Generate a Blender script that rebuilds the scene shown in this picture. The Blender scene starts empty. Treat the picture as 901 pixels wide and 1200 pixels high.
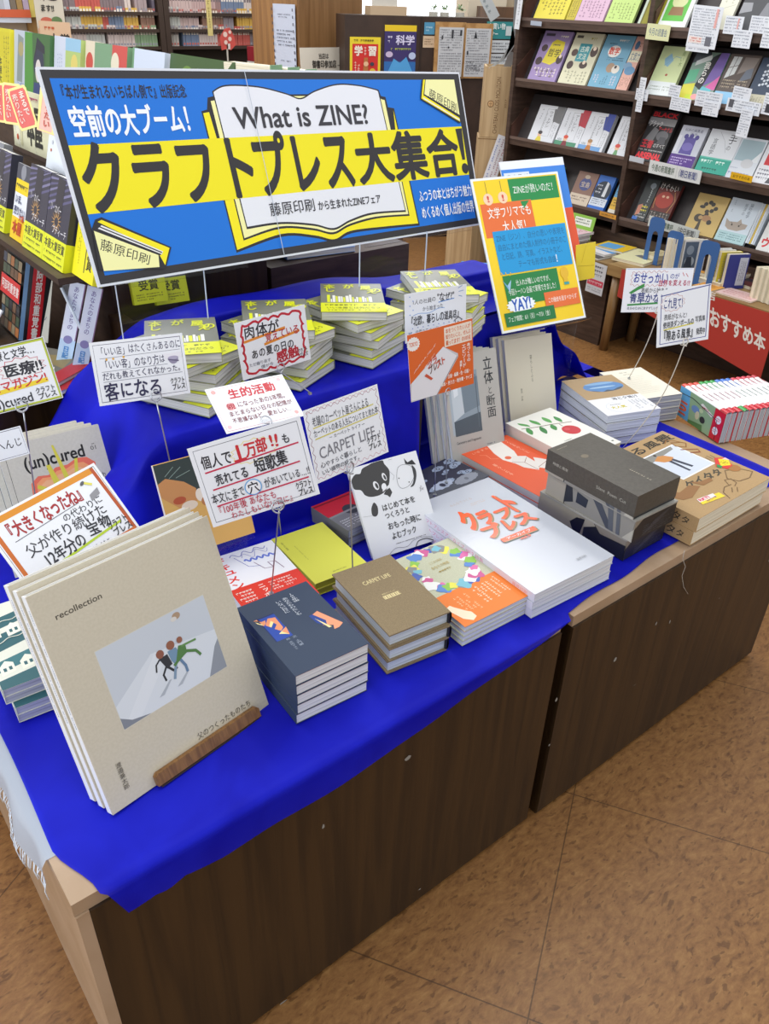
import bpy, math, random
from math import sin, cos, pi, radians
from mathutils import Matrix, Vector

scene = bpy.context.scene
COL = scene.collection

# ------------------------------------------------------------------ camera
F_PX = 950.0
PITCH, ROLL, HEAD = radians(32.55), radians(1.85), radians(-39.25)
EYE = Vector((0.0, 0.0, 1.5))


def camera_axes():
    fw = Vector((0, cos(PITCH), -sin(PITCH)))
    rt = Vector((1, 0, 0))
    up = rt.cross(fw)
    r2 = cos(ROLL) * rt + sin(ROLL) * up
    u2 = -sin(ROLL) * rt + cos(ROLL) * up
    Z = Matrix.Rotation(HEAD, 3, 'Z')
    return Z @ r2, Z @ u2, Z @ (-fw)


AX = camera_axes()
cam_data = bpy.data.cameras.new('camera')
cam_data.sensor_fit = 'VERTICAL'
cam_data.sensor_height = 36.0
cam_data.lens = 36.0 * F_PX / 1200.0
cam_data.clip_start = 0.02
cam_data.clip_end = 60
cam = bpy.data.objects.new('camera', cam_data)
COL.objects.link(cam)
cm = Matrix((AX[0], AX[1], AX[2])).transposed().to_4x4()
cm.translation = EYE
cam.matrix_world = cm
scene.camera = cam


def ray(px, py):
    return AX[0] * ((px - 450.5) / F_PX) + AX[1] * (-(py - 600.0) / F_PX) - AX[2]


def on_x(px, py, x):
    r = ray(px, py)
    return EYE + r * (x / r.x)


def on_y(px, py, y):
    r = ray(px, py)
    return EYE + r * (y / r.y)


def on_z(px, py, z):
    r = ray(px, py)
    return EYE + r * ((z - EYE.z) / r.z)


# ------------------------------------------------------------------ world, light, exposure
world = bpy.data.worlds.new('world')
scene.world = world
world.use_nodes = True
bg = world.node_tree.nodes['Background']
bg.inputs[0].default_value = (0.93, 0.96, 1.0, 1)
bg.inputs[1].default_value = 0.95


def area(name, loc, rot, sx, sy, power, col=(1, 0.98, 0.95)):
    l = bpy.data.lights.new(name, 'AREA')
    l.shape = 'RECTANGLE'
    l.size, l.size_y = sx, sy
    l.energy = power
    l.color = col
    o = bpy.data.objects.new(name, l)
    o.location = loc
    o.rotation_euler = rot
    COL.objects.link(o)
    return o


# rows of fluorescent ceiling fittings and the daylight from the shop window
area('ceiling_lamp', (0.2, 1.6, 2.75), (0, 0, 0), 0.35, 2.4, 17)
area('ceiling_lamp', (1.9, 1.6, 2.75), (0, 0, 0), 0.35, 2.4, 17)
area('ceiling_lamp', (3.2, 2.4, 2.75), (0, 0, 0), 0.35, 2.4, 20)
area('ceiling_lamp', (1.6, 5.0, 2.75), (0, 0, 0), 0.6, 3.0, 40)
area('ceiling_lamp', (4.6, 5.2, 2.75), (0, 0, 0), 0.6, 3.0, 40)
area('ceiling_lamp', (3.0, 7.4, 2.75), (0, 0, 0), 3.0, 0.5, 50)
area('window_daylight', (-2.6, 1.2, 1.9), (radians(90), 0, radians(-80)), 3.0, 1.6, 60, (0.9, 0.95, 1.0))

scene.view_settings.view_transform = 'Standard'
scene.view_settings.look = 'None'
scene.view_settings.gamma = 1.0
scene.view_settings.exposure = 0.0
scene.view_settings.use_curve_mapping = False
scene.cycles.max_bounces = 8
scene.cycles.transparent_max_bounces = 32

# ------------------------------------------------------------------ materials
MATS = {}


def lin(h):
    h = h.lstrip('#')
    c = [int(h[i:i + 2], 16) / 255 for i in (0, 2, 4)]
    return tuple((x / 12.92 if x <= 0.04045 else ((x + 0.055) / 1.055) ** 2.4) for x in c) + (1,)


def ink(h, rough=0.5, metal=0.0, coat=0.0):
    key = (h, rough, metal, coat)
    if key not in MATS:
        m = bpy.data.materials.new('paint_' + h.lstrip('#'))
        m.use_nodes = True
        b = m.node_tree.nodes['Principled BSDF']
        b.inputs['Base Color'].default_value = lin(h)
        b.inputs['Roughness'].default_value = rough
        b.inputs['Metallic'].default_value = metal
        b.inputs['Coat Weight'].default_value = coat
        b.inputs['Coat Roughness'].default_value = 0.15
        MATS[key] = m
    return MATS[key]


def nodes_mat(name, fn):
    if name not in MATS:
        m = bpy.data.materials.new(name)
        m.use_nodes = True
        fn(m.node_tree, m.node_tree.nodes['Principled BSDF'])
        MATS[name] = m
    return MATS[name]


def nd(t, typ, **kw):
    n = t.nodes.new(typ)
    for k, v in kw.items():
        setattr(n, k, v)
    return n


def ramp(t, stops):
    r = t.nodes.new('ShaderNodeValToRGB')
    el = r.color_ramp.elements
    while len(el) < len(stops):
        el.new(0.5)
    for e, (p, c) in zip(el, stops):
        e.position = p
        e.color = lin(c)
    return r


def coords(t, scale, rot=(0, 0, 0), kind='Object'):
    tc = t.nodes.new('ShaderNodeTexCoord')
    mp = t.nodes.new('ShaderNodeMapping')
    mp.inputs['Scale'].default_value = scale
    mp.inputs['Rotation'].default_value = rot
    t.links.new(tc.outputs[kind], mp.inputs[0])
    return mp


def wood(name, dark, light, scale, rough=0.45, bump=0.15, detail=6):
    def f(t, b):
        mp = coords(t, scale)
        n = nd(t, 'ShaderNodeTexNoise')
        n.inputs['Scale'].default_value = 3.0
        n.inputs['Detail'].default_value = detail
        n.inputs['Distortion'].default_value = 0.6
        t.links.new(mp.outputs[0], n.inputs['Vector'])
        r = ramp(t, [(0.36, dark), (0.62, light)])
        t.links.new(n.outputs['Fac'], r.inputs[0])
        t.links.new(r.outputs[0], b.inputs['Base Color'])
        b.inputs['Roughness'].default_value = rough
        bp = nd(t, 'ShaderNodeBump')
        bp.inputs['Strength'].default_value = bump
        bp.inputs['Distance'].default_value = 0.002
        t.links.new(n.outputs['Fac'], bp.inputs['Height'])
        t.links.new(bp.outputs[0], b.inputs['Normal'])
    return nodes_mat(name, f)


def paper_edge(name, base, line):
    def f(t, b):
        mp = coords(t, (6, 6, 900))
        n = nd(t, 'ShaderNodeTexNoise')
        n.inputs['Scale'].default_value = 1.0
        n.inputs['Detail'].default_value = 2
        t.links.new(mp.outputs[0], n.inputs['Vector'])
        r = ramp(t, [(0.35, line), (0.6, base)])
        t.links.new(n.outputs['Fac'], r.inputs[0])
        t.links.new(r.outputs[0], b.inputs['Base Color'])
        b.inputs['Roughness'].default_value = 0.8
    return nodes_mat(name, f)


def speckle(name, c1, c2, scale, rough=0.8, bump=0.1):
    def f(t, b):
        mp = coords(t, (1, 1, 1))
        n = nd(t, 'ShaderNodeTexNoise')
        n.inputs['Scale'].default_value = scale
        n.inputs['Detail'].default_value = 3
        t.links.new(mp.outputs[0], n.inputs['Vector'])
        r = ramp(t, [(0.38, c1), (0.62, c2)])
        t.links.new(n.outputs['Fac'], r.inputs[0])
        t.links.new(r.outputs[0], b.inputs['Base Color'])
        b.inputs['Roughness'].default_value = rough
        bp = nd(t, 'ShaderNodeBump')
        bp.inputs['Strength'].default_value = bump
        bp.inputs['Distance'].default_value = 0.0005
        t.links.new(n.outputs['Fac'], bp.inputs['Height'])
        t.links.new(bp.outputs[0], b.inputs['Normal'])
    return nodes_mat(name, f)


def cloth_mat(name, col, alpha, trans, col2=None):
    def f(t, b):
        out = t.nodes['Material Output']
        b.inputs['Base Color'].default_value = lin(col)
        b.inputs['Roughness'].default_value = 0.55
        b.inputs['Specular IOR Level'].default_value = 0.2
        tl = nd(t, 'ShaderNodeBsdfTranslucent')
        tl.inputs[0].default_value = lin(col)
        mv = coords(t, (1, 1, 1))
        nv = nd(t, 'ShaderNodeTexNoise')
        nv.inputs['Scale'].default_value = 6.0
        nv.inputs['Detail'].default_value = 3
        nv.inputs['Distortion'].default_value = 0.8
        t.links.new(mv.outputs[0], nv.inputs['Vector'])
        rv = ramp(t, [(0.35, col), (0.68, col2 or col)])
        t.links.new(nv.outputs['Fac'], rv.inputs[0])
        t.links.new(rv.outputs[0], b.inputs['Base Color'])
        mx = nd(t, 'ShaderNodeMixShader')
        mx.inputs[0].default_value = trans
        t.links.new(b.outputs[0], mx.inputs[1])
        t.links.new(tl.outputs[0], mx.inputs[2])
        tp = nd(t, 'ShaderNodeBsdfTransparent')
        tp.inputs[0].default_value = (0.45, 0.5, 1, 1)
        m2 = nd(t, 'ShaderNodeMixShader')
        m2.inputs[0].default_value = 1 - alpha
        t.links.new(mx.outputs[0], m2.inputs[1])
        t.links.new(tp.outputs[0], m2.inputs[2])
        t.links.new(m2.outputs[0], out.inputs[0])
        # fine weave
        mp = coords(t, (1, 1, 1))
        n = nd(t, 'ShaderNodeTexNoise')
        n.inputs['Scale'].default_value = 420
        t.links.new(mp.outputs[0], n.inputs['Vector'])
        bp = nd(t, 'ShaderNodeBump')
        bp.inputs['Strength'].default_value = 0.2
        bp.inputs['Distance'].default_value = 0.001
        t.links.new(n.outputs['Fac'], bp.inputs['Height'])
        t.links.new(bp.outputs[0], b.inputs['Normal'])
    return nodes_mat(name, f)


def clear_mat():
    def f(t, b):
        out = t.nodes['Material Output']
        tp = nd(t, 'ShaderNodeBsdfTransparent')
        tp.inputs[0].default_value = (0.97, 0.98, 1, 1)
        gl = nd(t, 'ShaderNodeBsdfGlossy')
        gl.inputs['Roughness'].default_value = 0.06
        fr = nd(t, 'ShaderNodeFresnel')
        fr.inputs['IOR'].default_value = 1.3
        mx = nd(t, 'ShaderNodeMixShader')
        ge = nd(t, 'ShaderNodeNewGeometry')
        iv = nd(t, 'ShaderNodeMath', operation='SUBTRACT')
        iv.inputs[0].default_value = 1.0
        t.links.new(ge.outputs['Backfacing'], iv.inputs[1])
        ml = nd(t, 'ShaderNodeMath', operation='MULTIPLY')
        t.links.new(fr.outputs[0], ml.inputs[0])
        t.links.new(iv.outputs[0], ml.inputs[1])
        t.links.new(ml.outputs[0], mx.inputs[0])
        t.links.new(tp.outputs[0], mx.inputs[1])
        t.links.new(gl.outputs[0], mx.inputs[2])
        t.links.new(mx.outputs[0], out.inputs[0])
    return nodes_mat('clear_acrylic', f)


def glow(name, col, s):
    def f(t, b):
        b.inputs['Base Color'].default_value = (0.8, 0.8, 0.8, 1)
        b.inputs['Emission Color'].default_value = lin(col)
        b.inputs['Emission Strength'].default_value = s
    return nodes_mat(name, f)


def floor_mat():
    ang = radians(FLOOR_ANGLE)

    def f(t, b):
        mp = coords(t, (1, 1, 1), (0, 0, 0))
        # cork like burl
        warp = nd(t, 'ShaderNodeTexNoise')
        warp.inputs['Scale'].default_value = 7
        warp.inputs['Detail'].default_value = 4
        t.links.new(mp.outputs[0], warp.inputs['Vector'])
        mul = nd(t, 'ShaderNodeVectorMath', operation='SCALE')
        mul.inputs['Scale'].default_value = 0.07
        t.links.new(warp.outputs['Color'], mul.inputs[0])
        add = nd(t, 'ShaderNodeVectorMath', operation='ADD')
        t.links.new(mp.outputs[0], add.inputs[0])
        t.links.new(mul.outputs[0], add.inputs[1])
        st = nd(t, 'ShaderNodeMapping')
        st.inputs['Scale'].default_value = (1, 2.2, 1)
        t.links.new(add.outputs[0], st.inputs[0])
        n1 = nd(t, 'ShaderNodeTexNoise')
        n1.inputs['Scale'].default_value = 42
        n1.inputs['Detail'].default_value = 6
        n1.inputs['Roughness'].default_value = 0.7
        t.links.new(st.outputs[0], n1.inputs['Vector'])
        r1 = ramp(t, [(0.28, '#664424'), (0.45, '#845b33'), (0.60, '#93693c'), (0.78, '#a57b4b')])
        t.links.new(n1.outputs['Fac'], r1.inputs[0])
        n2 = nd(t, 'ShaderNodeTexNoise')
        n2.inputs['Scale'].default_value = 46
        n2.inputs['Detail'].default_value = 2
        t.links.new(st.outputs[0], n2.inputs['Vector'])
        r2 = ramp(t, [(0.34, '#ffffff'), (0.385, '#000000')])
        t.links.new(n2.outputs['Fac'], r2.inputs[0])
        fl = nd(t, 'ShaderNodeMix', data_type='RGBA')
        fl.inputs['B'].default_value = lin('#553519')
        m8 = nd(t, 'ShaderNodeMath', operation='MULTIPLY')
        m8.inputs[1].default_value = 0.6
        t.links.new(r2.outputs[0], m8.inputs[0])
        t.links.new(m8.outputs[0], fl.inputs['Factor'])
        t.links.new(r1.outputs[0], fl.inputs['A'])
        # tile seams
        rm = coords(t, (1, 1, 1), (0, 0, -ang))
        off = nd(t, 'ShaderNodeVectorMath', operation='ADD')
        c, s = cos(-ang), sin(-ang)
        ox, oy = FLOOR_ORIGIN
        off.inputs[1].default_value = (-(c * ox - s * oy), -(s * ox + c * oy), 0)
        t.links.new(rm.outputs[0], off.inputs[0])
        sep = nd(t, 'ShaderNodeSeparateXYZ')
        t.links.new(off.outputs[0], sep.inputs[0])
        edges = []
        for k in (0, 1):
            dv = nd(t, 'ShaderNodeMath', operation='DIVIDE')
            dv.inputs[1].default_value = 0.505
            t.links.new(sep.outputs[k], dv.inputs[0])
            a = nd(t, 'ShaderNodeMath', operation='ADD')
            a.inputs[1].default_value = 0.5
            t.links.new(dv.outputs[0], a.inputs[0])
            fr = nd(t, 'ShaderNodeMath', operation='FRACT')
            t.links.new(a.outputs[0], fr.inputs[0])
            sb = nd(t, 'ShaderNodeMath', operation='SUBTRACT')
            sb.inputs[1].default_value = 0.5
            t.links.new(fr.outputs[0], sb.inputs[0])
            ab = nd(t, 'ShaderNodeMath', operation='ABSOLUTE')
            t.links.new(sb.outputs[0], ab.inputs[0])
            lt = nd(t, 'ShaderNodeMath', operation='LESS_THAN')
            lt.inputs[1].default_value = 0.0026
            t.links.new(ab.outputs[0], lt.inputs[0])
            edges.append(lt)
        mxm = nd(t, 'ShaderNodeMath', operation='MAXIMUM')
        t.links.new(edges[0].outputs[0], mxm.inputs[0])
        t.links.new(edges[1].outputs[0], mxm.inputs[1])
        sm = nd(t, 'ShaderNodeMath', operation='MULTIPLY')
        sm.inputs[1].default_value = 0.7
        t.links.new(mxm.outputs[0], sm.inputs[0])
        fm = nd(t, 'ShaderNodeMix', data_type='RGBA')
        fm.inputs['B'].default_value = lin('#3a2410')
        t.links.new(sm.outputs[0], fm.inputs['Factor'])
        t.links.new(fl.outputs['Result'], fm.inputs['A'])
        t.links.new(fm.outputs['Result'], b.inputs['Base Color'])
        b.inputs['Roughness'].default_value = 0.38
        b.inputs['Specular IOR Level'].default_value = 0.4
    return nodes_mat('cork_tile_floor', f)


FLOOR_ANGLE = math.degrees(math.atan2(0.299 - 0.647, 1.317 - 1.103))
FLOOR_ORIGIN = (1.103, 0.647)

PAGE = paper_edge('page_edges', '#e9e8e4', '#c9c8c6')
PAGE_CREAM = paper_edge('cream_page_edges', '#efe6cf', '#d3c8ac')
PAGE_GREY = paper_edge('grey_page_edges', '#bdbdc0', '#8f9094')
WHITE = ink('#ecebe8', 0.5)
CLEAR = clear_mat()
STEEL = ink('#b9bcc2', 0.3, 0.9)
DARKWOOD = wood('dark_wood_laminate', '#281a0c', '#3a2712', (14, 14, 0.7), 0.42, 0.5)
CASEWOOD = wood('bookcase_wood', '#3a2a22', '#4c3a30', (3, 3, 20), 0.45, 0.1)
BEIGE = wood('beige_edge_band', '#a3876a', '#b0957a', (3, 3, 3), 0.4, 0.0)
OAK = wood('oak_veneer', '#8a6238', '#a67a48', (9, 9, 0.5), 0.5, 0.1)
PINE = wood('pine_board', '#ad9068', '#c4a981', (14, 14, 0.8), 0.6, 0.1)

# ------------------------------------------------------------------ mesh building
class MB:
    def __init__(self):
        self.v, self.f, self.m, self.mats, self.smooth = [], [], [], [], set()

    def slot(self, mat):
        if mat not in self.mats:
            self.mats.append(mat)
        return self.mats.index(mat)

    def add(self, vs, fs, mat, M=None, smooth=False):
        o = len(self.v)
        s = self.slot(mat)
        for p in vs:
            p = Vector(p)
            if M is not None:
                p = M @ p
            self.v.append(p)
        for f in fs:
            if smooth:
                self.smooth.add(len(self.f))
            self.f.append([i + o for i in f])
            self.m.append(s)
        return self

    def box(self, x0, x1, y0, y1, z0, z1, mat, M=None):
        vs = [(x, y, z) for z in (z0, z1) for y in (y0, y1) for x in (x0, x1)]
        fs = [(0, 2, 3, 1), (4, 5, 7, 6), (0, 1, 5, 4), (2, 6, 7, 3), (0, 4, 6, 2), (1, 3, 7, 5)]
        return self.add(vs, fs, mat, M)

    def prism(self, poly, z0, z1, mat, M=None):
        n = len(poly)
        vs = [(x, y, z0) for x, y in poly] + [(x, y, z1) for x, y in poly]
        fs = [tuple(range(n - 1, -1, -1)), tuple(range(n, 2 * n))]
        fs += [(i, (i + 1) % n, n + (i + 1) % n, n + i) for i in range(n)]
        return self.add(vs, fs, mat, M)

    def tube(self, path, r, mat, n=8, M=None, closed=False, cap=True):
        path = [Vector(p) for p in path]
        vs, fs = [], []
        L = len(path)
        prev = None
        for i, p in enumerate(path):
            a = path[(i - 1) % L] if (i > 0 or closed) else p
            b = path[(i + 1) % L] if (i < L - 1 or closed) else p
            d = (b - a).normalized()
            if prev is None:
                ref = Vector((0, 0, 1)) if abs(d.z) < 0.9 else Vector((1, 0, 0))
                s = d.cross(ref).normalized()
            else:
                s = (prev - d * prev.dot(d)).normalized()
            prev = s
            u = s.cross(d)
            rr = r[i] if isinstance(r, (list, tuple)) else r
            for k in range(n):
                t = 2 * pi * k / n
                vs.append(p + s * (cos(t) * rr) + u * (sin(t) * rr))
        for i in range(L if closed else L - 1):
            j = (i + 1) % L
            for k in range(n):
                fs.append((i * n + k, i * n + (k + 1) % n, j * n + (k + 1) % n, j * n + k))
        if cap and not closed:
            fs.append(tuple(range(n - 1, -1, -1)))
            fs.append(tuple(range((L - 1) * n, L * n)))
        return self.add(vs, fs, mat, M, True)

    def mesh(self, name):
        me = bpy.data.meshes.new(name)
        me.from_pydata([tuple(p) for p in self.v], [], self.f)
        for m in self.mats:
            me.materials.append(m)
        me.polygons.foreach_set('material_index', self.m)
        if self.smooth:
            fl = [False] * len(self.f)
            for i in self.smooth:
                fl[i] = True
            me.polygons.foreach_set('use_smooth', fl)
        me.update()
        return me

    def build(self, name, parent=None, M=None):
        o = bpy.data.objects.new(name, self.mesh(name))
        COL.objects.link(o)
        if parent:
            o.parent = parent
        if M is not None:
            if parent:
                o.matrix_local = M
            else:
                o.matrix_world = M
        return o


def tag(o, label, cat, group=None):
    o['label'] = label
    o['category'] = cat
    if group:
        o['group'] = group
    return o


def thing(name, label, cat, M=None, group=None):
    o = bpy.data.objects.new(name, None)
    o.empty_display_size = 0.02
    COL.objects.link(o)
    if M is not None:
        o.matrix_world = M
    return tag(o, label, cat, group)


def struct(o):
    o['kind'] = 'structure'
    return o


# ------------------------------------------------------------------ lettering and flat artwork
GL = {}


def glyph(ch, off):
    k = (ch, off)
    if k not in GL:
        def raw(s, o):
            cu = bpy.data.curves.new('g', 'FONT')
            cu.body = s
            cu.size = 1
            cu.resolution_u = 4
            cu.offset = o
            ob = bpy.data.objects.new('g', cu)
            me = bpy.data.meshes.new_from_object(ob)
            vs = [(v.co.x, v.co.y) for v in me.vertices]
            fs = [tuple(p.vertices) for p in me.polygons]
            bpy.data.objects.remove(ob)
            bpy.data.meshes.remove(me)
            bpy.data.curves.remove(cu)
            return vs, fs
        vs, fs = raw(ch, off)
        if ord(ch) > 0x2e00:
            adv = 1.0
        elif ch == ' ':
            adv = 0.3
        else:
            bar = max(v[0] for v in raw('|', 0)[0])
            adv = max(v[0] for v in raw(ch + '|', 0)[0]) - bar
        GL[k] = (vs, fs, adv)
    return GL[k]


SMALL = set('、。ゃゅょっァィゥェォャュョッ')
TURN = set('ー〜（）「」『』()…-')


class Sheet:
    """flat artwork on a w x h rectangle; coordinates run 0..1 right and up"""
    def __init__(self, mb, w, h, M=None, step=0.00003, rough=0.5, coat=0.0):
        self.mb, self.w, self.h, self.M, self.z, self.step = mb, w, h, M, step, step
        self.rough, self.coat = rough, coat
        self.rnd = random.Random(7)

    def up(self):
        z = self.z
        self.z += self.step
        return z

    def mat(self, c):
        return ink(c, self.rough, 0.0, self.coat)

    def poly(self, pts, col):
        z = self.up()
        self.mb.add([(x * self.w, y * self.h, z) for x, y in pts], [tuple(range(len(pts)))], self.mat(col), self.M)

    def rect(self, x0, y0, x1, y1, col):
        self.poly([(x0, y0), (x1, y0), (x1, y1), (x0, y1)], col)

    def ell(self, cx, cy, rx, ry, col, n=22, rot=0.0):
        """radii are fractions of the height"""
        a = self.h / self.w
        P = []
        for i in range(n):
            t = 2 * pi * i / n
            x, y = cos(t) * rx, sin(t) * ry
            P.append((cx + (x * cos(rot) - y * sin(rot)) * a, cy + x * sin(rot) + y * cos(rot)))
        self.poly(P, col)

    def line(self, pts, wd, col, closed=False):
        z = self.up()
        W, H = self.w, self.h
        hw = wd * H / 2
        P = [Vector((x * W, y * H)) for x, y in pts]
        n = len(P)
        L, R = [], []
        for i, p in enumerate(P):
            a = P[(i - 1) % n] if (i > 0 or closed) else p
            b = P[(i + 1) % n] if (i < n - 1 or closed) else p
            d = (b - a)
            if d.length < 1e-9:
                d = Vector((1, 0))
            d.normalize()
            k = Vector((-d.y, d.x)) * hw
            if i > 0 and i < n - 1 or closed:
                d1 = (p - a).normalized()
                c = max(0.5, abs(d1.dot(d)))
                k = k / c
            L.append((*(p + k), z))
            R.append((*(p - k), z))
        vs = L + R
        fs = [(i, n + i, n + (i + 1) % n, (i + 1) % n) for i in range(n if closed else n - 1)]
        self.mb.add(vs, fs, self.mat(col), self.M)

    def text(self, s, x0, y0, x1, y1, col, b=0.0, hand=0.0, v=False, sk=0.0, rise=0.0, q=None, tight=False):
        """fit the string into the box (v: top to bottom); q: four corners BL,BR,TR,TL instead of the box"""
        z = self.up()
        mat = self.mat(col)
        W, H = self.w, self.h
        rnd = self.rnd
        if q:
            q = [Vector((x * W, y * H)) for x, y in q]
        ax, ay, bx, by = x0 * W, y0 * H, x1 * W, y1 * H
        gl = [glyph(c, 0.0) for c in s]
        allv, allf = [], []
        if v:
            n = len(s)
            for i, (c, (gv, gf, adv)) in enumerate(zip(s, gl)):
                o = len(allv)
                r = hand * (rnd.random() - 0.5) * 0.3
                for X, Y in gv:
                    X, Y = X - adv / 2, Y - 0.38
                    if c in TURN:
                        X, Y = Y, -X
                    if c in SMALL:
                        X, Y = X + 0.15, Y + 0.15
                    X, Y = X * cos(r) - Y * sin(r), X * sin(r) + Y * cos(r)
                    allv.append((X + 0.5, (n - i - 0.5 + Y) / n))
                allf += [tuple(k + o for k in f) for f in gf]
        else:
            cjk = any(ord(c) > 0x2e00 for c in s)
            lo, hi = (-0.09, 0.86) if cjk else (0.0, 0.72)
            if tight:
                ys_ = [p[1] for g in gl for p in g[0]]
                lo, hi = min(ys_), max(ys_)
            tot = sum(g[2] for g in gl)
            pen = 0.0
            for c, (gv, gf, adv) in zip(s, gl):
                o = len(allv)
                r = hand * (rnd.random() - 0.5) * 0.35
                sc = 1 + hand * (rnd.random() - 0.5) * 0.3
                dy = hand * (rnd.random() - 0.5) * 0.14
                for X, Y in gv:
                    X, Y = (X - adv / 2) * sc, (Y - 0.38) * sc
                    X, Y = X * cos(r) - Y * sin(r), X * sin(r) + Y * cos(r)
                    Y += 0.38 + dy
                    X += sk * Y
                    allv.append(((X + adv / 2 + pen) / tot, (Y - lo) / (hi - lo)))
                allf += [tuple(k + o for k in f) for f in gf]
                pen += adv
        # heavier strokes: repeat the outlines shifted by the stroke gain
        if v:
            em = (1.0, 1.0 / max(1, len(s)))
        else:
            em = (1.0 / max(tot, 1e-6), 1.0 / (hi - lo))
        if b > 0.002:
            k = 4 if b < 0.012 else 8
            sh = [(0.0, 0.0)] + [(b * cos(2 * pi * i / k + .3) * em[0], b * sin(2 * pi * i / k + .3) * em[1]) for i in range(k)]
        else:
            sh = [(0.0, 0.0)]
        for sx, sy in sh:
            out = []
            for X, Y in allv:
                X, Y = X + sx, Y + sy
                if q:
                    p = (q[0] * (1 - X) + q[1] * X) * (1 - Y) + (q[3] * (1 - X) + q[2] * X) * Y
                    out.append((p.x, p.y, z))
                else:
                    out.append((ax + X * (bx - ax), ay + (Y + rise * X) * (by - ay), z))
            self.mb.add(out, allf, mat, self.M)
            z += 0.000008 if self.step < .0001 else self.step * .15
        self.z = max(self.z, z + self.step * .3)

    def fine(self, x0, y0, x1, y1, n, col, v=False, dens=0.85):
        """rows of print too small to read"""
        z = self.up()
        W, H = self.w, self.h
        vs, fs = [], []
        rnd = self.rnd

        def r(a, b, c, d):
            o = len(vs)
            vs.extend([(a, b, z), (c, b, z), (c, d, z), (a, d, z)])
            fs.append((o, o + 1, o + 2, o + 3))
        X0, Y0, X1, Y1 = x0 * W, y0 * H, x1 * W, y1 * H
        if not v:
            ph = (Y1 - Y0) / n
            for i in range(n):
                yb = Y1 - (i + 0.85) * ph
                ch = ph * 0.62
                x = X0
                end = X1 if rnd.random() < 0.7 else X0 + (X1 - X0) * rnd.uniform(0.6, 1)
                while x + ch < end:
                    if rnd.random() < dens:
                        k = ch * 0.16
                        r(x, yb + ch * rnd.uniform(0.3, 0.8), x + ch * 0.85, yb + ch * 0.16 + ch * 0.8)
                        a = x + ch * rnd.uniform(0.1, 0.6)
                        r(a, yb, a + k, yb + ch)
                    x += ch * 1.08
        else:
            pw = (X1 - X0) / n
            for i in range(n):
                xb = X1 - (i + 0.85) * pw
                cw = pw * 0.62
                y = Y1
                end = Y0 if rnd.random() < 0.7 else Y1 - (Y1 - Y0) * rnd.uniform(0.5, 1)
                while y - cw > end:
                    if rnd.random() < dens:
                        k = cw * 0.16
                        yy = y - cw * rnd.uniform(0.2, 0.8)
                        r(xb, yy - k, xb + cw, yy)
                        a = xb + cw * rnd.uniform(0.2, 0.7)
                        r(a, y - cw * 0.9, a + k * 1.2, y)
                    y -= cw * 1.08
        if fs:
            self.mb.add(vs, fs, self.mat(col), self.M)

    def frame(self, m, wd, col):
        a = self.h / self.w
        self.line([(m * a, m), (1 - m * a, m), (1 - m * a, 1 - m), (m * a, 1 - m)], wd, col, True)

    def draw(self, ops):
        for o in ops:
            k = o[0]
            if k == 'r':
                self.rect(*o[1:])
            elif k == 'p':
                self.poly(*o[1:])
            elif k == 'e':
                self.ell(*o[1:])
            elif k == 'l':
                self.line(*o[1:])
            elif k == 't':
                kw = o[7] if len(o) > 7 else {}
                self.text(*o[1:7], **kw)
            elif k == 'g':
                self.fine(*o[1:])
            elif k == 'f':
                self.frame(*o[1:])
        return self


def spl(pts, n=6, closed=False):
    """smooth curve through the points"""
    P = [Vector(p) for p in pts]
    N = len(P)
    out = []
    for i in range(N if closed else N - 1):
        p0, p1, p2, p3 = (P[(i - 1) % N] if closed or i else P[0]), P[i], P[(i + 1) % N], (P[(i + 2) % N] if closed or i < N - 2 else P[N - 1])
        for k in range(n):
            t = k / n
            q = .5 * (2 * p1 + (p2 - p0) * t + (2 * p0 - 5 * p1 + 4 * p2 - p3) * t * t + (3 * p1 - p0 - 3 * p2 + p3) * t ** 3)
            out.append((q.x, q.y))
    if not closed:
        out.append(tuple(P[-1]))
    return out


def burst(cx, cy, rx, ry, n, a=0.8, asp=1.0):
    return [(cx + cos(pi * i / n) * rx * (1 if i % 2 else a), cy + sin(pi * i / n) * ry * (1 if i % 2 else a)) for i in range(2 * n)]


def wave(x0, y0, x1, y1, n, amp, k=40):
    P = []
    dx, dy = x1 - x0, y1 - y0
    L = math.hypot(dx, dy)
    for i in range(k + 1):
        t = i / k
        s = amp * sin(2 * pi * n * t)
        P.append((x0 + dx * t - dy / L * s, y0 + dy * t + dx / L * s))
    return P


# ------------------------------------------------------------------ placing helpers
def pose(x, y, z, az, ga, ta):
    """lower left corner, heading of the bottom edge, roll in plane, lean back (degrees)"""
    a, g, t = radians(az), radians(ga), radians(ta)
    u = Vector((cos(a), sin(a), 0))
    n0 = Vector((sin(a), -cos(a), 0))
    v = cos(t) * Vector((0, 0, 1)) - sin(t) * n0
    n = u.cross(v)
    U = cos(g) * u + sin(g) * v
    V = -sin(g) * u + cos(g) * v
    M = Matrix((U, V, n)).transposed().to_4x4()
    M.translation = (x, y, z)
    return M


def flat(x, y, z, a):
    return Matrix.Translation((x, y, z)) @ Matrix.Rotation(radians(a), 4, 'Z')


TZ = lambda z: Matrix.Translation((0, 0, z))

# ------------------------------------------------------------------ books
BOOKS = {}


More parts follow.
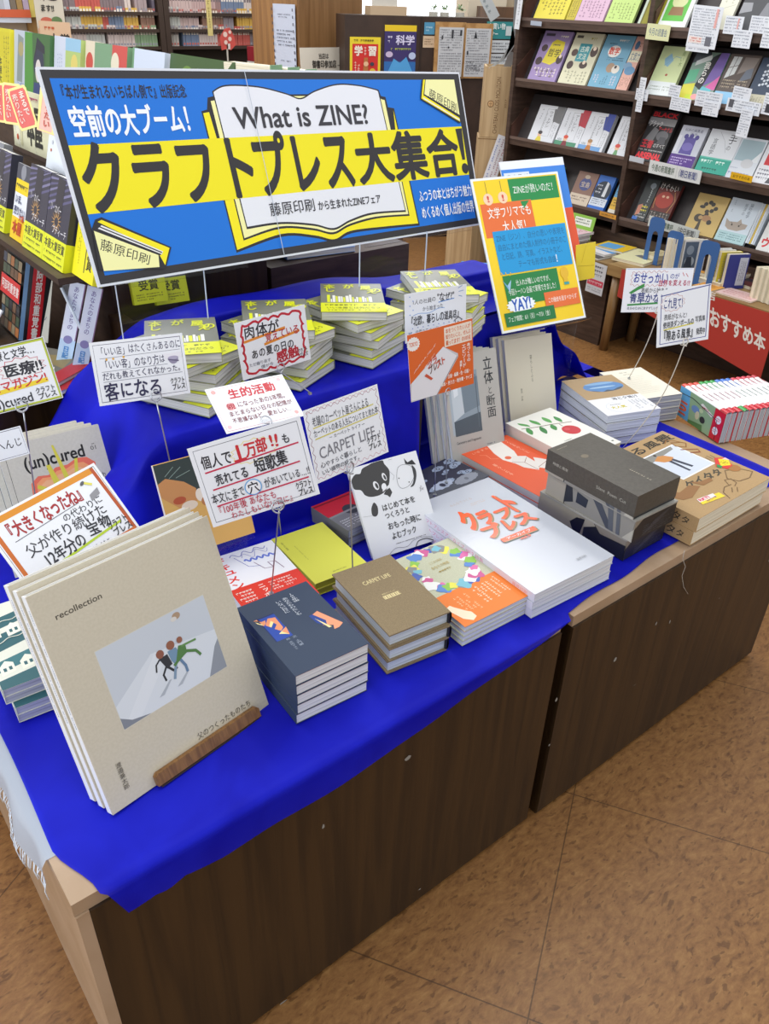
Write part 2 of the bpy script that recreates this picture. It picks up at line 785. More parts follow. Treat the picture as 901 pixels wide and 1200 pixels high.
def book(name, label, cat, M, w, l, t, cov, ops=(), spine='L', pages=None, group=None, band=None, hard=False,
         key=None, sops=(), back=None, rough=0.5, coat=0.0, spcol=None, inner=None):
    """x 0..w, y 0..l, z 0..t, cover up; band = (y0, y1, colour, ops)"""
    root = thing(name, label, cat, M, group)
    if key and key in BOOKS:
        for nm, src in BOOKS[key]:
            o = src.copy()
            COL.objects.link(o)
            o.parent = root
        return root
    pages = pages or PAGE
    cm_ = ink(cov, rough, 0, coat) if isinstance(cov, str) else cov
    bm_ = cm_ if back is None else (ink(back, rough, 0, coat) if isinstance(back, str) else back)
    sm_ = cm_ if spcol is None else (ink(spcol, rough, 0, coat) if isinstance(spcol, str) else spcol)
    c = 0.0026 if hard else 0.0007
    ins = 0.0045 if hard else 0.0012
    made = []
    cb = MB()
    cb.box(0, w, 0, l, 0, c, bm_)
    cb.box(0, w, 0, l, t - c, t, cm_)
    if spine == 'L':
        cb.box(0, c, 0, l, c, t - c, sm_)
    elif spine == 'R':
        cb.box(w - c, w, 0, l, c, t - c, sm_)
    if hard and spine == 'R':  # rounded black joint
        for i in range(4):
            a0, a1 = -pi / 2 + pi * i / 4, -pi / 2 + pi * (i + 1) / 4
            r = t / 2
            cb.add([(w + cos(a0) * 0.004, 0, r + sin(a0) * r), (w + cos(a1) * 0.004, 0, r + sin(a1) * r),
                    (w + cos(a1) * 0.004, l, r + sin(a1) * r), (w + cos(a0) * 0.004, l, r + sin(a0) * r)],
                   [(0, 1, 2, 3)], sm_)
    Sheet(cb, w, l, TZ(t), rough=rough, coat=coat).draw(ops)
    if sops:
        if spine == 'L':
            S = Matrix(((0, 0, -1, 0), (-1, 0, 0, l), (0, 1, 0, 0), (0, 0, 0, 1)))
        else:
            S = Matrix(((0, 0, 1, w), (1, 0, 0, 0), (0, 1, 0, 0), (0, 0, 0, 1)))
        Sheet(cb, l, t, S, rough=rough, coat=coat).draw(sops)
    made.append(('cover', cb.build('cover', root)))
    pb = MB()
    x0 = c if spine == 'L' else ins
    x1 = w - c if spine == 'R' else w - ins
    pb.box(x0, x1, ins, l - ins, c, t - c, pages)
    made.append(('page_block', pb.build('page_block', root)))
    if inner:  # coloured end papers showing between cover and pages
        ib = MB()
        ib.box(x0, x1 + 0.0004, ins - 0.0004, l - ins, t - c - 0.0012, t - c - 0.0002, ink(inner))
        made.append(('endpaper', ib.build('endpaper', root)))
    if band:
        y0, y1, bc, bops = band
        bb = MB()
        e = 0.0003
        bmm = ink(bc, rough, 0, coat)
        bb.box(-e, w + e, y0 * l, y1 * l, t + 0.0003, t + 0.0006, bmm)
        bb.box(-e, w + e, y0 * l, y1 * l, -0.0001, 0, bmm)
        if spine == 'L':
            bb.box(-e, 0, y0 * l, y1 * l, 0, t + 0.0006, bmm)
        else:
            bb.box(w, w + e, y0 * l, y1 * l, 0, t + 0.0006, bmm)
        Sheet(bb, w, (y1 - y0) * l, Matrix.Translation((0, y0 * l, t + 0.0006)), rough=rough, coat=coat).draw(bops)
        made.append(('paper_band', bb.build('paper_band', root)))
    if key:
        BOOKS[key] = made
    return root


def leaf(name, label, cat, M, w, h, col, ops, t=0.0008, group=None, rough=0.4, coat=0.0, step=0.00003, parent=None):
    """a single card, poster or sheet, front face in the plane of M"""
    mb = MB()
    mb.box(0, w, 0, h, -t, 0, ink(col, rough, 0, coat))
    Sheet(mb, w, h, None, step, rough, coat).draw(ops)
    o = mb.build(name, parent, M)
    if label:
        tag(o, label, cat, group)
    return o


ORD = ['top', 'second', 'third', 'fourth', 'fifth', 'sixth', 'seventh']


def nth(i, n):
    """place in a stack counted from the top"""
    if i == 0:
        return 'top'
    if i == n - 1:
        return 'bottom'
    return ORD[i] + '-from-top'

def smooth(a, b, x):
    t = max(0, min(1, (x - a) / (b - a)))
    return t * t * (3 - 2 * t)


# ================================================================== the room
fb = MB()
fb.add([(-6, -4, 0), (12, -4, 0), (12, 14, 0), (-6, 14, 0)], [(0, 1, 2, 3)], floor_mat())
struct(fb.build('floor'))
WALLM = ink('#d9d2c4', 0.8)
wb = MB()
wb.box(-6, 12, 10.2, 10.35, 0, 2.9, WALLM)
struct(wb.build('wall_back'))
wb = MB()
wb.box(9.6, 9.75, -4, 10.2, 0, 2.9, WALLM)
struct(wb.build('wall_right'))


def glazing(name, M, w, z0, z1, n):
    root = bpy.data.objects.new(name, None)
    COL.objects.link(root)
    root.matrix_world = M
    struct(root)
    a = MB()
    a.box(0, w, -0.02, 0.0, z0, z1, glow('bright_daylight_glass', '#eef6ff', 2.2))
    a.build('pane', root)
    fr = MB()
    al = ink('#c9c6bd', 0.4)
    for i in range(n + 1):
        x = w * i / n
        fr.box(x - 0.03, x + 0.03, -0.07, -0.021, z0, z1, al)
    fr.box(-0.03, w + 0.03, -0.07, -0.021, z0 - 0.08, z0, al)
    fr.build('window_frame', root)


glazing('window_1', flat(5.9, 9.6, 0, -40), 3.6, 1.15, 2.6, 3)
glazing('window_2', flat(2.6, 10.1, 0, 0), 3.0, 1.36, 2.6, 3)

# square timber pillar: notice on its left face
pl = MB()
PX, PY = on_y(352, 60, 5.3).x, 5.3
pl.box(PX, PX + 0.5, PY, PY + 0.62, 0, 2.8, OAK)
pl.box(PX - 0.012, PX + 0.51, PY - 0.012, PY + 0.012, 0, 2.8, wood('oak_trim', '#6e4c28', '#84603a', (9, 9, .5)))
struct(pl.build('wall_pillar'))


def leaf_on(name, label, cat, px, base, az, w, h, col, ops, group=None, step=0.0006, lean=0.0, t=0.003):
    return leaf(name, label, cat, pose(*base, az, 0, lean), w, h, col, ops, t, group, 0.5, 0.0, step)


# ================================================================== front display table (two units)
TX0, TXM0, TXM1, TX1 = 0.075, 0.965, 0.992, 1.848
TY0, TY1, TZ1 = 0.667, 1.41, 0.56
SCUFF = ink('#8d8880', 0.8)


def display_table(label, x0, x1, y0, scuffs):
    root = thing('display_table', label, 'display table', Matrix.Translation(((x0 + x1) / 2, (y0 + TY1) / 2, 0)),
                 'front display tables')
    L = Matrix.Translation((-(x0 + x1) / 2, -(y0 + TY1) / 2, 0))
    m = MB()
    m.box(x0, x1, y0, TY1, 0.536, TZ1, BEIGE, L)
    m.build('table_top', root)
    m = MB()
    m.box(x0 + 0.004, x0 + 0.024, y0 + 0.002, TY1 - 0.002, 0.0, 0.5355, BEIGE if x0 < 0.5 else DARKWOOD, L)
    m.build('side_panel', root)
    m = MB()
    m.box(x1 - 0.022, x1 - 0.002, y0 + 0.002, TY1 - 0.002, 0.0, 0.5355, DARKWOOD, L)
    m.build('side_panel', root)
    m = MB()
    m.box(x0 + 0.0245, x1 - 0.0225, TY1 - 0.024, TY1 - 0.004, 0.0, 0.5355, DARKWOOD, L)
    m.build('back_panel', root)
    m = MB()
    px0 = x0 + (0.018 if x0 < 0.5 else 0.0)
    m.box(px0, x1, y0 - 0.004, y0 + 0.0015, 0.012, 0.5355 if x0 < 0.5 else 0.5355, DARKWOOD, L)
    rnd = random.Random(3)
    for sx, sz, w, h in scuffs:
        P = [(sx + w * (cos(a) * (0.6 + 0.4 * rnd.random())), sz + h * (sin(a) * (0.6 + 0.4 * rnd.random())))
             for a in [2 * pi * i / 9 for i in range(9)]]
        m.add([(x, y0 - 0.0045, z) for x, z in P], [tuple(range(9))], SCUFF, L)
    m.build('front_panel', root)
    if x0 < 0.5:
        m = MB()
        m.box(x0 + 0.001, x0 + 0.0175, y0 - 0.003, y0 + 0.0015, 0.0, 0.5355, BEIGE, L)
        m.build('corner_strip', root)
    return root


def sc(px, py, w, h):
    p = on_y(px, py, TY0)
    return (p.x, p.z, w, h)


display_table('left dark wood display table with taupe left side under the blue cloth', TX0, TXM0, TY0,
              [sc(377, 966, .003, .007), sc(476, 886, .008, .006), sc(330, 1172, .009, .003), sc(490, 1040, .004, .002)])
display_table('right dark wood display table with bare taupe front edge', TXM1, TX1, TY0 - 0.004,
              [sc(717, 770, .006, .008), sc(765, 728, .003, .006), sc(781, 726, .003, .006), sc(897, 655, .004, .004),
               sc(839, 699, .003, .002), sc(648, 817, .004, .006), sc(640, 870, .003, .004), sc(740, 1000 - 200, .006, .001)])

# lint thread hanging from the right front edge
lt = MB()
pts = [on_y(x, y, TY0 - 0.012) for x, y in [(802, 645), (800, 655), (803, 664), (799, 675), (801, 688), (806, 696)]]
lt.tube(pts, 0.0006, ink('#b9b4ac', 0.9), 5)
tag(lt.build('lint_thread'), 'pale lint thread dangling from the taupe table edge', 'thread')

# ------------------------------------------------------------------ lower blue cloth
BLUE = cloth_mat('blue_organza', '#0a10c2', 0.82, 0.25, '#1a24e2')
BLUE2 = cloth_mat('blue_organza_dense', '#080cb0', 0.97, 0.2, '#121ad2')


def hem(x):
    pts = [(0.08, 0.52), (0.13, 0.510), (0.17, 0.502), (0.21, 0.510), (0.27, 0.502), (0.39, 0.502), (0.55, 0.510), (0.75, 0.532),
           (0.91, 0.550), (0.985, 0.5635)]
    if x <= pts[0][0]:
        return pts[0][1]
    for (a, b), (c, d) in zip(pts, pts[1:]):
        if x <= c:
            return b + (d - b) * (x - a) / (c - a)
    return 0.5635


def build_lower_cloth():
    m = MB()
    nx, ny, nd_ = 150, 40, 9
    X0, X1 = 0.084, 1.80
    vs, fs = [], []
    rnd = random.Random(5)

    def edge_y(x):  # front edge of the part lying on the table
        if x < 0.985:
            return TY0 - 0.007
        return TY0 + 0.012 + 0.025 * min(1, (x - 0.985) / 0.45) + 0.003 * sin(x * 31)
    for i in range(nx + 1):
        s = i / nx
        x = X0 + (X1 - X0) * s
        ey = edge_y(x)
        h = hem(x)
        row = []
        for j in range(nd_):        # hanging part from hem up to edge
            t = j / nd_
            z = h + (TZ1 + 0.0025 - h) * t
            k = (TZ1 - h) / 0.08
            y = ey - 0.002 - 0.009 * (1 - t) * k * (0.7 + 0.5 * sin(x * 23) * sin(x * 9 + 1)) - 0.0012
            xx = x + (0.030 + 0.020 * (1 - t)) * max(0, 1 - (x - X0) / 0.14)
            if x < .14:
                z -= 0.012 * (1 - t) * (1 - (x - X0) / .06) if x < .144 else 0
            row.append((xx, y, z))
        for j in range(ny + 1):
            t = j / ny
            y = ey + (1.40 - ey) * t
            z = TZ1 + 0.0018 + 0.0009 * (1 + sin(x * 19 + y * 13)) * min(1, t * 8 + .1)
            xl = x
            if s < 0.1:
                xl = x + (0.1 - s) * 0.06 * sin(y * 8.0)
            if y < .76 and x < X0 + .14:
                xl += 0.030 * smooth(.76, .66, y) * (1 - (x - X0) / .14)
            row.append((xl, y, z))
        vs += row
    R = nd_ + ny + 1
    for i in range(nx):
        for j in range(R - 1):
            a = i * R + j
            fs.append((a, a + R, a + R + 1, a + 1))
    m.add(vs, fs, BLUE, None, True)
    o = m.build('table_cloth')
    tag(o, 'sheer blue cloth spread over the front tables and hanging over the edge', 'cloth')


build_lower_cloth()

# pale fringed cloth hanging under the blue one at the left end
def build_fringe():
    m = MB()
    mat = cloth_mat('pale_gauze', '#d9e4f2', 0.8, 0.4)
    vs, fs = [], []
    n = 40
    rnd = random.Random(9)
    for i in range(n + 1):
        y = 0.745 + 0.42 * i / n
        vs += [(0.092, y, TZ1 + 0.0012), (0.072, y, TZ1 + 0.0012), (0.066 + 0.003 * sin(y * 50), y, TZ1 - 0.01),
               (0.060 + 0.006 * sin(y * 43), y + 0.004 * sin(y * 70), TZ1 - 0.045 + 0.006 * sin(y * 21))]
    for i in range(n):
        for j in range(3):
            a = i * 4 + j
            fs.append((a, a + 4, a + 5, a + 1))
    m.add(vs, fs, mat, None, True)
    th = MB()
    for i in range(90):
        y = 0.748 + 0.41 * i / 90 + rnd.uniform(-.002, .002)
        x = 0.060 + 0.006 * sin(y * 43)
        z = TZ1 - 0.044 + 0.006 * sin(y * 21)
        th.tube([(x, y, z), (x - 0.004, y + rnd.uniform(-.006, .006), z - 0.012), (x - 0.003, y + rnd.uniform(-.01, .01), z - 0.024)],
                0.0006, ink('#dfe8f4', 0.9), 4)
    root = thing('gauze_cloth', 'pale fringed gauze hanging under the left end of blue cloth', 'cloth',
                 Matrix.Translation((0.07, 0.95, TZ1)))
    L = Matrix.Translation((-0.07, -0.95, -TZ1))
    m.build('fabric', root, L)
    f = th.build('fringe', root, L)
    f['kind'] = 'stuff'


build_fringe()

# ------------------------------------------------------------------ riser under the cloth
RZ = 0.842
rb = MB()
BLACKB = ink('#17150f', 0.6)
rb.box(0.52, 1.10, 1.225, 1.46, TZ1 + 0.004, RZ - 0.004, BLACKB)
rb.box(1.10, 1.33, 1.345, 1.46, TZ1 + 0.004, RZ - 0.004, BLACKB)
rb.box(1.33, 1.54, 1.375, 1.46, TZ1 + 0.004, RZ - 0.004, BLACKB)
tag(rb.build('riser_box'), 'black riser box hidden under the blue cloth behind standing books', 'riser')
rb = MB()
rb.box(0.64, 1.40, 1.478, 1.555, TZ1 + 0.004, 0.885, DARKWOOD)
tag(rb.build('back_riser'), 'dark wooden ledge carrying the raised back hem of blue cloth', 'riser')


def build_upper_cloth():
    m = MB()
    vs, fs = [], []
    prof = []                        # (y, z) along the drape, front to back
    for i in range(7):
        prof.append((1.186 + 0.012 * i / 6, TZ1 + 0.008))
    for i in range(1, 15):
        t = i / 14
        prof.append((1.198 + 0.012 * t, TZ1 + 0.008 + (RZ - TZ1 - 0.012) * t))
    prof.append((1.214, RZ - 0.001))
    prof.append((1.220, RZ + 0.002))
    for i in range(1, 15):
        prof.append((1.22 + 0.235 * i / 14, RZ + 0.003))
    for i in range(1, 9):
        t = i / 8
        prof.append((1.458 + 0.012 * t, RZ + 0.004 + (0.925 - RZ) * smooth(0, 1, t)))
    for i in range(1, 7):
        prof.append((1.47 + 0.105 * i / 6, 0.928))
    for i in range(1, 6):
        prof.append((1.58, 0.928 - 0.05 * i))
    n = len(prof)
    nx = 170
    X0, X1 = 0.10, 1.94
    for i in range(nx + 1):
        x = X0 + (X1 - X0) * i / nx
        L = smooth(0.27, 0.52, x)
        R = 1 - smooth(1.55, 1.88, x)
        k = min(L, R)
        LH = smooth(0.46, 0.64, x)
        for j, (y, z) in enumerate(prof):
            base = TZ1 + 0.008
            zz = base + (z - base) * k
            if z > RZ + 0.0035 or j > 36:
                zz = base + (min(z, RZ + .003) - base) * k + max(0, z - RZ - .003) * LH * k
            yy = y
            if x < 0.54:             # soft folds falling to the left
                fold = (1 - L) * L * 4
                zz += 0.018 * fold * sin(y * 34 + x * 22)
                yy += 0.020 * fold * sin(x * 40)
                yy += 0.10 * (1 - L)
            yy += smooth(1.07, 1.13, x) * max(0, 1.335 - y) * .92
            yy += smooth(1.32, 1.42, x) * max(0, 1.37 - y) * .25
            if x > 1.54:
                fold = (1 - R) * R * 4
                zz += 0.018 * fold * sin(x * 44 + y * 9)
                yy += (1 - R) * (-0.02 - (y - 1.33) * 0.4)
            if j < 21:
                yy -= 0.010 * (0.5 + 0.5 * sin(x * 17 + 1.0)) * (1 - j / 21) * min(1, (x - .1) * 6)
            if j > 40:
                zz += (0.008 * sin(x * 7.5 + 1.2) + 0.004 * sin(x * 19) - .022 * smooth(1.1, 1.45, x)) * k * LH
            if zz < TZ1 + 0.0068:
                zz = TZ1 + 0.0068
            vs.append((x, yy, zz))
    for i in range(nx):
        x = X0 + (X1 - X0) * (i + .5) / nx
        for j in range(n - 1):
            # the front hangs short on the right and shows the black riser
            lim = 0
            if j < lim:
                continue
            a = i * n + j
            fs.append((a, a + n, a + n + 1, a + 1))
    m.add(vs, fs, BLUE2, None, True)
    o = m.build('riser_cloth')
    tag(o, 'dark blue cloth draped over the raised tier behind the front books', 'cloth')


build_upper_cloth()

# ================================================================== the island behind
def simple(name, label, cat, boxes, group=None):
    m = MB()
    for b in boxes:
        m.box(*b)
    return tag(m.build(name), label, cat, group)


simple('island_table', 'dark island table standing behind the display tables', 'table',
       [(0.63, 1.28, 1.75, 3.4, 0.0, 0.60, DARKWOOD)])
simple('island_ridge', 'dark central ridge board on the island behind the sign', 'display stand',
       [(0.78, 1.03, 1.75, 3.0, 0.601, 1.06, DARKWOOD)])
simple('island_shelf', 'dark stepped shelf of the island carrying the prize novels', 'display stand',
       [(0.625, 0.775, 1.725, 3.0, 0.601, 1.0025, CASEWOOD), (0.485, 0.62, 1.62, 3.0, 1.003, 1.0165, CASEWOOD)])
simple('island_top_rack', 'long top rack of the island under the row of pale picture books', 'display stand',
       [(0.80, 1.20, 1.62, 3.7, 1.0605, 1.14, CASEWOOD)])
simple('side_bench', 'dark side bench left of the blue riser with red front strip', 'bench',
       [(-0.30, 0.48, 1.76, 3.2, 0.0, 0.795, DARKWOOD), (-0.30, 0.48, 1.752, 1.7595, 0.745, 0.795, ink('#191512')),
        (-0.30, 0.48, 1.752, 1.7595, 0.718, 0.7445, ink('#a31620'))])

# ================================================================== sign and poster
K = '#26242a'


def little_book(q0, txt, tq):
    pass


TOPC = spl([(.312, .90), (.345, .932), (.417, .925), (.48, .888), (.515, .86), (.555, .90), (.617, .937), (.68, .93), (.733, .902)])


def botc(x0, yl, xm, ym, x1, yr):
    return spl([(x1, yr), (x1 - .10, yr + .012), (xm + .05, ym + .035), (xm, ym), (xm - .05, ym + .04), (xm - .13, ym + .075), (x0, yl)])


def shrink(c, d):
    return [(x, y - d) for x, y in c]


BOOKART = [('p', [(.279, .80), (.292, .808), (.299, .868), (.312, .875)] + TOPC + [(.737, .865), (.750, .858), (.752, .797), (.770, .79)] + botc(.283, .052, .528, .028, .786, .047), K),
           ('p', [(.282, .79), (.295, .795), (.30, .60), (.76, .60), (.767, .778)] + botc(.286, .067, .528, .044, .782, .062), '#f4e512'),
           ('p', [(.302, .86), (.315, .865), (.33, .88), (.72, .88), (.737, .855), (.748, .848)] + botc(.305, .112, .528, .073, .759, .118), K),
           ('p', [(.304, .85), (.315, .855), (.33, .87), (.72, .87), (.737, .845), (.7455, .84)] + botc(.308, .124, .528, .086, .756, .130), '#f3efa8'),
           ('p', TOPC + botc(.318, .17, .532, .098, .750, .146), K),
           ('p', shrink([(.3145, .90)] + TOPC[1:-1] + [(.7305, .90)], .008) + botc(.3205, .183, .532, .110, .7475, .158), '#e4e6ee')]
sign_ops = [
    ('r', 0, 0, 1, 1, '#2c2a2e'), ('r', .012, .04, .982, .962, '#0070d4'),
    # open book drawing: yellow cover, cream pages, white pages
    *BOOKART,
    ('r', .012, .338, .982, .66, '#efe208'),
    ('t', '『本が生まれるいちばん側で』出版記念', .018, .868, .257, .935, K, dict(b=.015)),
    ('t', '空前の大ブーム！', .025, .695, .268, .838, '#eef2f8', dict(b=.03)),
    ('t', 'クラフト', .013, .345, .375, .662, '#2b292c', dict(b=.03, tight=True)),
    ('t', 'プレス', .362, .345, .624, .675, '#2b292c', dict(b=.03, tight=True)),
    ('t', '大集合', .628, .35, .958, .642, '#2b292c', dict(b=.03, tight=True)),
    ('p', [(.958, .645), (.981, .648), (.976, .44), (.966, .44)], '#2b292c'), ('e', .971, .382, .035, .035, '#2b292c'),
    ('t', 'What is ZINE?', .347, .705, .69, .82, '#34333a', dict(b=.018)),
    ('t', '藤原印刷', .38, .222, .496, .298, '#34333a', dict(b=.004)),
    ('t', 'から生まれたZINEフェア', .502, .222, .680, .278, '#34333a', dict(b=.015)),
    ('t', 'ふつうの本とはちがう魅力', .798, .195, .980, .272, '#eef2f8', dict(b=.02)),
    ('t', 'めくるめく個人出版の世界', .798, .085, .980, .165, '#eef2f8', dict(b=.02)),
    # little publisher books in the corners
    ('p', [(.022, .31), (.034, .318), (.149, .13), (.128, .03), (.122, .028), (.004, .07), (.012, .27)], K),
    ('p', [(.025, .298), (.033, .305), (.145, .128), (.128, .045), (.12, .12)], '#f4e512'),
    ('p', [(.022, .265), (.03, .28), (.131, .115), (.126, .10)], '#e8e8ea'),
    ('l', [(.022, .262), (.125, .10)], .008, K), ('l', [(.025, .275), (.128, .11)], .006, K),
    ('p', [(.014, .258), (.12, .1), (.116, .04), (.012, .062)], '#f1efac'),
    ('t', '藤原印刷', 0, 0, 0, 0, K, dict(q=[(.015, .165), (.098, .055), (.107, .105), (.022, .222)])),
    ('p', [(.872, .962), (.982, .962), (.982, .69), (.975, .68), (.856, .84), (.858, .86)], K),
    ('p', [(.876, .962), (.882, .962), (.868, .865), (.978, .715), (.978, .69), (.86, .845)], '#f4e512'),
    ('l', [(.866, .848), (.978, .70)], .008, '#e8e8ea'),
    ('p', [(.884, .962), (.98, .962), (.98, .735), (.872, .872)], '#f1efac'),
    ('t', '藤原印刷', 0, 0, 0, 0, K, dict(q=[(.882, .85), (.974, .735), (.978, .81), (.892, .912)])),
]
SIGN = pose(0.4797, 1.3725, 1.0693, 6.24, -2.28, 20.71)
mb = MB()
mb.box(-.004, 1.0068, -.004, .3407, -.006, 0, ink('#d5d9e2', .35))
Sheet(mb, 1.0028, .3367, TZ(.0002), .00004, .6, 0).draw(sign_ops)
root = thing('sign_board', 'wide blue and yellow fair sign above the riser cloth', 'sign', SIGN)
mb.build('printed_panel', root)
cr = MB()  # pale strip down the sign, a subtle light glare painted as colour
cr.add([(.3895, 0, .0045), (.3910, 0, .0045), (.3925, .3367, .0045), (.3910, .3367, .0045)], [(0, 1, 2, 3)], ink('#b9c2d0', .25))
cr.build('glare_line', root)
for x0, x1 in ((.06, .30), (.62, .98)):
    lp = MB()
    lp.box(x0, x1, -.012, -.0045, -.014, .004, CLEAR)
    lp.build('clear_rail', root)

# clear acrylic legs carrying the sign
for px0, px1, lab in [((135, 333), (244, 380), 'clear acrylic sign stand under the left half of sign'),
                      ((421, 347), (497, 327), 'clear acrylic sign stand under the right half of sign')]:
    a = on_y(px0[0], px0[1], 1.40)
    b = on_y(px1[0], px1[1], 1.40)
    m = MB()
    top = 1.085
    m.box(a.x, b.x, 1.398, 1.401, RZ + 0.0075, top - 0.03, CLEAR)
    m.box(a.x, b.x, 1.33, 1.3975, RZ + 0.0075, RZ + 0.0105, CLEAR)
    e = ink('#c8d2e6', .2)
    m.box(a.x - .0012, a.x, 1.398, 1.401, RZ + .0075, top - .03, e)
    m.box(b.x, b.x + .0012, 1.398, 1.401, RZ + .0075, top - .03, e)
    tag(m.build('sign_stand'), lab, 'stand')

poster_ops = [
    ('r', .02, .015, .98, .985, '#f3cf1c'),
    ('r', .40, .828, .965, .978, '#1c8a45'), ('p', [(.50, .83), (.50, .765), (.62, .83)], '#1c8a45'),
    ('t', 'ZINEが熱いのだ！', .44, .878, .945, .938, '#eef2ec', dict(hand=.2)),
    ('r', .045, .618, .62, .835, '#e56f33'),
    ('p', [(.50, .83), (.515, .775), (.60, .83)], '#1c8a45'),
    ('l', [(.145, .975), (.145, .90)], .004, '#7d6a3a'), ('l', [(.31, .975), (.31, .905)], .004, '#7d6a3a'),
    ('e', .145, .862, .038, .038, '#f0cfae'), ('e', .31, .865, .038, .038, '#f0cfae'),
    ('t', '!', .125, .845, .165, .885, '#d34a33', dict(b=.02)), ('t', '!', .29, .845, .33, .885, '#d34a33', dict(b=.02)),
    ('t', '文学フリマでも', .105, .738, .60, .808, '#f6f2ea', dict(hand=.3, b=.01)),
    ('t', '大人気！', .24, .64, .56, .715, '#f6f2ea', dict(hand=.3, b=.01)),
    ('r', .115, .375, .965, .655, '#1296d4'),
    ('t', 'ZINE（ジン）、自分の思いや表現を', .14, .585, .945, .632, '#14628f'),
    ('t', '自由にまとめた個人制作の小冊子のこ', .14, .525, .945, .572, '#14628f'),
    ('t', 'と日記、詩、写真、イラストなど、', .16, .465, .90, .512, '#14628f'),
    ('t', 'テーマも形式も自由', .33, .405, .78, .452, '#14628f'), ('t', '！', .77, .40, .83, .46, '#f2f4f2', dict(b=.03)),
    ('r', .125, .165, .76, .365, '#1a7f3c'),
    ('t', '仕入れが難しいのですが、', .26, .288, .68, .33, '#f2f4ee'),
    ('t', '今回トーハン企画で実現できました！', .155, .232, .735, .276, '#f2f4ee'),
    ('p', [(.115, .34), (.16, .30), (.215, .335), (.175, .255)], '#9cc4de'), ('p', [(.115, .34), (.16, .30), (.175, .255)], '#6fa6ce'),
    ('l', [(.13, .372), (.12, .39)], .006, '#e9bd2a'), ('l', [(.17, .366), (.17, .388)], .006, '#e9bd2a'), ('l', [(.21, .362), (.225, .382)], .006, '#e9bd2a'),
    ('e', .84, .325, .035, .04, '#e3b52a'), ('r', .815, .265, .865, .30, '#e3b52a'), ('r', .815, .245, .875, .262, '#3aa0a0'),
    ('p', burst(.27, .165, .17, .055, 16, .86), '#eef4f8'),
    ('t', 'YAY!', .165, .13, .385, .205, '#1c55b4', dict(b=.03, sk=.05, rise=.08)),
    ('r', .55, .105, .965, .215, '#e56f33'), ('t', 'この機会を逃すべからず', .585, .142, .935, .178, '#f6f2ea'),
    ('r', .06, .035, .64, .125, '#15733a'), ('t', 'フェア期間：6/1（月）〜7/31（金）', .09, .062, .60, .10, '#e9f2e6'),
]
PO = pose(1.3805, 1.2685, 0.8279, -8.20, 0.22, 29.21)
leaf('poster', 'yellow green and orange event poster in clear stand above standing books', 'poster', PO, .2622, .3614, '#e8edf0', poster_ops,
     .003, None, .4, .1, .00004)
leaf('backing_board', 'blue topped display board peeking out behind the yellow poster', 'board',
     PO @ Matrix.Translation((.105, .125, -.016)), .197, .275, '#e9edf4',
     [('r', 0, 0, 1, .93, '#3c84dc'), ('r', .03, .80, .42, .90, '#dfe6f2'), ('t', '書店員が', .06, .815, .40, .885, '#3a3f4a'),
      ('r', 0, 0, 1, .55, '#e0552c')], .004)
m = MB()
U = PO.to_3x3().col[0]
b0 = PO @ Vector((-.004, -.01, -.006))
for s in (0.0, .262):
    q = PO @ Vector((s, .0, -.008))
    m.tube([(q.x, q.y + .03, RZ - .06), (q.x, q.y + .0, q.z)], .0022, CLEAR, 6) if False else None
m.box(0, .27, -.006, -.0015, -.03, .012, CLEAR, PO)
m.box(0, .27, -.0015, .09, -.0055, -.0035, CLEAR, PO)
q = PO @ Vector((.13, 0, -.008))
for s in (.004, .24):
    q = PO @ Vector((s, -.006, -.012))
    m.box(q.x, q.x + .003, q.y, q.y + .05, TZ1 + .009, q.z, CLEAR)
tag(m.build('poster_stand'), 'clear acrylic stand holding the yellow event poster', 'stand')

# ================================================================== handwritten cards
INK, RED, DRED, NAVY = '#23222c', '#c8202e', '#b5182c', '#232048'


def logo(x0, y0, x1, y1):
    """the two-line handwritten fair logo"""
    ym = (y0 + y1) / 2
    return [('t', 'クラフト', x0, ym, x1, y1, '#15151c', dict(hand=.4, b=.02)),
            ('t', 'プレス', x0 + .01, y0, x1, ym, '#15151c', dict(hand=.4, b=.02))]


H2 = dict(hand=.6, b=.006)
H3 = dict(hand=.6, b=.018)
H4 = dict(hand=.5, b=.03)
cards = {}
cards['kyaku'] = (pose(0.3922, 1.2169, 0.9253, -4.95, -3.71, 16.25), .1531, .1011, 'white card about good customers held left of the first yellow stack', [
    ('f', .05, .007, '#55566a'),
    ('t', '「いい店」はたくさんあるのに', .07, .77, .965, .915, NAVY, H2), ('l', [(.08, .735), (.95, .745)], .007, '#7a7c88'),
    ('t', '「いい客」のなり方は', .09, .55, .77, .70, NAVY, H2), ('l', [(.08, .525), (.79, .53)], .007, '#7a7c88'),
    ('e', .15, .715, .018, .018, '#e0a83a'), ('e', .22, .715, .018, .018, '#e0a83a'), ('e', .33, .725, .018, .018, '#e0a83a'),
    ('e', .86, .605, .085, .085, '#8d86a0'), ('r', .76, .62, .96, .70, '#e6e4ea'), ('e', .86, .62, .09, .03, '#a9a2bc'), ('l', [(.80, .60), (.92, .56)], .02, '#5d5674'),
    ('t', 'だれも教えてくれなかった。', .08, .39, .965, .51, NAVY, H2), ('l', [(.08, .365), (.94, .37)], .007, '#7a7c88'),
    ('t', '客になる', .07, .06, .70, .345, NAVY, H3)] + logo(.79, .09, .955, .30))
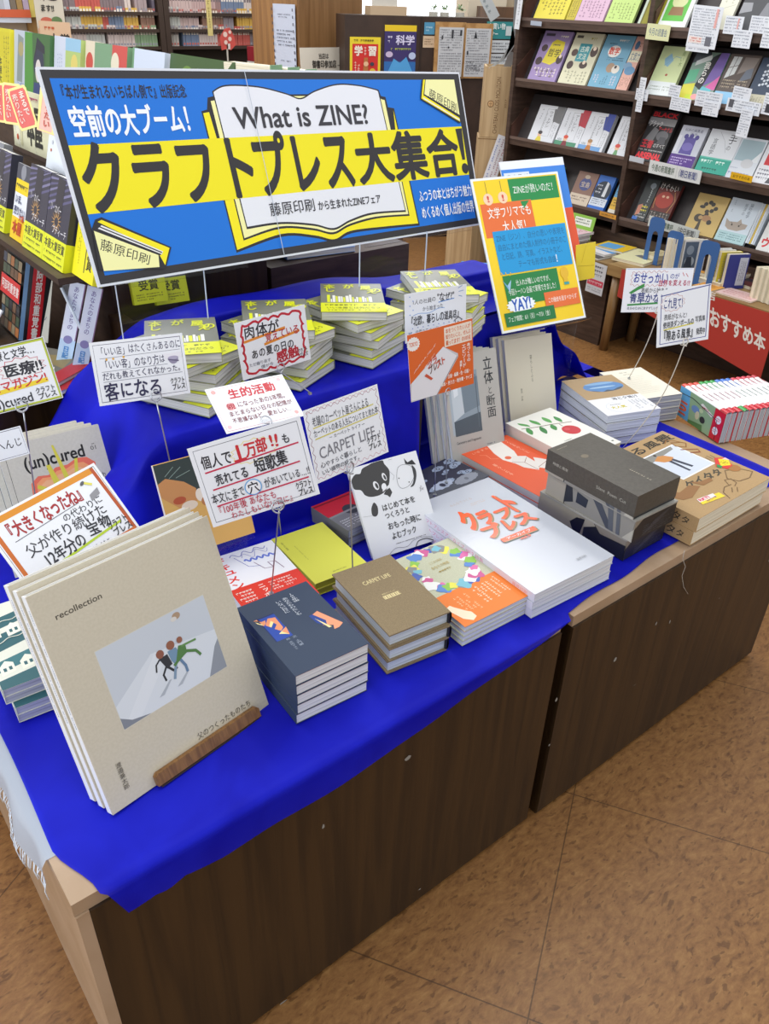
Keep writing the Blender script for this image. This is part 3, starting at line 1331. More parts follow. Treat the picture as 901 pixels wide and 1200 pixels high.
cards['nikutai'] = (pose(0.6596, 1.2251, 0.9011, 1.57, 2.22, 6.16), .1514, .1057, 'white card with thick wavy red border before the second yellow stack', [
    ('l', [(.5 + .43 * cos(t) / max(abs(cos(t)), abs(sin(t))) ** .9 + .012 * sin(t * 19), .5 + .43 * sin(t) / max(abs(cos(t)), abs(sin(t))) ** .9 + .022 * cos(t * 21))
           for t in [2 * pi * i / 110 for i in range(110)]], .04, '#bf1730', True),
    ('l', [(.09, .64), (.68, .70)], .045, '#e08b2a'), ('t', '肉体が', .10, .67, .60, .90, INK, H3),
    ('l', [(.36, .51), (.88, .58)], .045, '#e08b2a'), ('t', '覚えている', .38, .54, .88, .70, DRED, H3),
    ('t', 'あの夏の日の', .16, .31, .78, .48, INK, H3), ('t', '感触', .50, .12, .84, .33, DRED, H4),
    ('t', 'ただ繰り返す', .11, .19, .42, .255, '#6d6e78', H2), ('t', '僕が今', .27, .11, .45, .17, '#6d6e78', H2)] + logo(.82, .09, .965, .26))
cards['seiteki'] = (pose(0.5272, 1.0460, 0.9069, -1.28, -2.80, 59.11), .1412, .0898, 'white card with red heading tucked behind the ten thousand copies card', [
    ('f', .04, .006, '#c98a8a'), ('e', .08, .90, .045, .045, '#e9a9a6'), ('e', .92, .90, .04, .04, '#e3c0c4'), ('e', .93, .12, .04, .04, '#e9a9a6'), ('e', .07, .12, .04, .04, '#e3c0c4'),
    ('t', '生的活動', .23, .68, .84, .90, '#c8303a', H4), ('e', .20, .535, .085, .085, '#efb3b4'), ('t', '親', .15, .475, .25, .60, '#a8283a', H3),
    ('t', 'になったあの5年間。', .28, .475, .93, .60, '#7d2a34', H2), ('t', 'まとまらない日々の記憶が', .13, .315, .94, .43, '#7d2a34', H2),
    ('t', '不思議なほど、愛おしい…', .13, .165, .90, .28, '#7d2a34', H2)])
cards['kojin'] = (pose(0.4133, 0.8859, 0.8598, -20.74, 10.64, 8.51), .1586, .1224, 'large white card saying ten thousand copies sold in red underlined rows', [
    ('f', .05, .006, '#63666e'),
    ('p', burst(.54, .76, .22, .15, 15, .86), '#e8d88a'), ('p', burst(.54, .76, .21, .14, 15, .86), '#e9e9ea'),
    ('l', [(.08, .665), (.93, .70)], .02, '#c4284c'), ('t', '個人で', .07, .70, .34, .87, INK, H3), ('t', '1', .37, .70, .44, .88, RED, dict(b=.05)), ('l', [(.35, .70), (.46, .70)], .025, RED),
    ('t', '万部', .46, .71, .66, .88, RED, H4), ('t', '!!', .68, .74, .77, .88, RED, H3), ('t', 'も', .79, .73, .87, .86, INK, H3),
    ('l', [(.10, .445), (.90, .475)], .018, '#c4284c'), ('t', '売れてる', .14, .475, .44, .62, INK, H3), ('t', '短歌集', .50, .49, .80, .67, INK, H3),
    ('l', [(.09, .24), (.94, .255)], .018, '#c4284c'), ('t', '本文にまで', .06, .265, .36, .40, INK, H2), ('e', .44, .34, .10, .10, '#5fa0d8'), ('e', .44, .34, .088, .088, '#e9eaee'),
    ('t', '穴', .39, .27, .49, .41, INK, H3), ('t', 'があいている…!!', .54, .28, .965, .40, INK, H2),
    ('t', '『100年後 あなたも', .06, .125, .62, .235, '#b81c3c', H2), ('t', 'わたしもいない日に』', .18, .03, .78, .125, '#b81c3c', H2)] + logo(.80, .05, .95, .235))
cards['carpet'] = (pose(0.5820, 0.8730, 0.8795, 10.65, -2.61, 17.05), .1609, .1121, 'white card about carpets with pink stitched border beside the red underlined card', [
    ('l', wave(.03, .95, .97, .95, 11, .02, 90), .006, '#8c3d52'), ('l', wave(.03, .965, .97, .965, 11, -.02, 90), .005, '#d9a0ac'),
    ('l', wave(.965, .95, .965, .05, 8, .012, 70), .006, '#8c3d52'), ('l', wave(.03, .05, .97, .05, 11, .02, 90), .006, '#c88a98'), ('l', wave(.03, .95, .03, .05, 8, .012, 70), .006, '#8c3d52'),
    ('l', [(.08, .73), (.90, .75)], .016, '#cfc24e'), ('t', '老舗のカーペット屋さんによる', .08, .745, .84, .88, '#3a3a44', H2),
    ('l', [(.08, .58), (.94, .60)], .016, '#cfc24e'), ('t', 'カーペットのある人生についてまとめた本', .07, .605, .95, .71, '#3a3a44', H2),
    ('t', 'ー カーペット ライフ ー', .25, .505, .74, .565, '#55555e', H2),
    ('t', 'CARPET LIFE', .09, .30, .86, .46, '#77777f', dict(b=.004, hand=.15)), ('l', [(.88, .31), (.92, .31), (.92, .36)], .012, '#77777f'),
    ('t', '心やすらぐ暮らしと', .08, .175, .64, .25, '#55555e', H2), ('t', 'いい織物の話です。', .08, .08, .62, .15, '#55555e', H2)] + logo(.72, .13, .92, .33))
cards['kita'] = (pose(0.8753, 1.0289, 0.9874, -13.76, 2.66, 2.17), .1198, .0867, 'white dotted card with blue underlines above the orange printed card', [
    ('t', '1人の社員の', .12, .76, .50, .86, '#3c3f48', H2), ('t', '"なぜ?"', .52, .74, .80, .92, '#23252e', H3), ('l', [(.54, .73), (.80, .76)], .018, '#5f8fd0'),
    ('t', 'から始まった', .28, .60, .62, .70, '#3c3f48', H2), ('l', wave(.13, .54, .64, .60, 1.5, .02), .012, '#7fa6d8'),
    ('t', '『北欧、暮らしの道具店』', .06, .34, .92, .53, '#1f212a', H3),
    ('l', [(.86, .95), (.93, .99)], .015, '#8aa6c8'), ('l', [(.87, .88), (.95, .89)], .015, '#8aa6c8'), ('l', [(.87, .80), (.93, .77)], .015, '#8aa6c8')]
    + [('e', .12 + i * .085, .285 + .006 * (i % 2), .012, .012, '#8a9ccc') for i in range(9)] + [('e', .08 + .05 * (i % 2), .93 - .09 * i, .013, .013, '#8aa6d8') for i in range(5)]
    + [('t', '店長たちの18年の軌跡', .16, .165, .72, .24, '#6a6c76', H2),
       ('l', [(.80, .30), (.87, .36), (.94, .29)], .014, '#23252e'), ('l', [(.82, .30), (.82, .22), (.92, .22), (.92, .30)], .012, '#23252e'), ('e', .87, .255, .02, .02, '#7a6c58'),
       ('l', [(.06, .22), (.05, .06)], .012, '#5c7896'), ('e', .09, .20, .03, .014, '#7c98b8', 14, .7), ('e', .04, .14, .03, .014, '#7c98b8', 14, -.7)])
OR = '#dd6526'
cards['orange'] = (pose(0.8466, 0.9723, 0.9049, -9.43, 4.80, 3.82), .1302, .1204, 'square orange printed card with a tilted white magazine picture', [
    ('r', 0, 0, 1, 1, OR), ('p', burst(.085, .85, .10, .105, 16, .88), '#f0ece6'), ('t', 'TOKYO', .02, .82, .15, .88, OR, dict(b=.02)),
    ('r', .555, .68, .985, .965, '#f0e2d2'), ('t', '本をつくりたい人が', .575, .875, .965, .945, OR, dict(b=.012)), ('t', '知りたいこと、ぜんぶ', .575, .79, .965, .86, OR, dict(b=.012)), ('t', '載ってます！の107点', .575, .70, .965, .775, OR, dict(b=.012)),
    ('p', [(.0, .0), (.41, 0), (.76, .49), (.755, .54), (.53, .70), (.02, .285), (0, .27)], '#c9c7cc'),
    ('p', [(.0, .02), (.40, .0), (.735, .51), (.53, .70), (.02, .285)], '#e4e3e8'), ('l', [(.40, .0), (.75, .50)], .006, '#3d3a3a'),
    ('t', 'クラフトプレス', 0, 0, 0, 0, '#f4efe8', dict(b=.025, q=[(.05, .40), (.40, .735), (.435, .80), (.085, .465)])),
    ('t', 'アーカイブ', 0, 0, 0, 0, '#f4efe8', dict(b=.025, q=[(.09, .305), (.36, .575), (.40, .645), (.13, .375)])),
    ('t', 'クラ', 0, 0, 0, 0, '#c9543a', dict(b=.04, q=[(.26, .42), (.44, .50), (.42, .62), (.30, .56)])), ('t', 'プレス', 0, 0, 0, 0, '#6c4a44', dict(b=.03, q=[(.30, .33), (.50, .43), (.48, .56), (.28, .46)])),
    ('t', 'フト', 0, 0, 0, 0, '#c9543a', dict(b=.04, q=[(.41, .38), (.56, .46), (.55, .58), (.39, .50)])), ('p', [(.22, .34), (.32, .25), (.35, .27), (.25, .37)], '#c9543a'),
    ('t', '本づくりの', .895, .37, .955, .66, '#f4efe8', dict(v=True, b=.02)), ('t', 'エピソード', .815, .30, .885, .66, '#f4efe8', dict(v=True, b=.02)), ('t', '満載！', .775, .28, .815, .42, '#f4efe8', dict(v=True, b=.02)),
    ('t', '企画・編集・色・印刷・', .58, .20, .95, .265, '#f4efe8', dict(b=.02)), ('t', '製本・売り方・制作費・サイズ', .47, .10, .97, .165, '#f4efe8', dict(b=.02))])
cards['osekkai'] = (pose(1.4920 * 1.12, 1.0304 * 1.12, 1.5 + (.9267 - 1.5) * 1.12, -33.31, 0.41, 8.74), .1515 * 1.12, .0934 * 1.12, 'white card with blue lettering and green strokes, rear one at right', [
    ('l', [(.02, .98), (.98, .98)], .01, '#9fb0e0'), ('l', wave(.10, .90, .62, .93, 7, .022, 80), .01, '#c48a8a'), ('l', wave(.10, .62, .62, .60, 7, .022, 80), .01, '#c48a8a'), ('l', wave(.10, .90, .10, .62, 3, .012, 30), .01, '#c48a8a'),
    ('t', 'おせっかい', .12, .66, .64, .92, '#27389a', H3), ('t', 'のが', .66, .75, .80, .88, '#27389a', H2),
    ('l', [(.84, .90), (.87, .82)], .012, '#c43a3a'), ('l', [(.89, .88), (.93, .80)], .012, '#c43a3a'),
    ('t', '世界を変える!?', .50, .60, .97, .74, '#b41e50', H3), ('p', [(.08, .45), (.20, .58), (.30, .66), (.30, .58), (.20, .50), (.12, .42)], '#2f8a3c'),
    ('t', '表紙から始まる…', .26, .44, .72, .56, '#3c3f4a', H2), ('t', '青草かな', .10, .21, .56, .44, '#20307c', H3), ('l', [(.08, .17), (.60, .215)], .04, '#2f8a3c'),
    ('t', '自分のために涼すずしい風', .08, .06, .56, .13, '#55586a', H2)])
cards['koremite'] = (pose(1.4902, 0.9242, 0.8794, -18.97, 2.59, 12.61), .1330, .1182, 'square white card with navy frame on curved wire before the kraft books', [
    ('l', [(.05, .90), (.99, .98)], .018, '#2f3a8c'), ('l', [(.965, .99), (.945, .06)], .016, '#2f3a8c'), ('l', [(.945, .06), (.06, .05)], .012, '#2f3a8c'), ('l', [(.06, .05), (.065, .93)], .014, '#2f3a8c'),
    ('p', burst(.28, .76, .24, .16, 13, .85), '#c89a9a'), ('p', burst(.28, .76, .23, .15, 13, .85), '#e9e9ed'),
    ('t', 'これ見て!', .10, .66, .47, .85, '#20307c', H3), ('t', '表紙がなんと!', .12, .46, .56, .57, '#23242c', H2),
    ('l', [(.12, .295), (.70, .34)], .022, '#d8cc3a'), ('t', '使用済ダンボールの', .11, .325, .70, .44, '#23242c', H3), ('t', '写真集', .72, .35, .92, .46, '#23242c', H2),
    ('t', '『隙ある風景』', .08, .09, .74, .28, '#20202a', H3), ('t', '発売中', .75, .12, .93, .24, '#20202a', H3)])
cards['uncured'] = (pose(0.2157, 1.2611, 0.9326, -10.01, 5.06, 15.59), .1315, .0982, 'white card with yellow green border cut by the left picture edge', [
    ('f', .03, .03, '#b9c43a'), ('f', .015, .008, '#5e6a3a'),
    ('t', '医療と文学…', .32, .78, .86, .93, INK, H3), ('p', burst(.66, .60, .28, .19, 13, .8), '#c23a4a'), ('p', burst(.66, .60, .27, .178, 13, .8), '#e9e9ea'),
    ('t', '医療!!', .46, .50, .90, .70, INK, H4), ('l', [(.10, .30), (.90, .345)], .07, '#ecd02a'),
    ('t', '健康マガジン!', .12, .31, .90, .48, RED, H3), ('t', '(un)cured', .12, .07, .68, .22, INK, dict(hand=.2, b=.012))] + logo(.72, .06, .95, .26))
cards['ookiku'] = (pose(0.1571 * 1.13, 0.8585 * 1.13, 1.5 + (0.8744 - 1.5) * 1.13, 9.43, 6.90, 43.09), .1642 * 1.13, .1072 * 1.13, 'white card with brown brush border behind the standing beige books', [
    ('f', .035, .006, '#6f6a64'), ('l', [(.02, .935), (.94, .93)], .075, '#d98d22'), ('l', [(.95, .96), (.965, .05)], .045, '#b5501f'), ('l', [(.05, .90), (.05, .05)], .05, '#c8681f'), ('l', [(.36, .055), (.97, .055)], .05, '#c8681f'),
    ('t', '『大きくなったね』', .09, .66, .80, .86, '#a42a2a', H4), ('l', [(.13, .625), (.70, .665)], .008, '#5b5b62'), ('t', 'の代わりに', .52, .535, .88, .64, '#2c2c34', H2),
    ('t', '父が作り続けた', .15, .385, .86, .54, '#2c2c34', H2), ('l', [(.22, .155), (.90, .225)], .03, '#b4cc2a'),
    ('t', '12年分の', .22, .185, .58, .36, '#23232c', H3), ('t', '宝物', .62, .235, .84, .40, '#23232c', H3), ('t', 'recollection 父のつくったものたち', .24, .05, .74, .135, '#5a5a64', H2),
    ('l', [(.83, .84), (.88, .78)], .03, '#e0d860'), ('e', .815, .845, .035, .02, '#5a5a60', 14, .5), ('p', [(.80, .60), (.89, .64), (.90, .72), (.81, .68)], '#8f8f94')] + logo(.78, .08, .96, .29))
leaves = {}
for k, (M, w, h, lab, ops) in cards.items():
    leaves[k] = leaf('pop_card', lab, 'card', M, w, h, '#e9ebf0', ops, .0007, None, .3, .25)
leaf('pop_card', 'small white card showing below the yellow green bordered card', 'card', pose(0.185, 1.232, 0.868, -10, 5, 16), .088, .046, '#e6e9f0',
     [('f', .05, .012, '#55566a'), ('t', 'おへんじ', .36, .35, .95, .68, INK, H2)], .0007, None, .3, .25)


def wire(lab, card, fx, base, mid=None, r=.009, thick=.0012, col=STEEL, fy=0.0):
    """coil clip at the lower edge of a card, stem down to a small base"""
    M, w, h = cards[card][0], cards[card][1], cards[card][2]
    root = thing('wire_card_stand', lab, 'card holder', Matrix.Translation(base))
    I = Matrix.Translation(Vector(base) * -1)
    ring = [M @ Vector((fx * w + cos(t) * r, fy * h + r * .45 + sin(t) * r, .0022 + .0004 * i)) for i, t in
            enumerate([-pi / 2 + 2 * pi * k / 20 for k in range(21)])]
    m = MB()
    m.tube(ring, thick, col, 6)
    ring2 = [M @ Vector((fx * w + cos(t) * r * .9, fy * h + r * .45 + sin(t) * r, -.0032)) for t in [-pi / 2 + 2 * pi * k / 20 for k in range(21)]]
    m.tube(ring2, thick, col, 6)
    m.build('coil_clip', root, I)
    top = M @ Vector((fx * w, fy * h - r * .55, .0022))
    b = Vector(base)
    P = []
    for i in range(13):
        t = i / 12
        p = top.lerp(b + Vector((0, 0, .004)), t)
        if mid:
            p = p + Vector(mid) * (sin(pi * t))
        P.append(p)
    m = MB()
    m.tube(P, thick, col, 6)
    m.build('stem', root, I)
    m = MB()
    m.prism([(b.x + .004 * cos(a), b.y + .004 * sin(a)) for a in [2 * pi * i / 18 for i in range(18)]], b.z, b.z + .003, STEEL)
    m.build('base_disc', root, I)


wire('wire card stand holding the good customers card', 'kyaku', .60, (0.497, 1.165, TZ1 + .0075))
wire('wire card stand holding the wavy red bordered card', 'nikutai', .52, (0.79, 1.205, RZ + .0065))
wire('wire card stand holding the red headed card', 'seiteki', .5, (0.688, 1.165, TZ1 + .0085))
wire('wire card stand rising from the red banded book', 'kojin', .60, (0.545, 0.966, .628), (0.0, 0.0, 0.004))
wire('wire card stand holding the carpet card', 'carpet', .41, (0.722, 0.970, TZ1 + .0045))
wire('thin wire card stand holding the dotted white card', 'kita', .5, (1.02, 1.08, .60), None, .006, .0009)
wire('thin wire card stand holding the orange printed card', 'orange', .55, (1.075, 1.105, .60), None, .006, .0009)
wire('bent white wire stand holding the blue lettered card', 'osekkai', .55, (1.812, 1.186, .6375), (0.012, 0, 0), .008, .0013, ink('#cfc9bd', .4))
wire('curved white wire stand holding the navy framed card', 'koremite', .52, (1.575, 1.012, TZ1 + .0045), (0.02, -.01, 0), .008, .0013, ink('#cfc9bd', .4))
wire('wire card stand holding the yellow green bordered card', 'uncured', .52, (0.27, 1.31, TZ1 + .0075))
wire('wire card stand holding the brown bordered card', 'ookiku', .60, (0.30, 1.03, TZ1 + .0045))

# ================================================================== books on the front tables
ZB = TZ1 + 0.0045
GAP = 0.0004


def stack(n, name, cat, kind, M0, w, l, t, cov, ops, group, jit=(0, 0, 0), **kw):
    """n copies piled up; kind describes the copy for the label"""
    rnd = random.Random(hash(kind) % 1000 if False else len(kind) * 7)
    z = 0.0
    key = kind
    out = []
    for i in range(n):
        dx, dy, da = [(rnd.random() - .5) * 2 * j for j in jit]
        if i == n - 1:
            dx = dy = da = 0
        c = Matrix.Translation((w / 2 + dx, l / 2 + dy, z)) @ Matrix.Rotation(radians(da), 4, 'Z') @ Matrix.Translation((-w / 2, -l / 2, 0))
        place = nth(n - 1 - i, n)
        lab = ('%s copy of the %s' % (place, kind)) if n > 1 else kind
        b = book(name, lab, cat, M0 @ c, w, l, t, cov, ops, group=group if n > 1 else None, key=key, **kw)
        out.append(b)
        z += t + GAP + (0.0007 if kw.get('band') else 0)
    return out


# --- navy books
NV = '#2f3e55'
navy_ops = [
    ('p', [(.10, .77), (.33, .77), (.33, .43), (.10, .43)], '#16285e'), ('p', [(.115, .755), (.33, .755), (.33, .43), (.115, .43)], '#2146a2'),
    ('p', [(.05, .765), (.10, .765), (.115, .66), (.16, .68), (.18, .72), (.13, .72), (.10, .74)], '#e8956a'),
    ('p', [(.14, .66), (.22, .73), (.31, .71), (.30, .56), (.25, .53), (.20, .58), (.26, .62), (.24, .67), (.17, .62)], '#e8956a'),
    ('p', [(.06, .745), (.10, .70), (.115, .69), (.115, .67), (.07, .71)], '#f1dc9a'), ('p', [(.17, .635), (.23, .69), (.25, .66), (.18, .61)], '#f1dc9a'),
    ('p', [(.20, .505), (.335, .555), (.305, .455), (.27, .475)], '#f1dc9a'), ('p', [(.25, .52), (.335, .555), (.305, .455)], '#e8956a'),
    ('p', [(.70, .56), (.80, .585), (.95, .335), (.87, .305), (.80, .305), (.83, .355), (.72, .40), (.76, .47)], '#ec9a74'),
    ('p', [(.665, .565), (.715, .57), (.80, .44), (.76, .37), (.68, .45)], '#23418e'), ('p', [(.70, .515), (.76, .345), (.80, .345), (.76, .41)], '#f1dc9a'),
    ('t', '100年後', .645, .79, .735, .925, '#cfd6e0', dict(v=True)), ('t', 'あなたもわたしも', .545, .62, .625, .90, '#cfd6e0', dict(v=True)), ('t', 'いない日に', .445, .70, .525, .89, '#cfd6e0', dict(v=True)),
    ('t', '文 土門蘭', .30, .28, .36, .42, '#9aa5b6', dict(v=True)), ('t', '絵 寺田マユミ', .22, .26, .27, .42, '#9aa5b6', dict(v=True))]
stack(5, 'paperback_book', 'book', 'navy poem book with cut out picture window', flat(0.4503, 0.7433, ZB, -2.87), .1292, .1869, .0193, NV, navy_ops,
      'navy poem books', (.0012, .0012, .5), spine='L', rough=.6, inner='#d98a70')

# --- bronze carpet books
BRONZE = speckle('bronze_cloth', '#7f6e52', '#8f7d5e', 900, .75, .1)
GOLD = '#dccb94'
carp_ops = [('t', 'CARPET LIFE', .27, .70, .73, .755, GOLD, dict(b=.01)), ('r', .36, .43, .63, .48, GOLD), ('t', '堀田カーペット', .375, .495, .60, .515, GOLD),
            ] + [('r', .375 + i * .034, .435, .381 + i * .034 + .006 * (i % 2), .475, '#7c6a4f') for i in range(8)]
stack(3, 'hardcover_book', 'book', 'bronze clothbound carpet book with gold title', flat(0.6271, 0.7451, ZB, -6.01), .1191, .1862, .0272, BRONZE, carp_ops,
      'bronze carpet books', (.003, .003, 1.0), spine='R', hard=True, spcol='#17171a', pages=paper_edge('blue_white_pages', '#d3dae0', '#aab4bd'))

# --- flower cover books with orange band
def blob(cx, cy, r, col, k):
    return ('p', [(cx + r * cos(t) * (1 + .22 * sin(k + 3 * t)) * 1.25, cy + r * .72 * sin(t) * (1 + .25 * cos(k * 2 + 4 * t))) for t in [2 * pi * i / 20 for i in range(20)]], col)


flower_ops = []
rnd = random.Random(11)
pal = ['#e9e9e4', '#d96fa6', '#5a86c8', '#8cc04e', '#e3dc55', '#8a8a86', '#76b8c8', '#4a63b0', '#ecebea', '#c85a90']
for i in range(34):
    a = 2 * pi * i / 34
    flower_ops.append(blob(.53 + .38 * cos(a) + rnd.uniform(-.05, .05), .69 + .265 * sin(a) + rnd.uniform(-.025, .025), rnd.uniform(.045, .085), pal[i % 10], i * 1.7))
flower_ops += [('t', 'ここから先は', .42, .77, .62, .805, '#b39a52', dict(hand=.4)), ('t', 'あなたの物語', .38, .70, .66, .74, '#b39a52', dict(hand=.4)), ('g', .42, .63, .62, .67, 1, '#b39a52')]
obi_ops = [('g', .50, .25, .80, .85, 5, '#fbe9cf', True), ('g', .83, .30, .93, .90, 2, '#fbe9cf', True), ('g', .20, .20, .42, .80, 4, '#f6d0a0', True),
           ('p', [(.02, .62), (.10, .66), (.12, .58), (.20, .36), (.24, .28), (.24, .12), (.16, .06), (.08, .20), (.05, .40)], '#f4dfc2')]
SAGE = speckle('sage_cover', '#b9bba0', '#c3c4ab', 500, .6, .05)
ob = stack(3, 'paperback_book', 'book', 'pale green flower wreath book', flat(0.7724, 0.7211, ZB, -1.65), .1491, .2199, .0103, SAGE, flower_ops,
           'flower wreath books', (.002, .002, .6), spine='R', spcol='#d6d6d2', inner='#d05a86', pages=paper_edge('lilac_white_pages', '#dcdfe8', '#b4b8c6'))
book('paperback_book', 'topmost pale green flower wreath book with orange paper band', 'book', flat(0.7724, 0.7211, ZB + 3 * .0107, -1.65), .1491, .2199, .0103, SAGE,
     flower_ops, spine='R', spcol='#d6d6d2', inner='#d05a86', group='flower wreath books', band=(0.0, .40, '#e87a24', obi_ops), pages=MATS['lilac_white_pages'])

# --- white craft press archive
CR = '#f2561c'
SH = '#83805c'


def block(s, q, col=CR, sh='#8a7a52'):
    d = (.012, -.010)
    q2 = [(x + d[0], y + d[1]) for x, y in q]
    q1 = [(x + d[0] * .5, y + d[1] * .5) for x, y in q]
    return [('t', s, 0, 0, 0, 0, sh, dict(b=.05, q=q2)), ('t', s, 0, 0, 0, 0, sh, dict(b=.05, q=q1)), ('t', s, 0, 0, 0, 0, col, dict(b=.055, q=q))]


craft_ops = [('t', 'みんなでつくる', .30, .86, .58, .885, '#b9a49a'), ('g', .48, .80, .68, .83, 2, '#c4b0a8')]
craft_ops += block('ク', [(.17, .60), (.37, .60), (.40, .79), (.22, .81)]) + block('ラ', [(.33, .60), (.53, .60), (.57, .745), (.38, .74)]) + block('フ', [(.52, .59), (.73, .59), (.79, .70), (.56, .70)]) + \
    block('ト', [(.72, .60), (.90, .60), (.90, .83), (.70, .83)]) + block('プ', [(.22, .485), (.43, .475), (.47, .60), (.25, .61)]) + block('レ', [(.45, .485), (.64, .485), (.65, .60), (.50, .60)]) + block('ス', [(.62, .485), (.87, .48), (.87, .59), (.66, .60)])
craft_ops += [('p', [(.312, .412), (.725, .398), (.735, .438), (.318, .445)], SH), ('p', [(.305, .42), (.715, .406), (.725, .446), (.312, .455)], CR),
              ('t', 'アーカイブ', 0, 0, 0, 0, '#d8d8da', dict(b=.02, q=[(.36, .426), (.66, .416), (.665, .440), (.365, .448)])), ('t', 'vol.9', 0, 0, 0, 0, '#e2603a', dict(b=.04, q=[(.47, .385), (.60, .38), (.60, .402), (.47, .408)])),
              ('t', '藤原印刷', .66, .075, .78, .093, '#7b7d84')]
stack(3, 'magazine_book', 'book', 'large glossy white archive book with orange block title', flat(0.9200, 0.7017, ZB, -2.14), .2099, .352, .0182, '#bcc0ca', craft_ops,
      'white archive books', (.0012, .0012, .35), spine='L', rough=.24, coat=.5, spcol='#d9d6e2', pages=paper_edge('white_pages', '#e3e4e6', '#c2c4c8'),
      sops=[('t', 'クラフトプレスアーカイブ vol.9 特集', .06, .25, .62, .75, '#d97aa0'), ('t', '藤原印刷', .84, .25, .95, .75, '#e08a80')])

# --- dark lidded boxes
def boxset(lab, M, w, l, t, top, lidh, front, side, ops, fops, lops):
    root = thing('slipcase_box', lab, 'box', M, 'lidded photo book boxes')
    m = MB()
    m.box(.0015, w - .0015, .0015, l - .0015, 0, t - .003, side)
    S = Matrix(((0, 0, -1, .0013), (-1, 0, 0, l), (0, 1, 0, 0), (0, 0, 0, 1)))
    Sheet(m, l, t, S, .0001, .4).draw(fops)
    S = Matrix(((1, 0, 0, 0), (0, 0, -1, .0013), (0, 1, 0, 0), (0, 0, 0, 1)))
    Sheet(m, w, t, S, .0001, .4).draw(lops)
    m.build('box_body', root)
    m = MB()
    m.box(0, w, 0, l, t - lidh, t, top)
    Sheet(m, w, l, TZ(t), .0001, .5).draw(ops)
    S = Matrix(((0, 0, -1, 0), (-1, 0, 0, l), (0, 1, 0, t - lidh), (0, 0, 0, 1)))
    Sheet(m, l, lidh, S, .0001, .5).draw(front)
    m.build('box_lid', root)
    return root


TAUPE = speckle('taupe_lid', '#48433b', '#4f4a42', 160, .5, .02)
GP = speckle('grey_photo_side', '#8d8a82', '#a5a299', 14, .5, .0)
DKP = speckle('dark_photo_side', '#15161a', '#3c3d42', 60, .45, .0)
photo = [('r', .0, 0, 1, 1, '#8f8c86'), ('p', [(.0, 0), (.22, 0), (.22, 1), (0, 1)], '#a49d90'), ('r', .225, 0, .235, 1, '#26272a'), ('p', [(.235, .1), (.33, .3), (.30, .9), (.235, .9)], '#2c2f36'),
         ('p', [(.36, .35), (.48, .35), (.49, .75), (.36, .85)], '#2f3440'), ('p', [(.52, 1), (.62, 1), (.80, 0), (.72, 0)], '#4a4e58'), ('p', [(.70, 1), (.76, 1), (.80, 0), (.75, 0)], '#5e626a'),
         ('p', [(.80, 1), (.84, 1), (.87, 0), (.83, 0)], '#5e626a'), ('p', [(.90, 0), (1, 0), (1, .6)], '#b5b1a6')]
photo2 = [('r', 0, 0, 1, 1, '#8b8377'), ('p', [(0, 0), (.48, 0), (.48, 1), (0, 1)], '#97907f'), ('p', [(.38, .4), (.45, .75), (.54, .85), (.51, .1), (.44, 0)], '#1c1d22'), ('p', [(.54, 0), (1, 0), (1, .7), (.72, .6), (.62, 1), (.54, 1)], '#22242a'),
          ('p', [(.54, .5), (.66, .8), (.62, 1), (.54, 1)], '#a19a8c')]
dark = [('r', 0, 0, 1, 1, '#1d1e22'), ('p', [(0, .5), (.25, 1), (0, 1)], '#8a8070'), ('p', [(.2, .0), (.6, .4), (.9, .9), (.5, .6)], '#33343a'), ('g', .25, .05, .95, .55, 5, '#4c4d52')]
LB = (1.1944, 0.7095)
bx = [((0.004, 0.006), 0.6, photo2, .0505), ((0.002, -0.004), -0.8, photo, .0505), ((-.001, .001), -.2, None, .053)]
z = ZB
for i, ((dx, dy), da, ph, t) in enumerate(bx):
    M = flat(LB[0] + dx, LB[1] + dy, z, -.53 + da)
    if i < 2:
        boxset(['bottom grey photo printed box under two others', 'middle grey photo printed box between two others'][i], M, .1323, .2282, t, GP, .004, [], DKP, [], ph, dark)
    else:
        boxset('topmost taupe lidded box with small silver lettering', M, .1323, .2282, t, TAUPE, .047, [('t', '時間と風景', .08, .42, .26, .56, '#b8b4a8', dict(b=.0)), ('t', 'Silent  Poem  Cut', .58, .40, .90, .55, '#aaa79c')], DKP,
               [('g', .52, .10, .58, .34, 1, '#b3aa94', True), ('g', .10, .93, .34, .955, 1, '#8d8775'), ('e', .30, .72, .04, .03, '#6f6553')], photo, dark)
    z += t + GAP

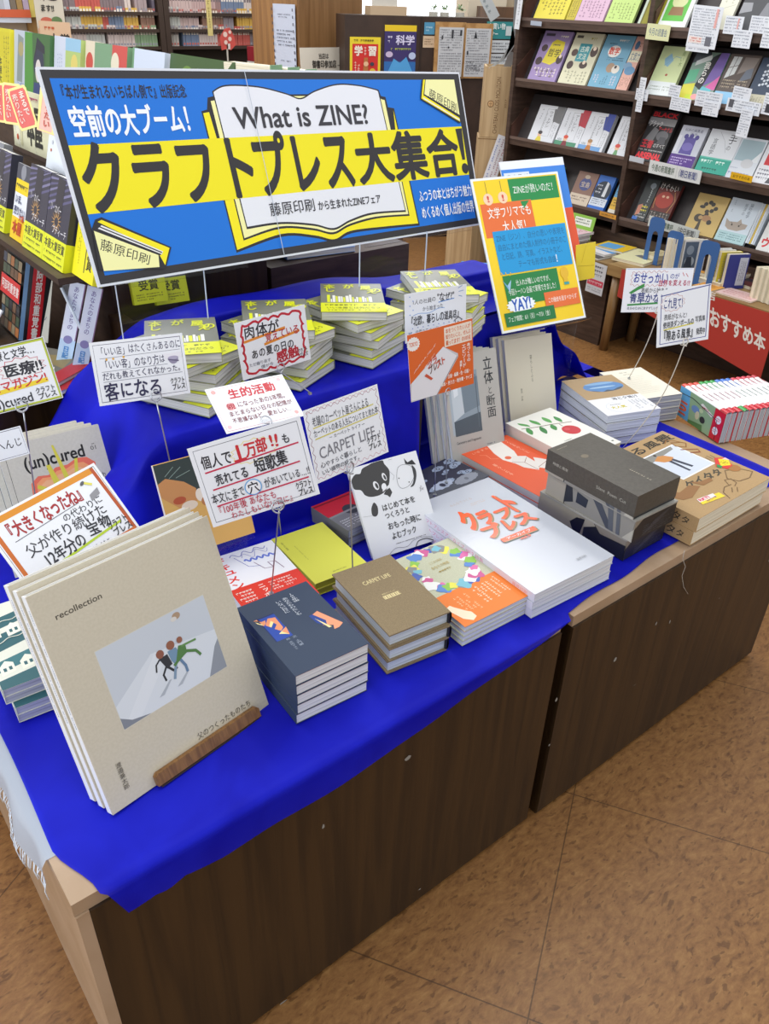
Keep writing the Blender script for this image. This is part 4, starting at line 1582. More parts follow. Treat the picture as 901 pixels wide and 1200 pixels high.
# --- kraft books
KRAFT = speckle('kraft_paper', '#ad8e63', '#b29368', 300, .75, .03)
kraft_ops = [
    ('r', .40, .395, .85, .80, '#e6e8ee'), ('r', .415, .41, .835, .785, '#cfd6e2'), ('p', [(.415, .70), (.415, .785), (.80, .785), (.78, .745)], '#8b8a84'),
    ('p', [(.47, .71), (.56, .745), (.62, .72), (.66, .66), (.59, .625), (.52, .65)], '#c98a4c'), ('p', [(.56, .64), (.595, .635), (.59, .45), (.565, .45)], '#383c4c'), ('p', [(.60, .64), (.635, .65), (.67, .48), (.64, .475)], '#383c4c'), ('e', .55, .765, .014, .014, '#3c2c22'),
    ('t', '隙ある風景', 0, 0, 0, 0, '#2f2b22', dict(hand=.7, b=.02, q=[(.04, .84), (.97, .855), (.97, .965), (.05, .945)])),
    ('t', 'ケイタタ', 0, 0, 0, 0, '#4a4436', dict(hand=.8, b=.03, q=[(.31, .275), (.77, .255), (.79, .355), (.35, .37)])),
    ('l', [(.86, .44), (.87, .50)], .006, '#5c543e'), ('l', [(.90, .45), (.90, .51)], .006, '#5c543e'), ('l', [(.93, .45), (.94, .50)], .006, '#5c543e'),
    ('l', [(.80, .84), (.86, .87), (.92, .82), (.96, .74), (.90, .70), (.84, .76), (.86, .82), (.93, .78)], .01, '#8a5c28'), ('l', [(.82, .70), (.95, .62), (.92, .58), (.84, .62)], .012, '#8a4a28'),
    ('p', [(.06, .33), (.17, .36), (.20, .30), (.36, .32), (.42, .26), (.22, .20), (.13, .22), (.10, .28)], '#946a40'), ('p', [(.40, .35), (.48, .30), (.60, .29), (.58, .25), (.45, .25)], '#946a40'),
    ('l', [(.70, .20), (.80, .28), (.92, .24), (.97, .14), (.86, .10), (.74, .12), (.70, .20)], .008, '#7a6040'), ('l', [(.62, .14), (.66, .20), (.72, .18), (.70, .12), (.64, .10)], .007, '#7a6040'),
    ('e', .90, .26, .06, .05, '#a4703c'), ('l', [(.44, .02), (.48, .10), (.56, .14), (.64, .13)], .006, '#6a5436'), ('l', [(.54, .06), (.60, .10)], .006, '#6a5436'), ('l', [(.58, .04), (.64, .08)], .006, '#6a5436'),
    ('p', [(.19, .095), (.44, .06), (.45, .12), (.22, .155)], '#efd23a'), ('p', [(.20, .125), (.38, .10), (.40, .14), (.22, .165)], '#e8e2de'), ('t', 'RKT!', 0, 0, 0, 0, '#d2365a', dict(b=.05, q=[(.215, .13), (.33, .115), (.335, .145), (.22, .158)])),
    ('g', .26, .085, .40, .115, 1, '#7a2f60'),
    ('p', [(.80, .36), (.92, .45), (1.0, .40), (.93, .29), (.84, .28)], '#d23a32'), ('p', [(.84, .34), (.93, .42), (.995, .37), (.92, .30)], '#efd42a'), ('g', .875, .325, .96, .385, 3, '#2a2418'), ('p', [(.80, .35), (.84, .38), (.85, .33), (.81, .32)], '#2d8c50'), ('p', [(.955, .40), (1.0, .40), (.99, .35)], '#e9c4cc')]
stack(2, 'paperback_book', 'book', 'brown kraft book with photo and inked title', flat(1.3573, 0.6637, ZB, 0.82), .2761, .2790, .0335, KRAFT, kraft_ops,
      'kraft photo books', (.006, .006, .8), spine='L', rough=.7, pages=PAGE_CREAM,
      sops=[('t', '隙ある風景', .10, .2, .52, .8, '#3a3428', dict(hand=.6)), ('t', 'ケイタタ', .62, .2, .94, .8, '#3a3428', dict(hand=.8, b=.01))])

# --- orange hand book, apple book
hand_ops = [('p', [(.52, 1), (.78, 1), (.70, .72), (.60, .60), (.50, .52), (.42, .55), (.36, .66), (.40, .80)], '#e2ddd6'), ('p', [(.42, .58), (.56, .66), (.72, .58), (.70, .40), (.56, .32), (.44, .44)], '#dcd6d0'),
            ('l', [(.42, .58), (.56, .50), (.70, .56)], .006, '#8a5a4a'), ('l', [(.56, .50), (.56, .33)], .006, '#8a5a4a'), ('e', .47, .66, .035, .03, '#d8623a'), ('p', [(.60, .36), (.78, .52), (.90, .40), (.80, .34), (.92, .26), (.74, .24)], '#dcd6d0'),
            ('l', [(.62, .36), (.90, .40)], .006, '#8a5a4a'), ('t', 'いきする', .12, .90, .46, .935, '#f2b89a', dict(hand=.3)), ('t', 'つくる手のしごと', .80, .60, .86, .94, '#f2b89a', dict(v=True)), ('t', '暮らしの手', .12, .40, .18, .66, '#f2b89a', dict(v=True)),
            ('l', [(.18, .86), (.26, .82), (.24, .74), (.34, .70)], .004, '#f2a884'), ('l', [(.84, .30), (.92, .26), (.88, .18)], .004, '#f2a884')]
stack(2, 'paperback_book', 'book', 'orange book with white hand drawing', flat(1.2002, 0.9451, ZB, 1.79), .1586, .2418, .0178, '#dd5427', hand_ops,
      'orange hand books', (.001, .001, .3), spine='L', spcol='#c9c2ba', pages=PAGE_CREAM)
apple_ops = [('l', [(.05, .80), (.30, .74), (.55, .70), (.90, .62)], .012, '#6b5040'), ('e', .68, .49, .105, .10, '#c2242e'), ('e', .645, .525, .035, .03, '#cf4048'), ('l', [(.66, .60), (.67, .66)], .008, '#5c4030'),
             ('p', spl([(0.15, 0.79), (0.150, 0.705), (0.05, 0.64), (0.050, 0.725)], 4, True), '#3c8a40'), ('p', spl([(0.22, 0.79), (0.230, 0.845), (0.14, 0.92), (0.130, 0.865)], 4, True), '#4f9a4a'), ('p', spl([(0.35, 0.73), (0.355, 0.640), (0.26, 0.57), (0.255, 0.660)], 4, True), '#2f7c3a'), ('p', spl([(0.4, 0.75), (0.440, 0.820), (0.38, 0.91), (0.340, 0.840)], 4, True), '#4f9a4a'),
             ('p', spl([(0.55, 0.7), (0.560, 0.625), (0.47, 0.57), (0.460, 0.645)], 4, True), '#3c8a40'), ('p', spl([(0.6, 0.72), (0.660, 0.790), (0.62, 0.88), (0.560, 0.810)], 4, True), '#5aa352'), ('p', spl([(0.76, 0.67), (0.825, 0.736), (0.8, 0.82), (0.735, 0.754)], 4, True), '#3c8a40'), ('g', .30, .33, .48, .36, 1, '#8a8a84'), ('r', .90, .06, .94, .08, '#6f7a70')]
stack(2, 'paperback_book', 'book', 'white book with red apple branch', flat(1.3553, 0.9788, ZB, -.95), .1576, .2270, .0298, '#e6e4db', apple_ops,
      'apple branch books', (.001, .001, .3), spine='L', spcol='#dcd9cf', pages=PAGE_CREAM)

# --- oval photo stack and list stack
oval_ops = [('r', 0, .0, 1, .42, '#dfe0e4'), ('r', 0, .42, 1, 1, '#a68a62')]
oval_ops += [('e', .57, .71, .135, .265, '#4f7fb4', 30, 1.57), ('p', spl([(.24, .66), (.34, .60), (.46, .585), (.56, .62), (.66, .60), (.78, .64), (.90, .66), (.82, .61), (.70, .585), (.57, .576), (.44, .58), (.32, .615)], 3, True), '#3c4a58'), ('e', .56, .80, .030, .20, '#7ea6cc', 20, 1.57), ('e', .54, .70, .018, .18, '#9dbcd6', 16, 1.57)]
oval_ops += [('t', '海と夕焼け', .42, .34, .92, .41, '#2d2f36', dict(hand=.5, b=.01)), ('p', burst(.36, .17, .22, .13, 18, .92), '#c9cbd2'), ('p', burst(.36, .17, .21, .122, 18, .92), '#dfe0e4'), ('t', '大人気', .22, .14, .50, .20, '#c4b81e', dict(b=.04)), ('g', .26, .22, .46, .25, 1, '#6a6c74'),
             ('g', .64, .06, .95, .30, 5, '#8a8c94', True)]
stack(4, 'paperback_book', 'book', 'tan and white book with oval sea photo', flat(1.5506, 1.0521, ZB, -18.37), .1544, .2208, .0213, '#d5d6da', oval_ops,
      'oval sea photo books', (.002, .002, .8), spine='R', back='#55585e', pages=paper_edge('blue_white_pages2', '#dfe4ee', '#b9c0cc'))
list_ops = [('t', '目次', .36, .87, .56, .91, '#77776e'), ('t', '海のもの', .40, .80, .62, .835, '#77776e')] + [('r', .18 + .01 * (i % 3), .72 - i * .05, .80 - .05 * (i % 4), .724 - i * .05, '#a9a89c') for i in range(12)]
stack(4, 'paperback_book', 'book', 'cream book with ruled list cover', flat(1.722, 1.085, ZB, -18), .1350, .1850, .0178, '#e2dccb', list_ops,
      'cream list books', (.002, .002, .8), spine='R', pages=PAGE_GREY)

# --- yellow, red banded, grey, lace books
stack(2, 'paperback_book', 'book', 'plain pale yellow book with tiny title', flat(0.6455, 0.9823, ZB, -3.86), .1158, .1701, .0143, '#d9d94e',
      [('t', '夜の雲', .07, .70, .11, .88, '#6a6a28', dict(v=True)), ('g', .22, .40, .25, .74, 1, '#8a8a3a', True), ('t', '藤原印刷', .40, .08, .66, .10, '#8a8a3a')],
      'pale yellow books', (.001, .001, .4), spine='L', pages=ink('#a7a31c', .8))
dok_ops = [('t', 'ドキュメン', .05, .42, .24, .97, '#d8372a', dict(v=True, hand=.5, b=.03)), ('l', wave(.30, .92, .85, .94, 3, .03), .008, '#5a5fae'), ('l', wave(.45, .80, .90, .78, 5, .02), .02, '#5f74c8'), ('l', wave(.45, .86, .86, .90, 2, .05), .006, '#8c8fc4'),
           ('l', [(.55, .74), (.62, .60), (.74, .58), (.72, .68), (.82, .66), (.86, .52)], .008, '#8a6f86'), ('l', [(.35, .90), (.45, .70), (.60, .66)], .006, '#5a5fae')]
dband = [('g', .04, .12, .30, .88, 7, '#f3dcd4'), ('t', 'ニッポンノ', .36, .08, .46, .92, '#f6e6dc', dict(v=True, b=.02)), ('g', .52, .55, .92, .90, 4, '#f3dcd4'), ('e', .80, .34, .16, .12, '#6a1a14'), ('g', .56, .08, .92, .18, 1, '#f3dcd4')]
book('paperback_book', 'white book with red brush title and red paper band', 'book', flat(0.4850, 0.9350, .606, -5.5), .1300, .1880, .0195, '#e6e6ea', dok_ops, spine='R',
     band=(0.0, .44, '#d6331f', dband), pages=PAGE)
stack(2, 'paperback_book', 'book', 'plain white book under the red banded one', flat(0.4850, 0.9380, ZB, -5.0), .1300, .1870, .0190, '#dcdce0', [], 'plain white books', (.002, .002, 1), spine='R')
grey_ops = [('r', 0, .40, 1, 1, '#c42430'), ('r', 0, .0, 1, .40, '#77777a'), ('e', .55, .40, .12, .12, '#3a3a3e'), ('r', 0, .37, 1, .41, '#8a8a8c'), ('g', .08, .06, .55, .26, 4, '#c8c8ca'), ('l', [(0, .74), (1, .70)], .03, '#7a1420')]
stack(2, 'paperback_book', 'book', 'red and grey book beneath the carpet card', flat(0.7880, 1.0750, ZB, 4.7), .1050, .1500, .0190, '#77777a', grey_ops, 'red and grey books', (.003, .003, .8), spine='L',
      pages=paper_edge('grey_blue_pages', '#c7ccd6', '#9298a6'))
lace_ops = []
rnd = random.Random(4)
for i in range(16):
    cx, cy, r = rnd.uniform(.05, .98), rnd.uniform(.32, 1.0), rnd.uniform(.03, .085)
    lace_ops += [('p', burst(cx, cy, r * 1.5, r, 9, .85), '#8f9cb4'), ('e', cx, cy, r * .55, r * .55, '#23253a'), ('e', cx, cy, r * .3, r * .3, '#a3aec2')]
lace_ops += [('r', 0, 0, 1, .30, '#4a4d58'), ('p', burst(.72, .22, .22, .13, 14, .92), '#8d929e'), ('e', .72, .22, .045, .045, '#6a6e7a'), ('p', burst(.36, .36, .20, .12, 11, .85), '#aab4c8'), ('e', .36, .36, .06, .06, '#2a2c40')]
stack(2, 'paperback_book', 'book', 'dark lace patterned book', flat(1.0133, 1.0600, ZB, 7.04), .1721, .2680 * .45, .0140, '#23243c', lace_ops, 'dark lace books', (.001, .001, .3), spine='L', pages=paper_edge('lav_pages', '#cfd2dc', '#9fa3b2'))

# --- teal town books at the left edge
teal_ops = [('r', 0, 0, 1, 1, '#dfe0d2'), ('p', [(0, .80), (1, .92), (1, .80), (0, .66)], '#2d5f66'), ('p', [(0, .60), (1, .72), (1, .56), (0, .40)], '#2d5f66'), ('p', [(0, .30), (1, .42), (1, .30), (0, .18)], '#39747a'), ('p', [(0, .0), (1, .0), (1, .18), (0, .10)], '#2d5f66')]
for i in range(9):
    x = .05 + (i % 5) * .2
    y = .12 + (i // 5) * .42
    teal_ops += [('p', [(x, y + .02), (x + .14, y + .04), (x + .14, y + .14), (x + .07, y + .18), (x, y + .12)], '#e9ead9'), ('r', x + .03, y + .06, x + .06, y + .10, '#2d5f66'), ('r', x + .085, y + .065, x + .115, y + .105, '#2d5f66')]
teal_ops += [('l', wave(0, .73, 1, .84, 5, .012), .008, '#dfe0d2'), ('l', wave(0, .50, 1, .63, 5, .012), .008, '#dfe0d2'), ('l', [(.68, .02), (.70, .30), (.76, .36), (.84, .34)], .012, '#e9ead9'), ('l', [(.70, .30), (.62, .34), (.56, .31)], .012, '#e9ead9'),
             ('p', [(.88, .40), (.99, .42), (.98, .44), (.90, .43)], '#d9643c')]
SPB = paper_edge('lavender_pages', '#bfc2d4', '#9a9db4')
TE = on_z(23.3, 847, ZB)
TP = on_z(72, 828, ZB)
ang = math.degrees(math.atan2(TP.y - TE.y, TP.x - TE.x))
stack(2, 'magazine_book', 'book', 'lower teal town pattern book in left corner pile', flat(TE.x, TE.y, ZB, ang), .150, .210, .0150, '#dfe0d2', teal_ops, 'teal town books', (.001, .001, .3), spine='L', pages=SPB)
stack(2, 'magazine_book', 'book', 'upper teal town pattern book in left corner pile', flat(TE.x - .008, TE.y + .014, ZB + .0312, ang + 1), .150, .210, .0140, '#dfe0d2', teal_ops, 'teal town books', (.001, .001, .3), spine='L', pages=SPB)

# ================================================================== standing books
def standing(n, name, kind, P, w, h, t, cov, ops, step, group, cat='book', lift=.0, **kw):
    """front cover in the given plane, copies behind one another"""
    M = pose(*P)
    for i in range(n):
        Mi = M @ Matrix.Translation((step[0] * i, step[1] * i, -t - i * (t + .0008)))
        lab = kind if n == 1 else ('%s %s' % (['front copy of the', 'second copy behind the', 'third copy behind the', 'rearmost copy behind the'][i if i < n - 1 or n == 4 or i == 0 else i], kind))
        book(name, lab, cat, Mi, w, h, t, cov, ops, group=group if n > 1 else None, key='st' + kind, **kw)


BEI = speckle('beige_cover', '#c4bba6', '#c9c0ac', 260, .7, .03)
def remap(ops, fx, fy, k):
    out = []
    for o in ops:
        if o[0] == 'e':
            out.append((o[0], fx(o[1]), fy(o[2]), o[3] * k, o[4] * k, *o[5:]))
        elif o[0] == 'r':
            out.append(('r', fx(o[1]), fy(o[2]), fx(o[3]), fy(o[4]), o[5]))
        elif o[0] == 'l':
            out.append(('l', [(fx(x), fy(y)) for x, y in o[1]], o[2] * k, *o[3:]))
        else:
            out.append((o[0], [(fx(x), fy(y)) for x, y in o[1]], o[2]))
    return out


rec_photo = [
           ('r', .2945, .4175, .8015, .6975, '#cfc9b9'), ('r', .297, .42, .80, .695, '#c3c9d1'), ('p', [(.297, .42), (.80, .42), (.80, .565), (.50, .60), (.297, .50)], '#d3d8de'), ('p', [(.297, .42), (.37, .42), (.55, .56), (.52, .60)], '#d9dde2'),
           ('p', [(.297, .42), (.42, .42), (.34, .435), (.297, .46)], '#7d828b'), ('p', [(.71, .42), (.80, .42), (.80, .53), (.775, .51)], '#8d929a'), ('e', .655, .675, .016, .012, '#a98e74'), ('e', .64, .668, .012, .008, '#d4cfc9'),
           ]
rec_fig = [
           ('p', [(.49, .475), (.505, .475), (.44, .42), (.41, .42)], '#aab0b8'), ('p', [(.59, .465), (.605, .465), (.55, .42), (.52, .42)], '#aab0b8'),
           # three little figures
           ('l', [(.50, .55), (.47, .515), (.475, .48)], .010, '#26272b'), ('l', [(.50, .55), (.53, .51), (.555, .515)], .012, '#26272b'), ('p', [(.475, .60), (.525, .605), (.535, .545), (.50, .535)], '#2a2b30'), ('l', [(.48, .60), (.45, .58), (.44, .545)], .008, '#2a2b30'),
           ('e', .488, .622, .021, .021, '#8a5340'),
           ('p', [(.53, .615), (.58, .615), (.60, .55), (.55, .53), (.535, .56)], '#6f8ea8'), ('l', [(.56, .55), (.535, .50), (.52, .465)], .014, '#7c93aa'), ('l', [(.58, .55), (.60, .50), (.60, .465)], .014, '#5f7c9c'), ('e', .556, .638, .022, .022, '#8f5840'),
           ('p', [(.595, .615), (.635, .605), (.63, .56), (.60, .55), (.565, .535), (.56, .55)], '#4e7a3e'), ('l', [(.60, .56), (.54, .53)], .014, '#4e7a3e'), ('l', [(.625, .57), (.68, .545), (.70, .51)], .014, '#4e7a3e'), ('l', [(.61, .605), (.70, .60)], .010, '#5f8a4a'), ('e', .612, .64, .016, .016, '#8f5840'),
           ]
rec_ops = [('t', 'recollection', .085, .866, .325, .892, '#4a4438', dict(b=.012))]
rec_ops += remap(rec_photo, lambda x: .197 + (x - .297) * 1.256, lambda y: .306 + (y - .42) * 1.331, 1.3)
rec_ops += remap(rec_fig, lambda x: x + .008, lambda y: .53 + (y - .63) * .87, .92)
rec_ops += [('t', '父のつくったものたち', .536, .068, .895, .100, '#4f493d'), ('t', '渡邉兼太郎', .092, .065, .124, .195, '#5a5446', dict(v=True))]
REC = (0.1648, 0.7524, 0.5685, 11.58, -2.29, 22.98)
standing(3, 'hardcover_book', 'beige square book with photo of three figures', REC, .2781, .3202, .0155, BEI, rec_ops, (-.002, .0072), 'beige figure books', spine='L', hard=True,
         back='#dcdad4', spcol='#e4e7ec', pages=paper_edge('bright_pages', '#eef1f5', '#cfd6df'), sops=[('g', .06, .35, .60, .65, 1, '#7d8ea6')])
EZ = pose(*REC)
root = thing('book_easel', 'wooden book easel holding up the beige square books', 'stand', EZ)
WAL = wood('easel_wood', '#6e4a26', '#8a6134', (60, 8, 60), .35, .05)
m = MB()
m.prism([(.068, .0005), (.068, .0145), (.072, .0185), (.250, .0185), (.254, .0145), (.254, .0005)], .0006, .0095, WAL)
m.build('front_lip', root)
m = MB()
m.box(.072, .250, -.0030, -.0004, -.010, .0095, ink('#2b1c10', .5))
m.box(.12, .18, .034, .20, -.0640, -.0585, WAL)
m.build('back_rest', root)

r = ray(114.9, 497).normalized()
tmp = pose(0, 0, 0, -6, 1, 22)
Uv, Vv = tmp.to_3x3().col[0], tmp.to_3x3().col[1]
UW, UH = .175, .247
up_ = EYE + r * 1.56 - Uv * UW - Vv * UH
GREYC = speckle('grey_board', '#c6c3bb', '#cbc8c0', 220, .7, .02)
unc_ops = [('l', [(.06, .98), (.045, .02)], .003, '#3a3a3c'), ('t', '(un)cured', .20, .80, .80, .89, '#17171a', dict(b=.022)), ('t', '01', .86, .83, .93, .86, '#3a3a3c'), ('r', .88, .87, .91, .874, '#3a3a3c')]
coral = [(.20, .60), (.22, .70), (.30, .74), (.40, .73), (.48, .77), (.60, .77), (.70, .80), (.80, .79), (.87, .74), (.86, .66), (.90, .58), (.84, .50), (.30, .48)]
unc_ops += [('p', coral, '#e8705a'), ('p', [(.52 + (x - .52) * .84, .64 + (y - .64) * .80) for x, y in coral], '#f2a06e'), ('p', [(.52 + (x - .52) * .7, .63 + (y - .63) * .62) for x, y in coral], '#f0b488'),
            ('p', [(.40, .80), (.44, .80), (.50, .62), (.44, .58)], '#d8cf4a'), ('p', [(.50, .93), (.52, .93), (.60, .62), (.55, .60)], '#d8cf4a'), ('p', [(.68, .80), (.71, .80), (.66, .62), (.62, .62)], '#d8cf4a'), ('p', [(.26, .66), (.28, .68), (.50, .58), (.44, .54)], '#d8cf4a'),
            ('p', [(0, .46), (.10, .50), (.30, .48), (.30, .40), (0, .38)], '#e8705a'), ('p', [(.88, .48), (1, .52), (1, .38), (.90, .36)], '#e8705a'), ('t', 'わた', .90, .55, .94, .66, '#2f2f32', dict(v=True)), ('g', .2, .1, .8, .3, 5, '#77756e')]
standing(4, 'magazine_book', 'grey magazine with coral and yellow cover drawing', (up_.x, up_.y, up_.z, -6, 1, 22), UW, UH, .0095, GREYC, unc_ops, (-.010, .0044), 'grey coral magazines', spine='L', pages=PAGE_CREAM,
         spcol='#cfd8e2', back='#d6d2c8')
# clear easel under them
m = MB()
ub = Vector(up_)
m.box(-.002, UW + .002, -.004, -.001, -.05, .012, CLEAR, pose(up_.x, up_.y, up_.z, -6, 1, 22))
c0 = ub + Uv * (UW / 2)
m.box(c0.x - .06, c0.x + .06, c0.y - .02, c0.y + .09, TZ1 + .0075, TZ1 + .0105, CLEAR)
m.box(c0.x - .05, c0.x + .05, c0.y + .02, c0.y + .0235, TZ1 + .0105, ub.z - .002, CLEAR)
tag(m.build('book_easel'), 'clear acrylic easel carrying the grey coral magazines', 'stand')

BK = '#2b2a2c'
BG = '#3b3a3a'
bear_ops = [('p', [(min(1, max(.003, x)), min(.997, y)) for x, y in spl([(.01, .78), (.004, .868), (.077, .925), (.149, .92), (.197, .965), (.30, .985), (.345, .995), (.494, .995), (.512, .95), (.553, .878), (.533, .796), (.477, .707), (.363, .648), (.22, .648), (.135, .684), (.097, .748)], 4, True)], BG),
            ('e', .317, .752, .030, .050, '#dcdcde', 18, .2), ('e', .325, .748, .015, .033, BG, 16, .2), ('e', .461, .818, .024, .045, '#dcdcde', 18, .2), ('e', .466, .812, .012, .030, BG, 16, .2), ('e', .419, .718, .028, .038, '#e2e2e4', 18, -.3),
            ('p', [(.385, .64), (.43, .675), (.492, .69), (.51, .635), (.46, .59), (.43, .62)], BG), ('l', [(.385, .675), (.49, .715)], .013, '#dcdcde'),
            ('p', spl([(.155, .50), (.175, .545), (.225, .585), (.255, .53), (.235, .46), (.195, .437), (.155, .455)], 4, True), BG), ('l', [(.02, .47), (.15, .455)], .003, '#9a9a9c'),
            ('l', spl([(.631, .786), (.68, .87), (.767, .89), (.863, .855), (.885, .79), (.86, .72), (.769, .655), (.66, .645), (.62, .70), (.631, .786)], 4), .004, '#66666a'),
            ('l', [(.58, .98), (.64, 1.0 - .02)], .003, '#77777a'), ('p', [(.80, .955), (.835, .90), (.91, .915), (.945, .855), (.87, .868), (.80, .89)], '#2b2b2d'),
            ('p', spl([(.885, .86), (.92, .80), (.90, .72), (.84, .645), (.78, .635), (.83, .67), (.865, .73), (.875, .80)], 4, True), '#3a3a3c'), ('e', .655, .76, .007, .007, BK), ('e', .78, .69, .007, .007, BK),
            ('l', [(.90, .60), (.95, .57), (.93, .62), (.90, .56), (.96, .59)], .005, '#8a8a8e'), ('l', [(.55, .86), (.60, .80), (.57, .76)], .003, '#8a8a8e'),
            ('t', 'はじめて本を', .307, .465, .80, .54, BK, dict(b=.016)), ('t', 'つくろうと', .315, .375, .68, .445, BK, dict(b=.016)), ('t', 'おもった時に', .315, .255, .81, .335, BK, dict(b=.016)), ('t', 'よむブック', .329, .145, .70, .222, BK, dict(b=.016)),
            ('g', .36, .085, .82, .10, 1, '#3a3a3c'), ('l', spl([(.22, .0), (.34, .05), (.50, .03), (.62, .075), (.78, .075), (.92, .03)]), .004, '#77777c'), ('l', spl([(.62, .0), (.68, .05), (.80, .05), (.90, .0)]), .010, '#55555a')]
BEAR = (0.8014, 1.0096, 0.5645, -15.36, 4.91, 34.34)
book('paperback_book', 'white book with black bear head leaning behind the flower book', 'book', pose(*BEAR) @ TZ(-.011), .1501, .1850, .011, '#dcdde0', bear_ops, spine='L', spcol='#e8eaf2')

rit_ops = [('p', [(.06, .27), (.40, .35), (.40, .86), (.06, .86)], '#a9b6c0'), ('r', .10, .26, .60, .84, '#8d9ca8'), ('p', [(.10, .26), (.60, .26), (.60, .44), (.10, .40)], '#4e5a64'), ('p', [(.10, .40), (.30, .46), (.28, .74), (.10, .70)], '#c3cdd4'), ('p', [(.30, .46), (.60, .50), (.60, .78), (.30, .74)], '#74838f'),
           ('p', [(.14, .62), (.22, .64), (.22, .80), (.14, .80)], '#dfe5ea'), ('l', [(.55, .3), (.56, .8)], .01, '#5b6872'), ('t', '立体', .72, .68, .90, .94, '#22262c', dict(v=True, b=.01)), ('t', 'と', .77, .585, .86, .66, '#22262c'), ('t', '断面', .72, .36, .90, .58, '#22262c', dict(v=True, b=.004)),
           ('t', 'Geometry and Fragments', .10, .185, .56, .21, '#3d4148'), ('g', .66, .08, .88, .13, 2, '#6c7078')]
RIT = (1.1700, 1.2000, 0.5650, -5.04, -1.22, 18.89)
# keep the measured picture plane; the foot is hidden behind the orange book
standing(4, 'paperback_book', 'grey book with blue window photo', (1.1661, 1.1784, 0.5800, -4.90, -1.47, 19.20), .1574, .2489, .0085, '#b4b2ac', rit_ops, (-.012, .0032), 'grey window photo books', spine='L', spcol='#dfe4ee')
cre_ops = [('t', '暮らしとふる', .50, .50, .55, .80, '#6b6556', dict(v=True)), ('t', '藤原 印刷', .26, .31, .30, .45, '#6b6556', dict(v=True)), ('r', 0, 0, 1, .13, '#d3cdbb'), ('t', '暮らし', .24, .05, .48, .08, '#77705f')]
standing(3, 'paperback_book', 'plain cream book with tiny vertical title', (1.4217, 1.2389, 0.5700, -10, -1.0, 20), .1473, .2287, .0120, '#d8d0bb', cre_ops, (-.008, .0047), 'plain cream books', spine='L', spcol='#bfc4d0', pages=PAGE_CREAM)
pic_ops = [('r', 0, 0, 1, 1, '#d9ab5e'), ('p', [(0, 1), (.48, 1), (.52, .66), (.42, .62), (.30, .74), (0, .78)], '#2d3a38'), ('p', [(0, .80), (.10, .84), (.30, .76), (.42, .66), (.40, .52), (.18, .50), (0, .66)], '#c98d56'), ('e', .30, .50, .09, .05, '#e4d3c0'), ('e', .45, .58, .05, .07, '#e9ded0'),
           ('e', .20, .58, .07, .04, '#b4502e'), ('e', .50, .50, .05, .05, '#b87848'), ('l', [(.10, .86), (.22, .94)], .006, '#8aa098'), ('l', [(.14, .83), (.30, .92)], .006, '#8aa098'), ('l', [(.22, .82), (.40, .86)], .006, '#8aa098')]
book('paperback_book', 'tan photo book standing behind the ten thousand copies card', 'book', pose(0.4336, 1.0698, 0.6356, -4, 0, 22) @ Matrix.Translation((0, .048, -.010)), .1480, .1620, .010, '#d9ab5e', pic_ops, spine='L', spcol='#e4e4e6')
m = MB()
m.box(.44, .58, 1.075, 1.14, TZ1 + .0075, TZ1 + .0105, CLEAR)
m.box(.44, .58, 1.105, 1.108, TZ1 + .0105, .676, CLEAR)
m.box(.44, .58, 1.072, 1.1045, .673, .676, CLEAR)
tag(m.build('book_easel'), 'clear acrylic easel under the tan photo book', 'stand')

# ================================================================== yellow green bookshop books on the riser
Y = '#d8de1a'
G6 = '#74766c'
ylw = [('r', 0, .30, 1, 1, G6)]
rnd = random.Random(2)
x = .10
for i in range(17):
    h_ = rnd.uniform(.10, .26)
    w_ = rnd.uniform(.02, .05)
    ylw.append(('r', x, .33, x + w_, .33 + h_, '#e2e2dc' if i % 3 else Y))
    x += w_ + .008
for s, x0, y0 in [('本', .05, .80), ('し', .05, .68), ('が', .36, .80), ('屋', .64, .76), ('の', .80, .66), ('え', .72, .62)]:
    ylw.append(('t', s, x0, y0, x0 + .19, y0 + .16, Y, dict(b=.03)))
yband = [('g', .06, .62, .94, .88, 1, '#55561e'), ('t', 'いい本屋とは何だろう', .08, .34, .92, .55, '#4c4e14', dict(b=.01)), ('g', .10, .10, .80, .28, 1, '#77781e')]
kinds = [('s', 0.4960, 1.2822, -24.57, .1437, .1934, 6), ('s2', 0.700, 1.292, -28, .140, .190, 6), ('s3', 0.8896, 1.3128, -33.84, .1365, .1798, 6), ('s4', 1.1178, 1.2713, -25.98, .1314, .1901, 6)]
names_ = ['leftmost yellow pile behind the good customers card', 'yellow pile behind the wavy bordered card', 'third yellow pile with its front uncovered', 'rightmost yellow pile behind the dotted card']
TB = .0180
for (k, x, y, a, w, l, n), nm in zip(kinds, names_):
    c = Matrix.Rotation(radians(a), 3, 'Z') @ Vector((w / 2, l / 2, 0)) + Vector((x, y, 0))
    rnd = random.Random(len(nm))
    for i in range(n):
        if i == n - 1:
            ang = a
            ctr = c
        else:
            ang = a + 62 + rnd.uniform(-6, 6) - (n - 1 - i) * 1.5
            if i == n - 2:
                ang = a + 40
            ctr = c + Vector((rnd.uniform(-.006, .006), rnd.uniform(-.006, .006), 0))
        M = Matrix.Translation((ctr.x, ctr.y, RZ + .0065 + i * (TB + .0012))) @ Matrix.Rotation(radians(ang), 4, 'Z') @ Matrix.Translation((-.066, -.094, 0))
        book('paperback_book', '%s book in the %s' % (nth(n - 1 - i, n), nm), 'book', M, .132, .188, TB, G6, ylw, spine='R', group='yellow bookshop books', key='ylw',
             band=(0, .30, Y, yband), rough=.35, coat=.2, pages=paper_edge('greyish_pages', '#d8d8d2', '#aeb0aa'))

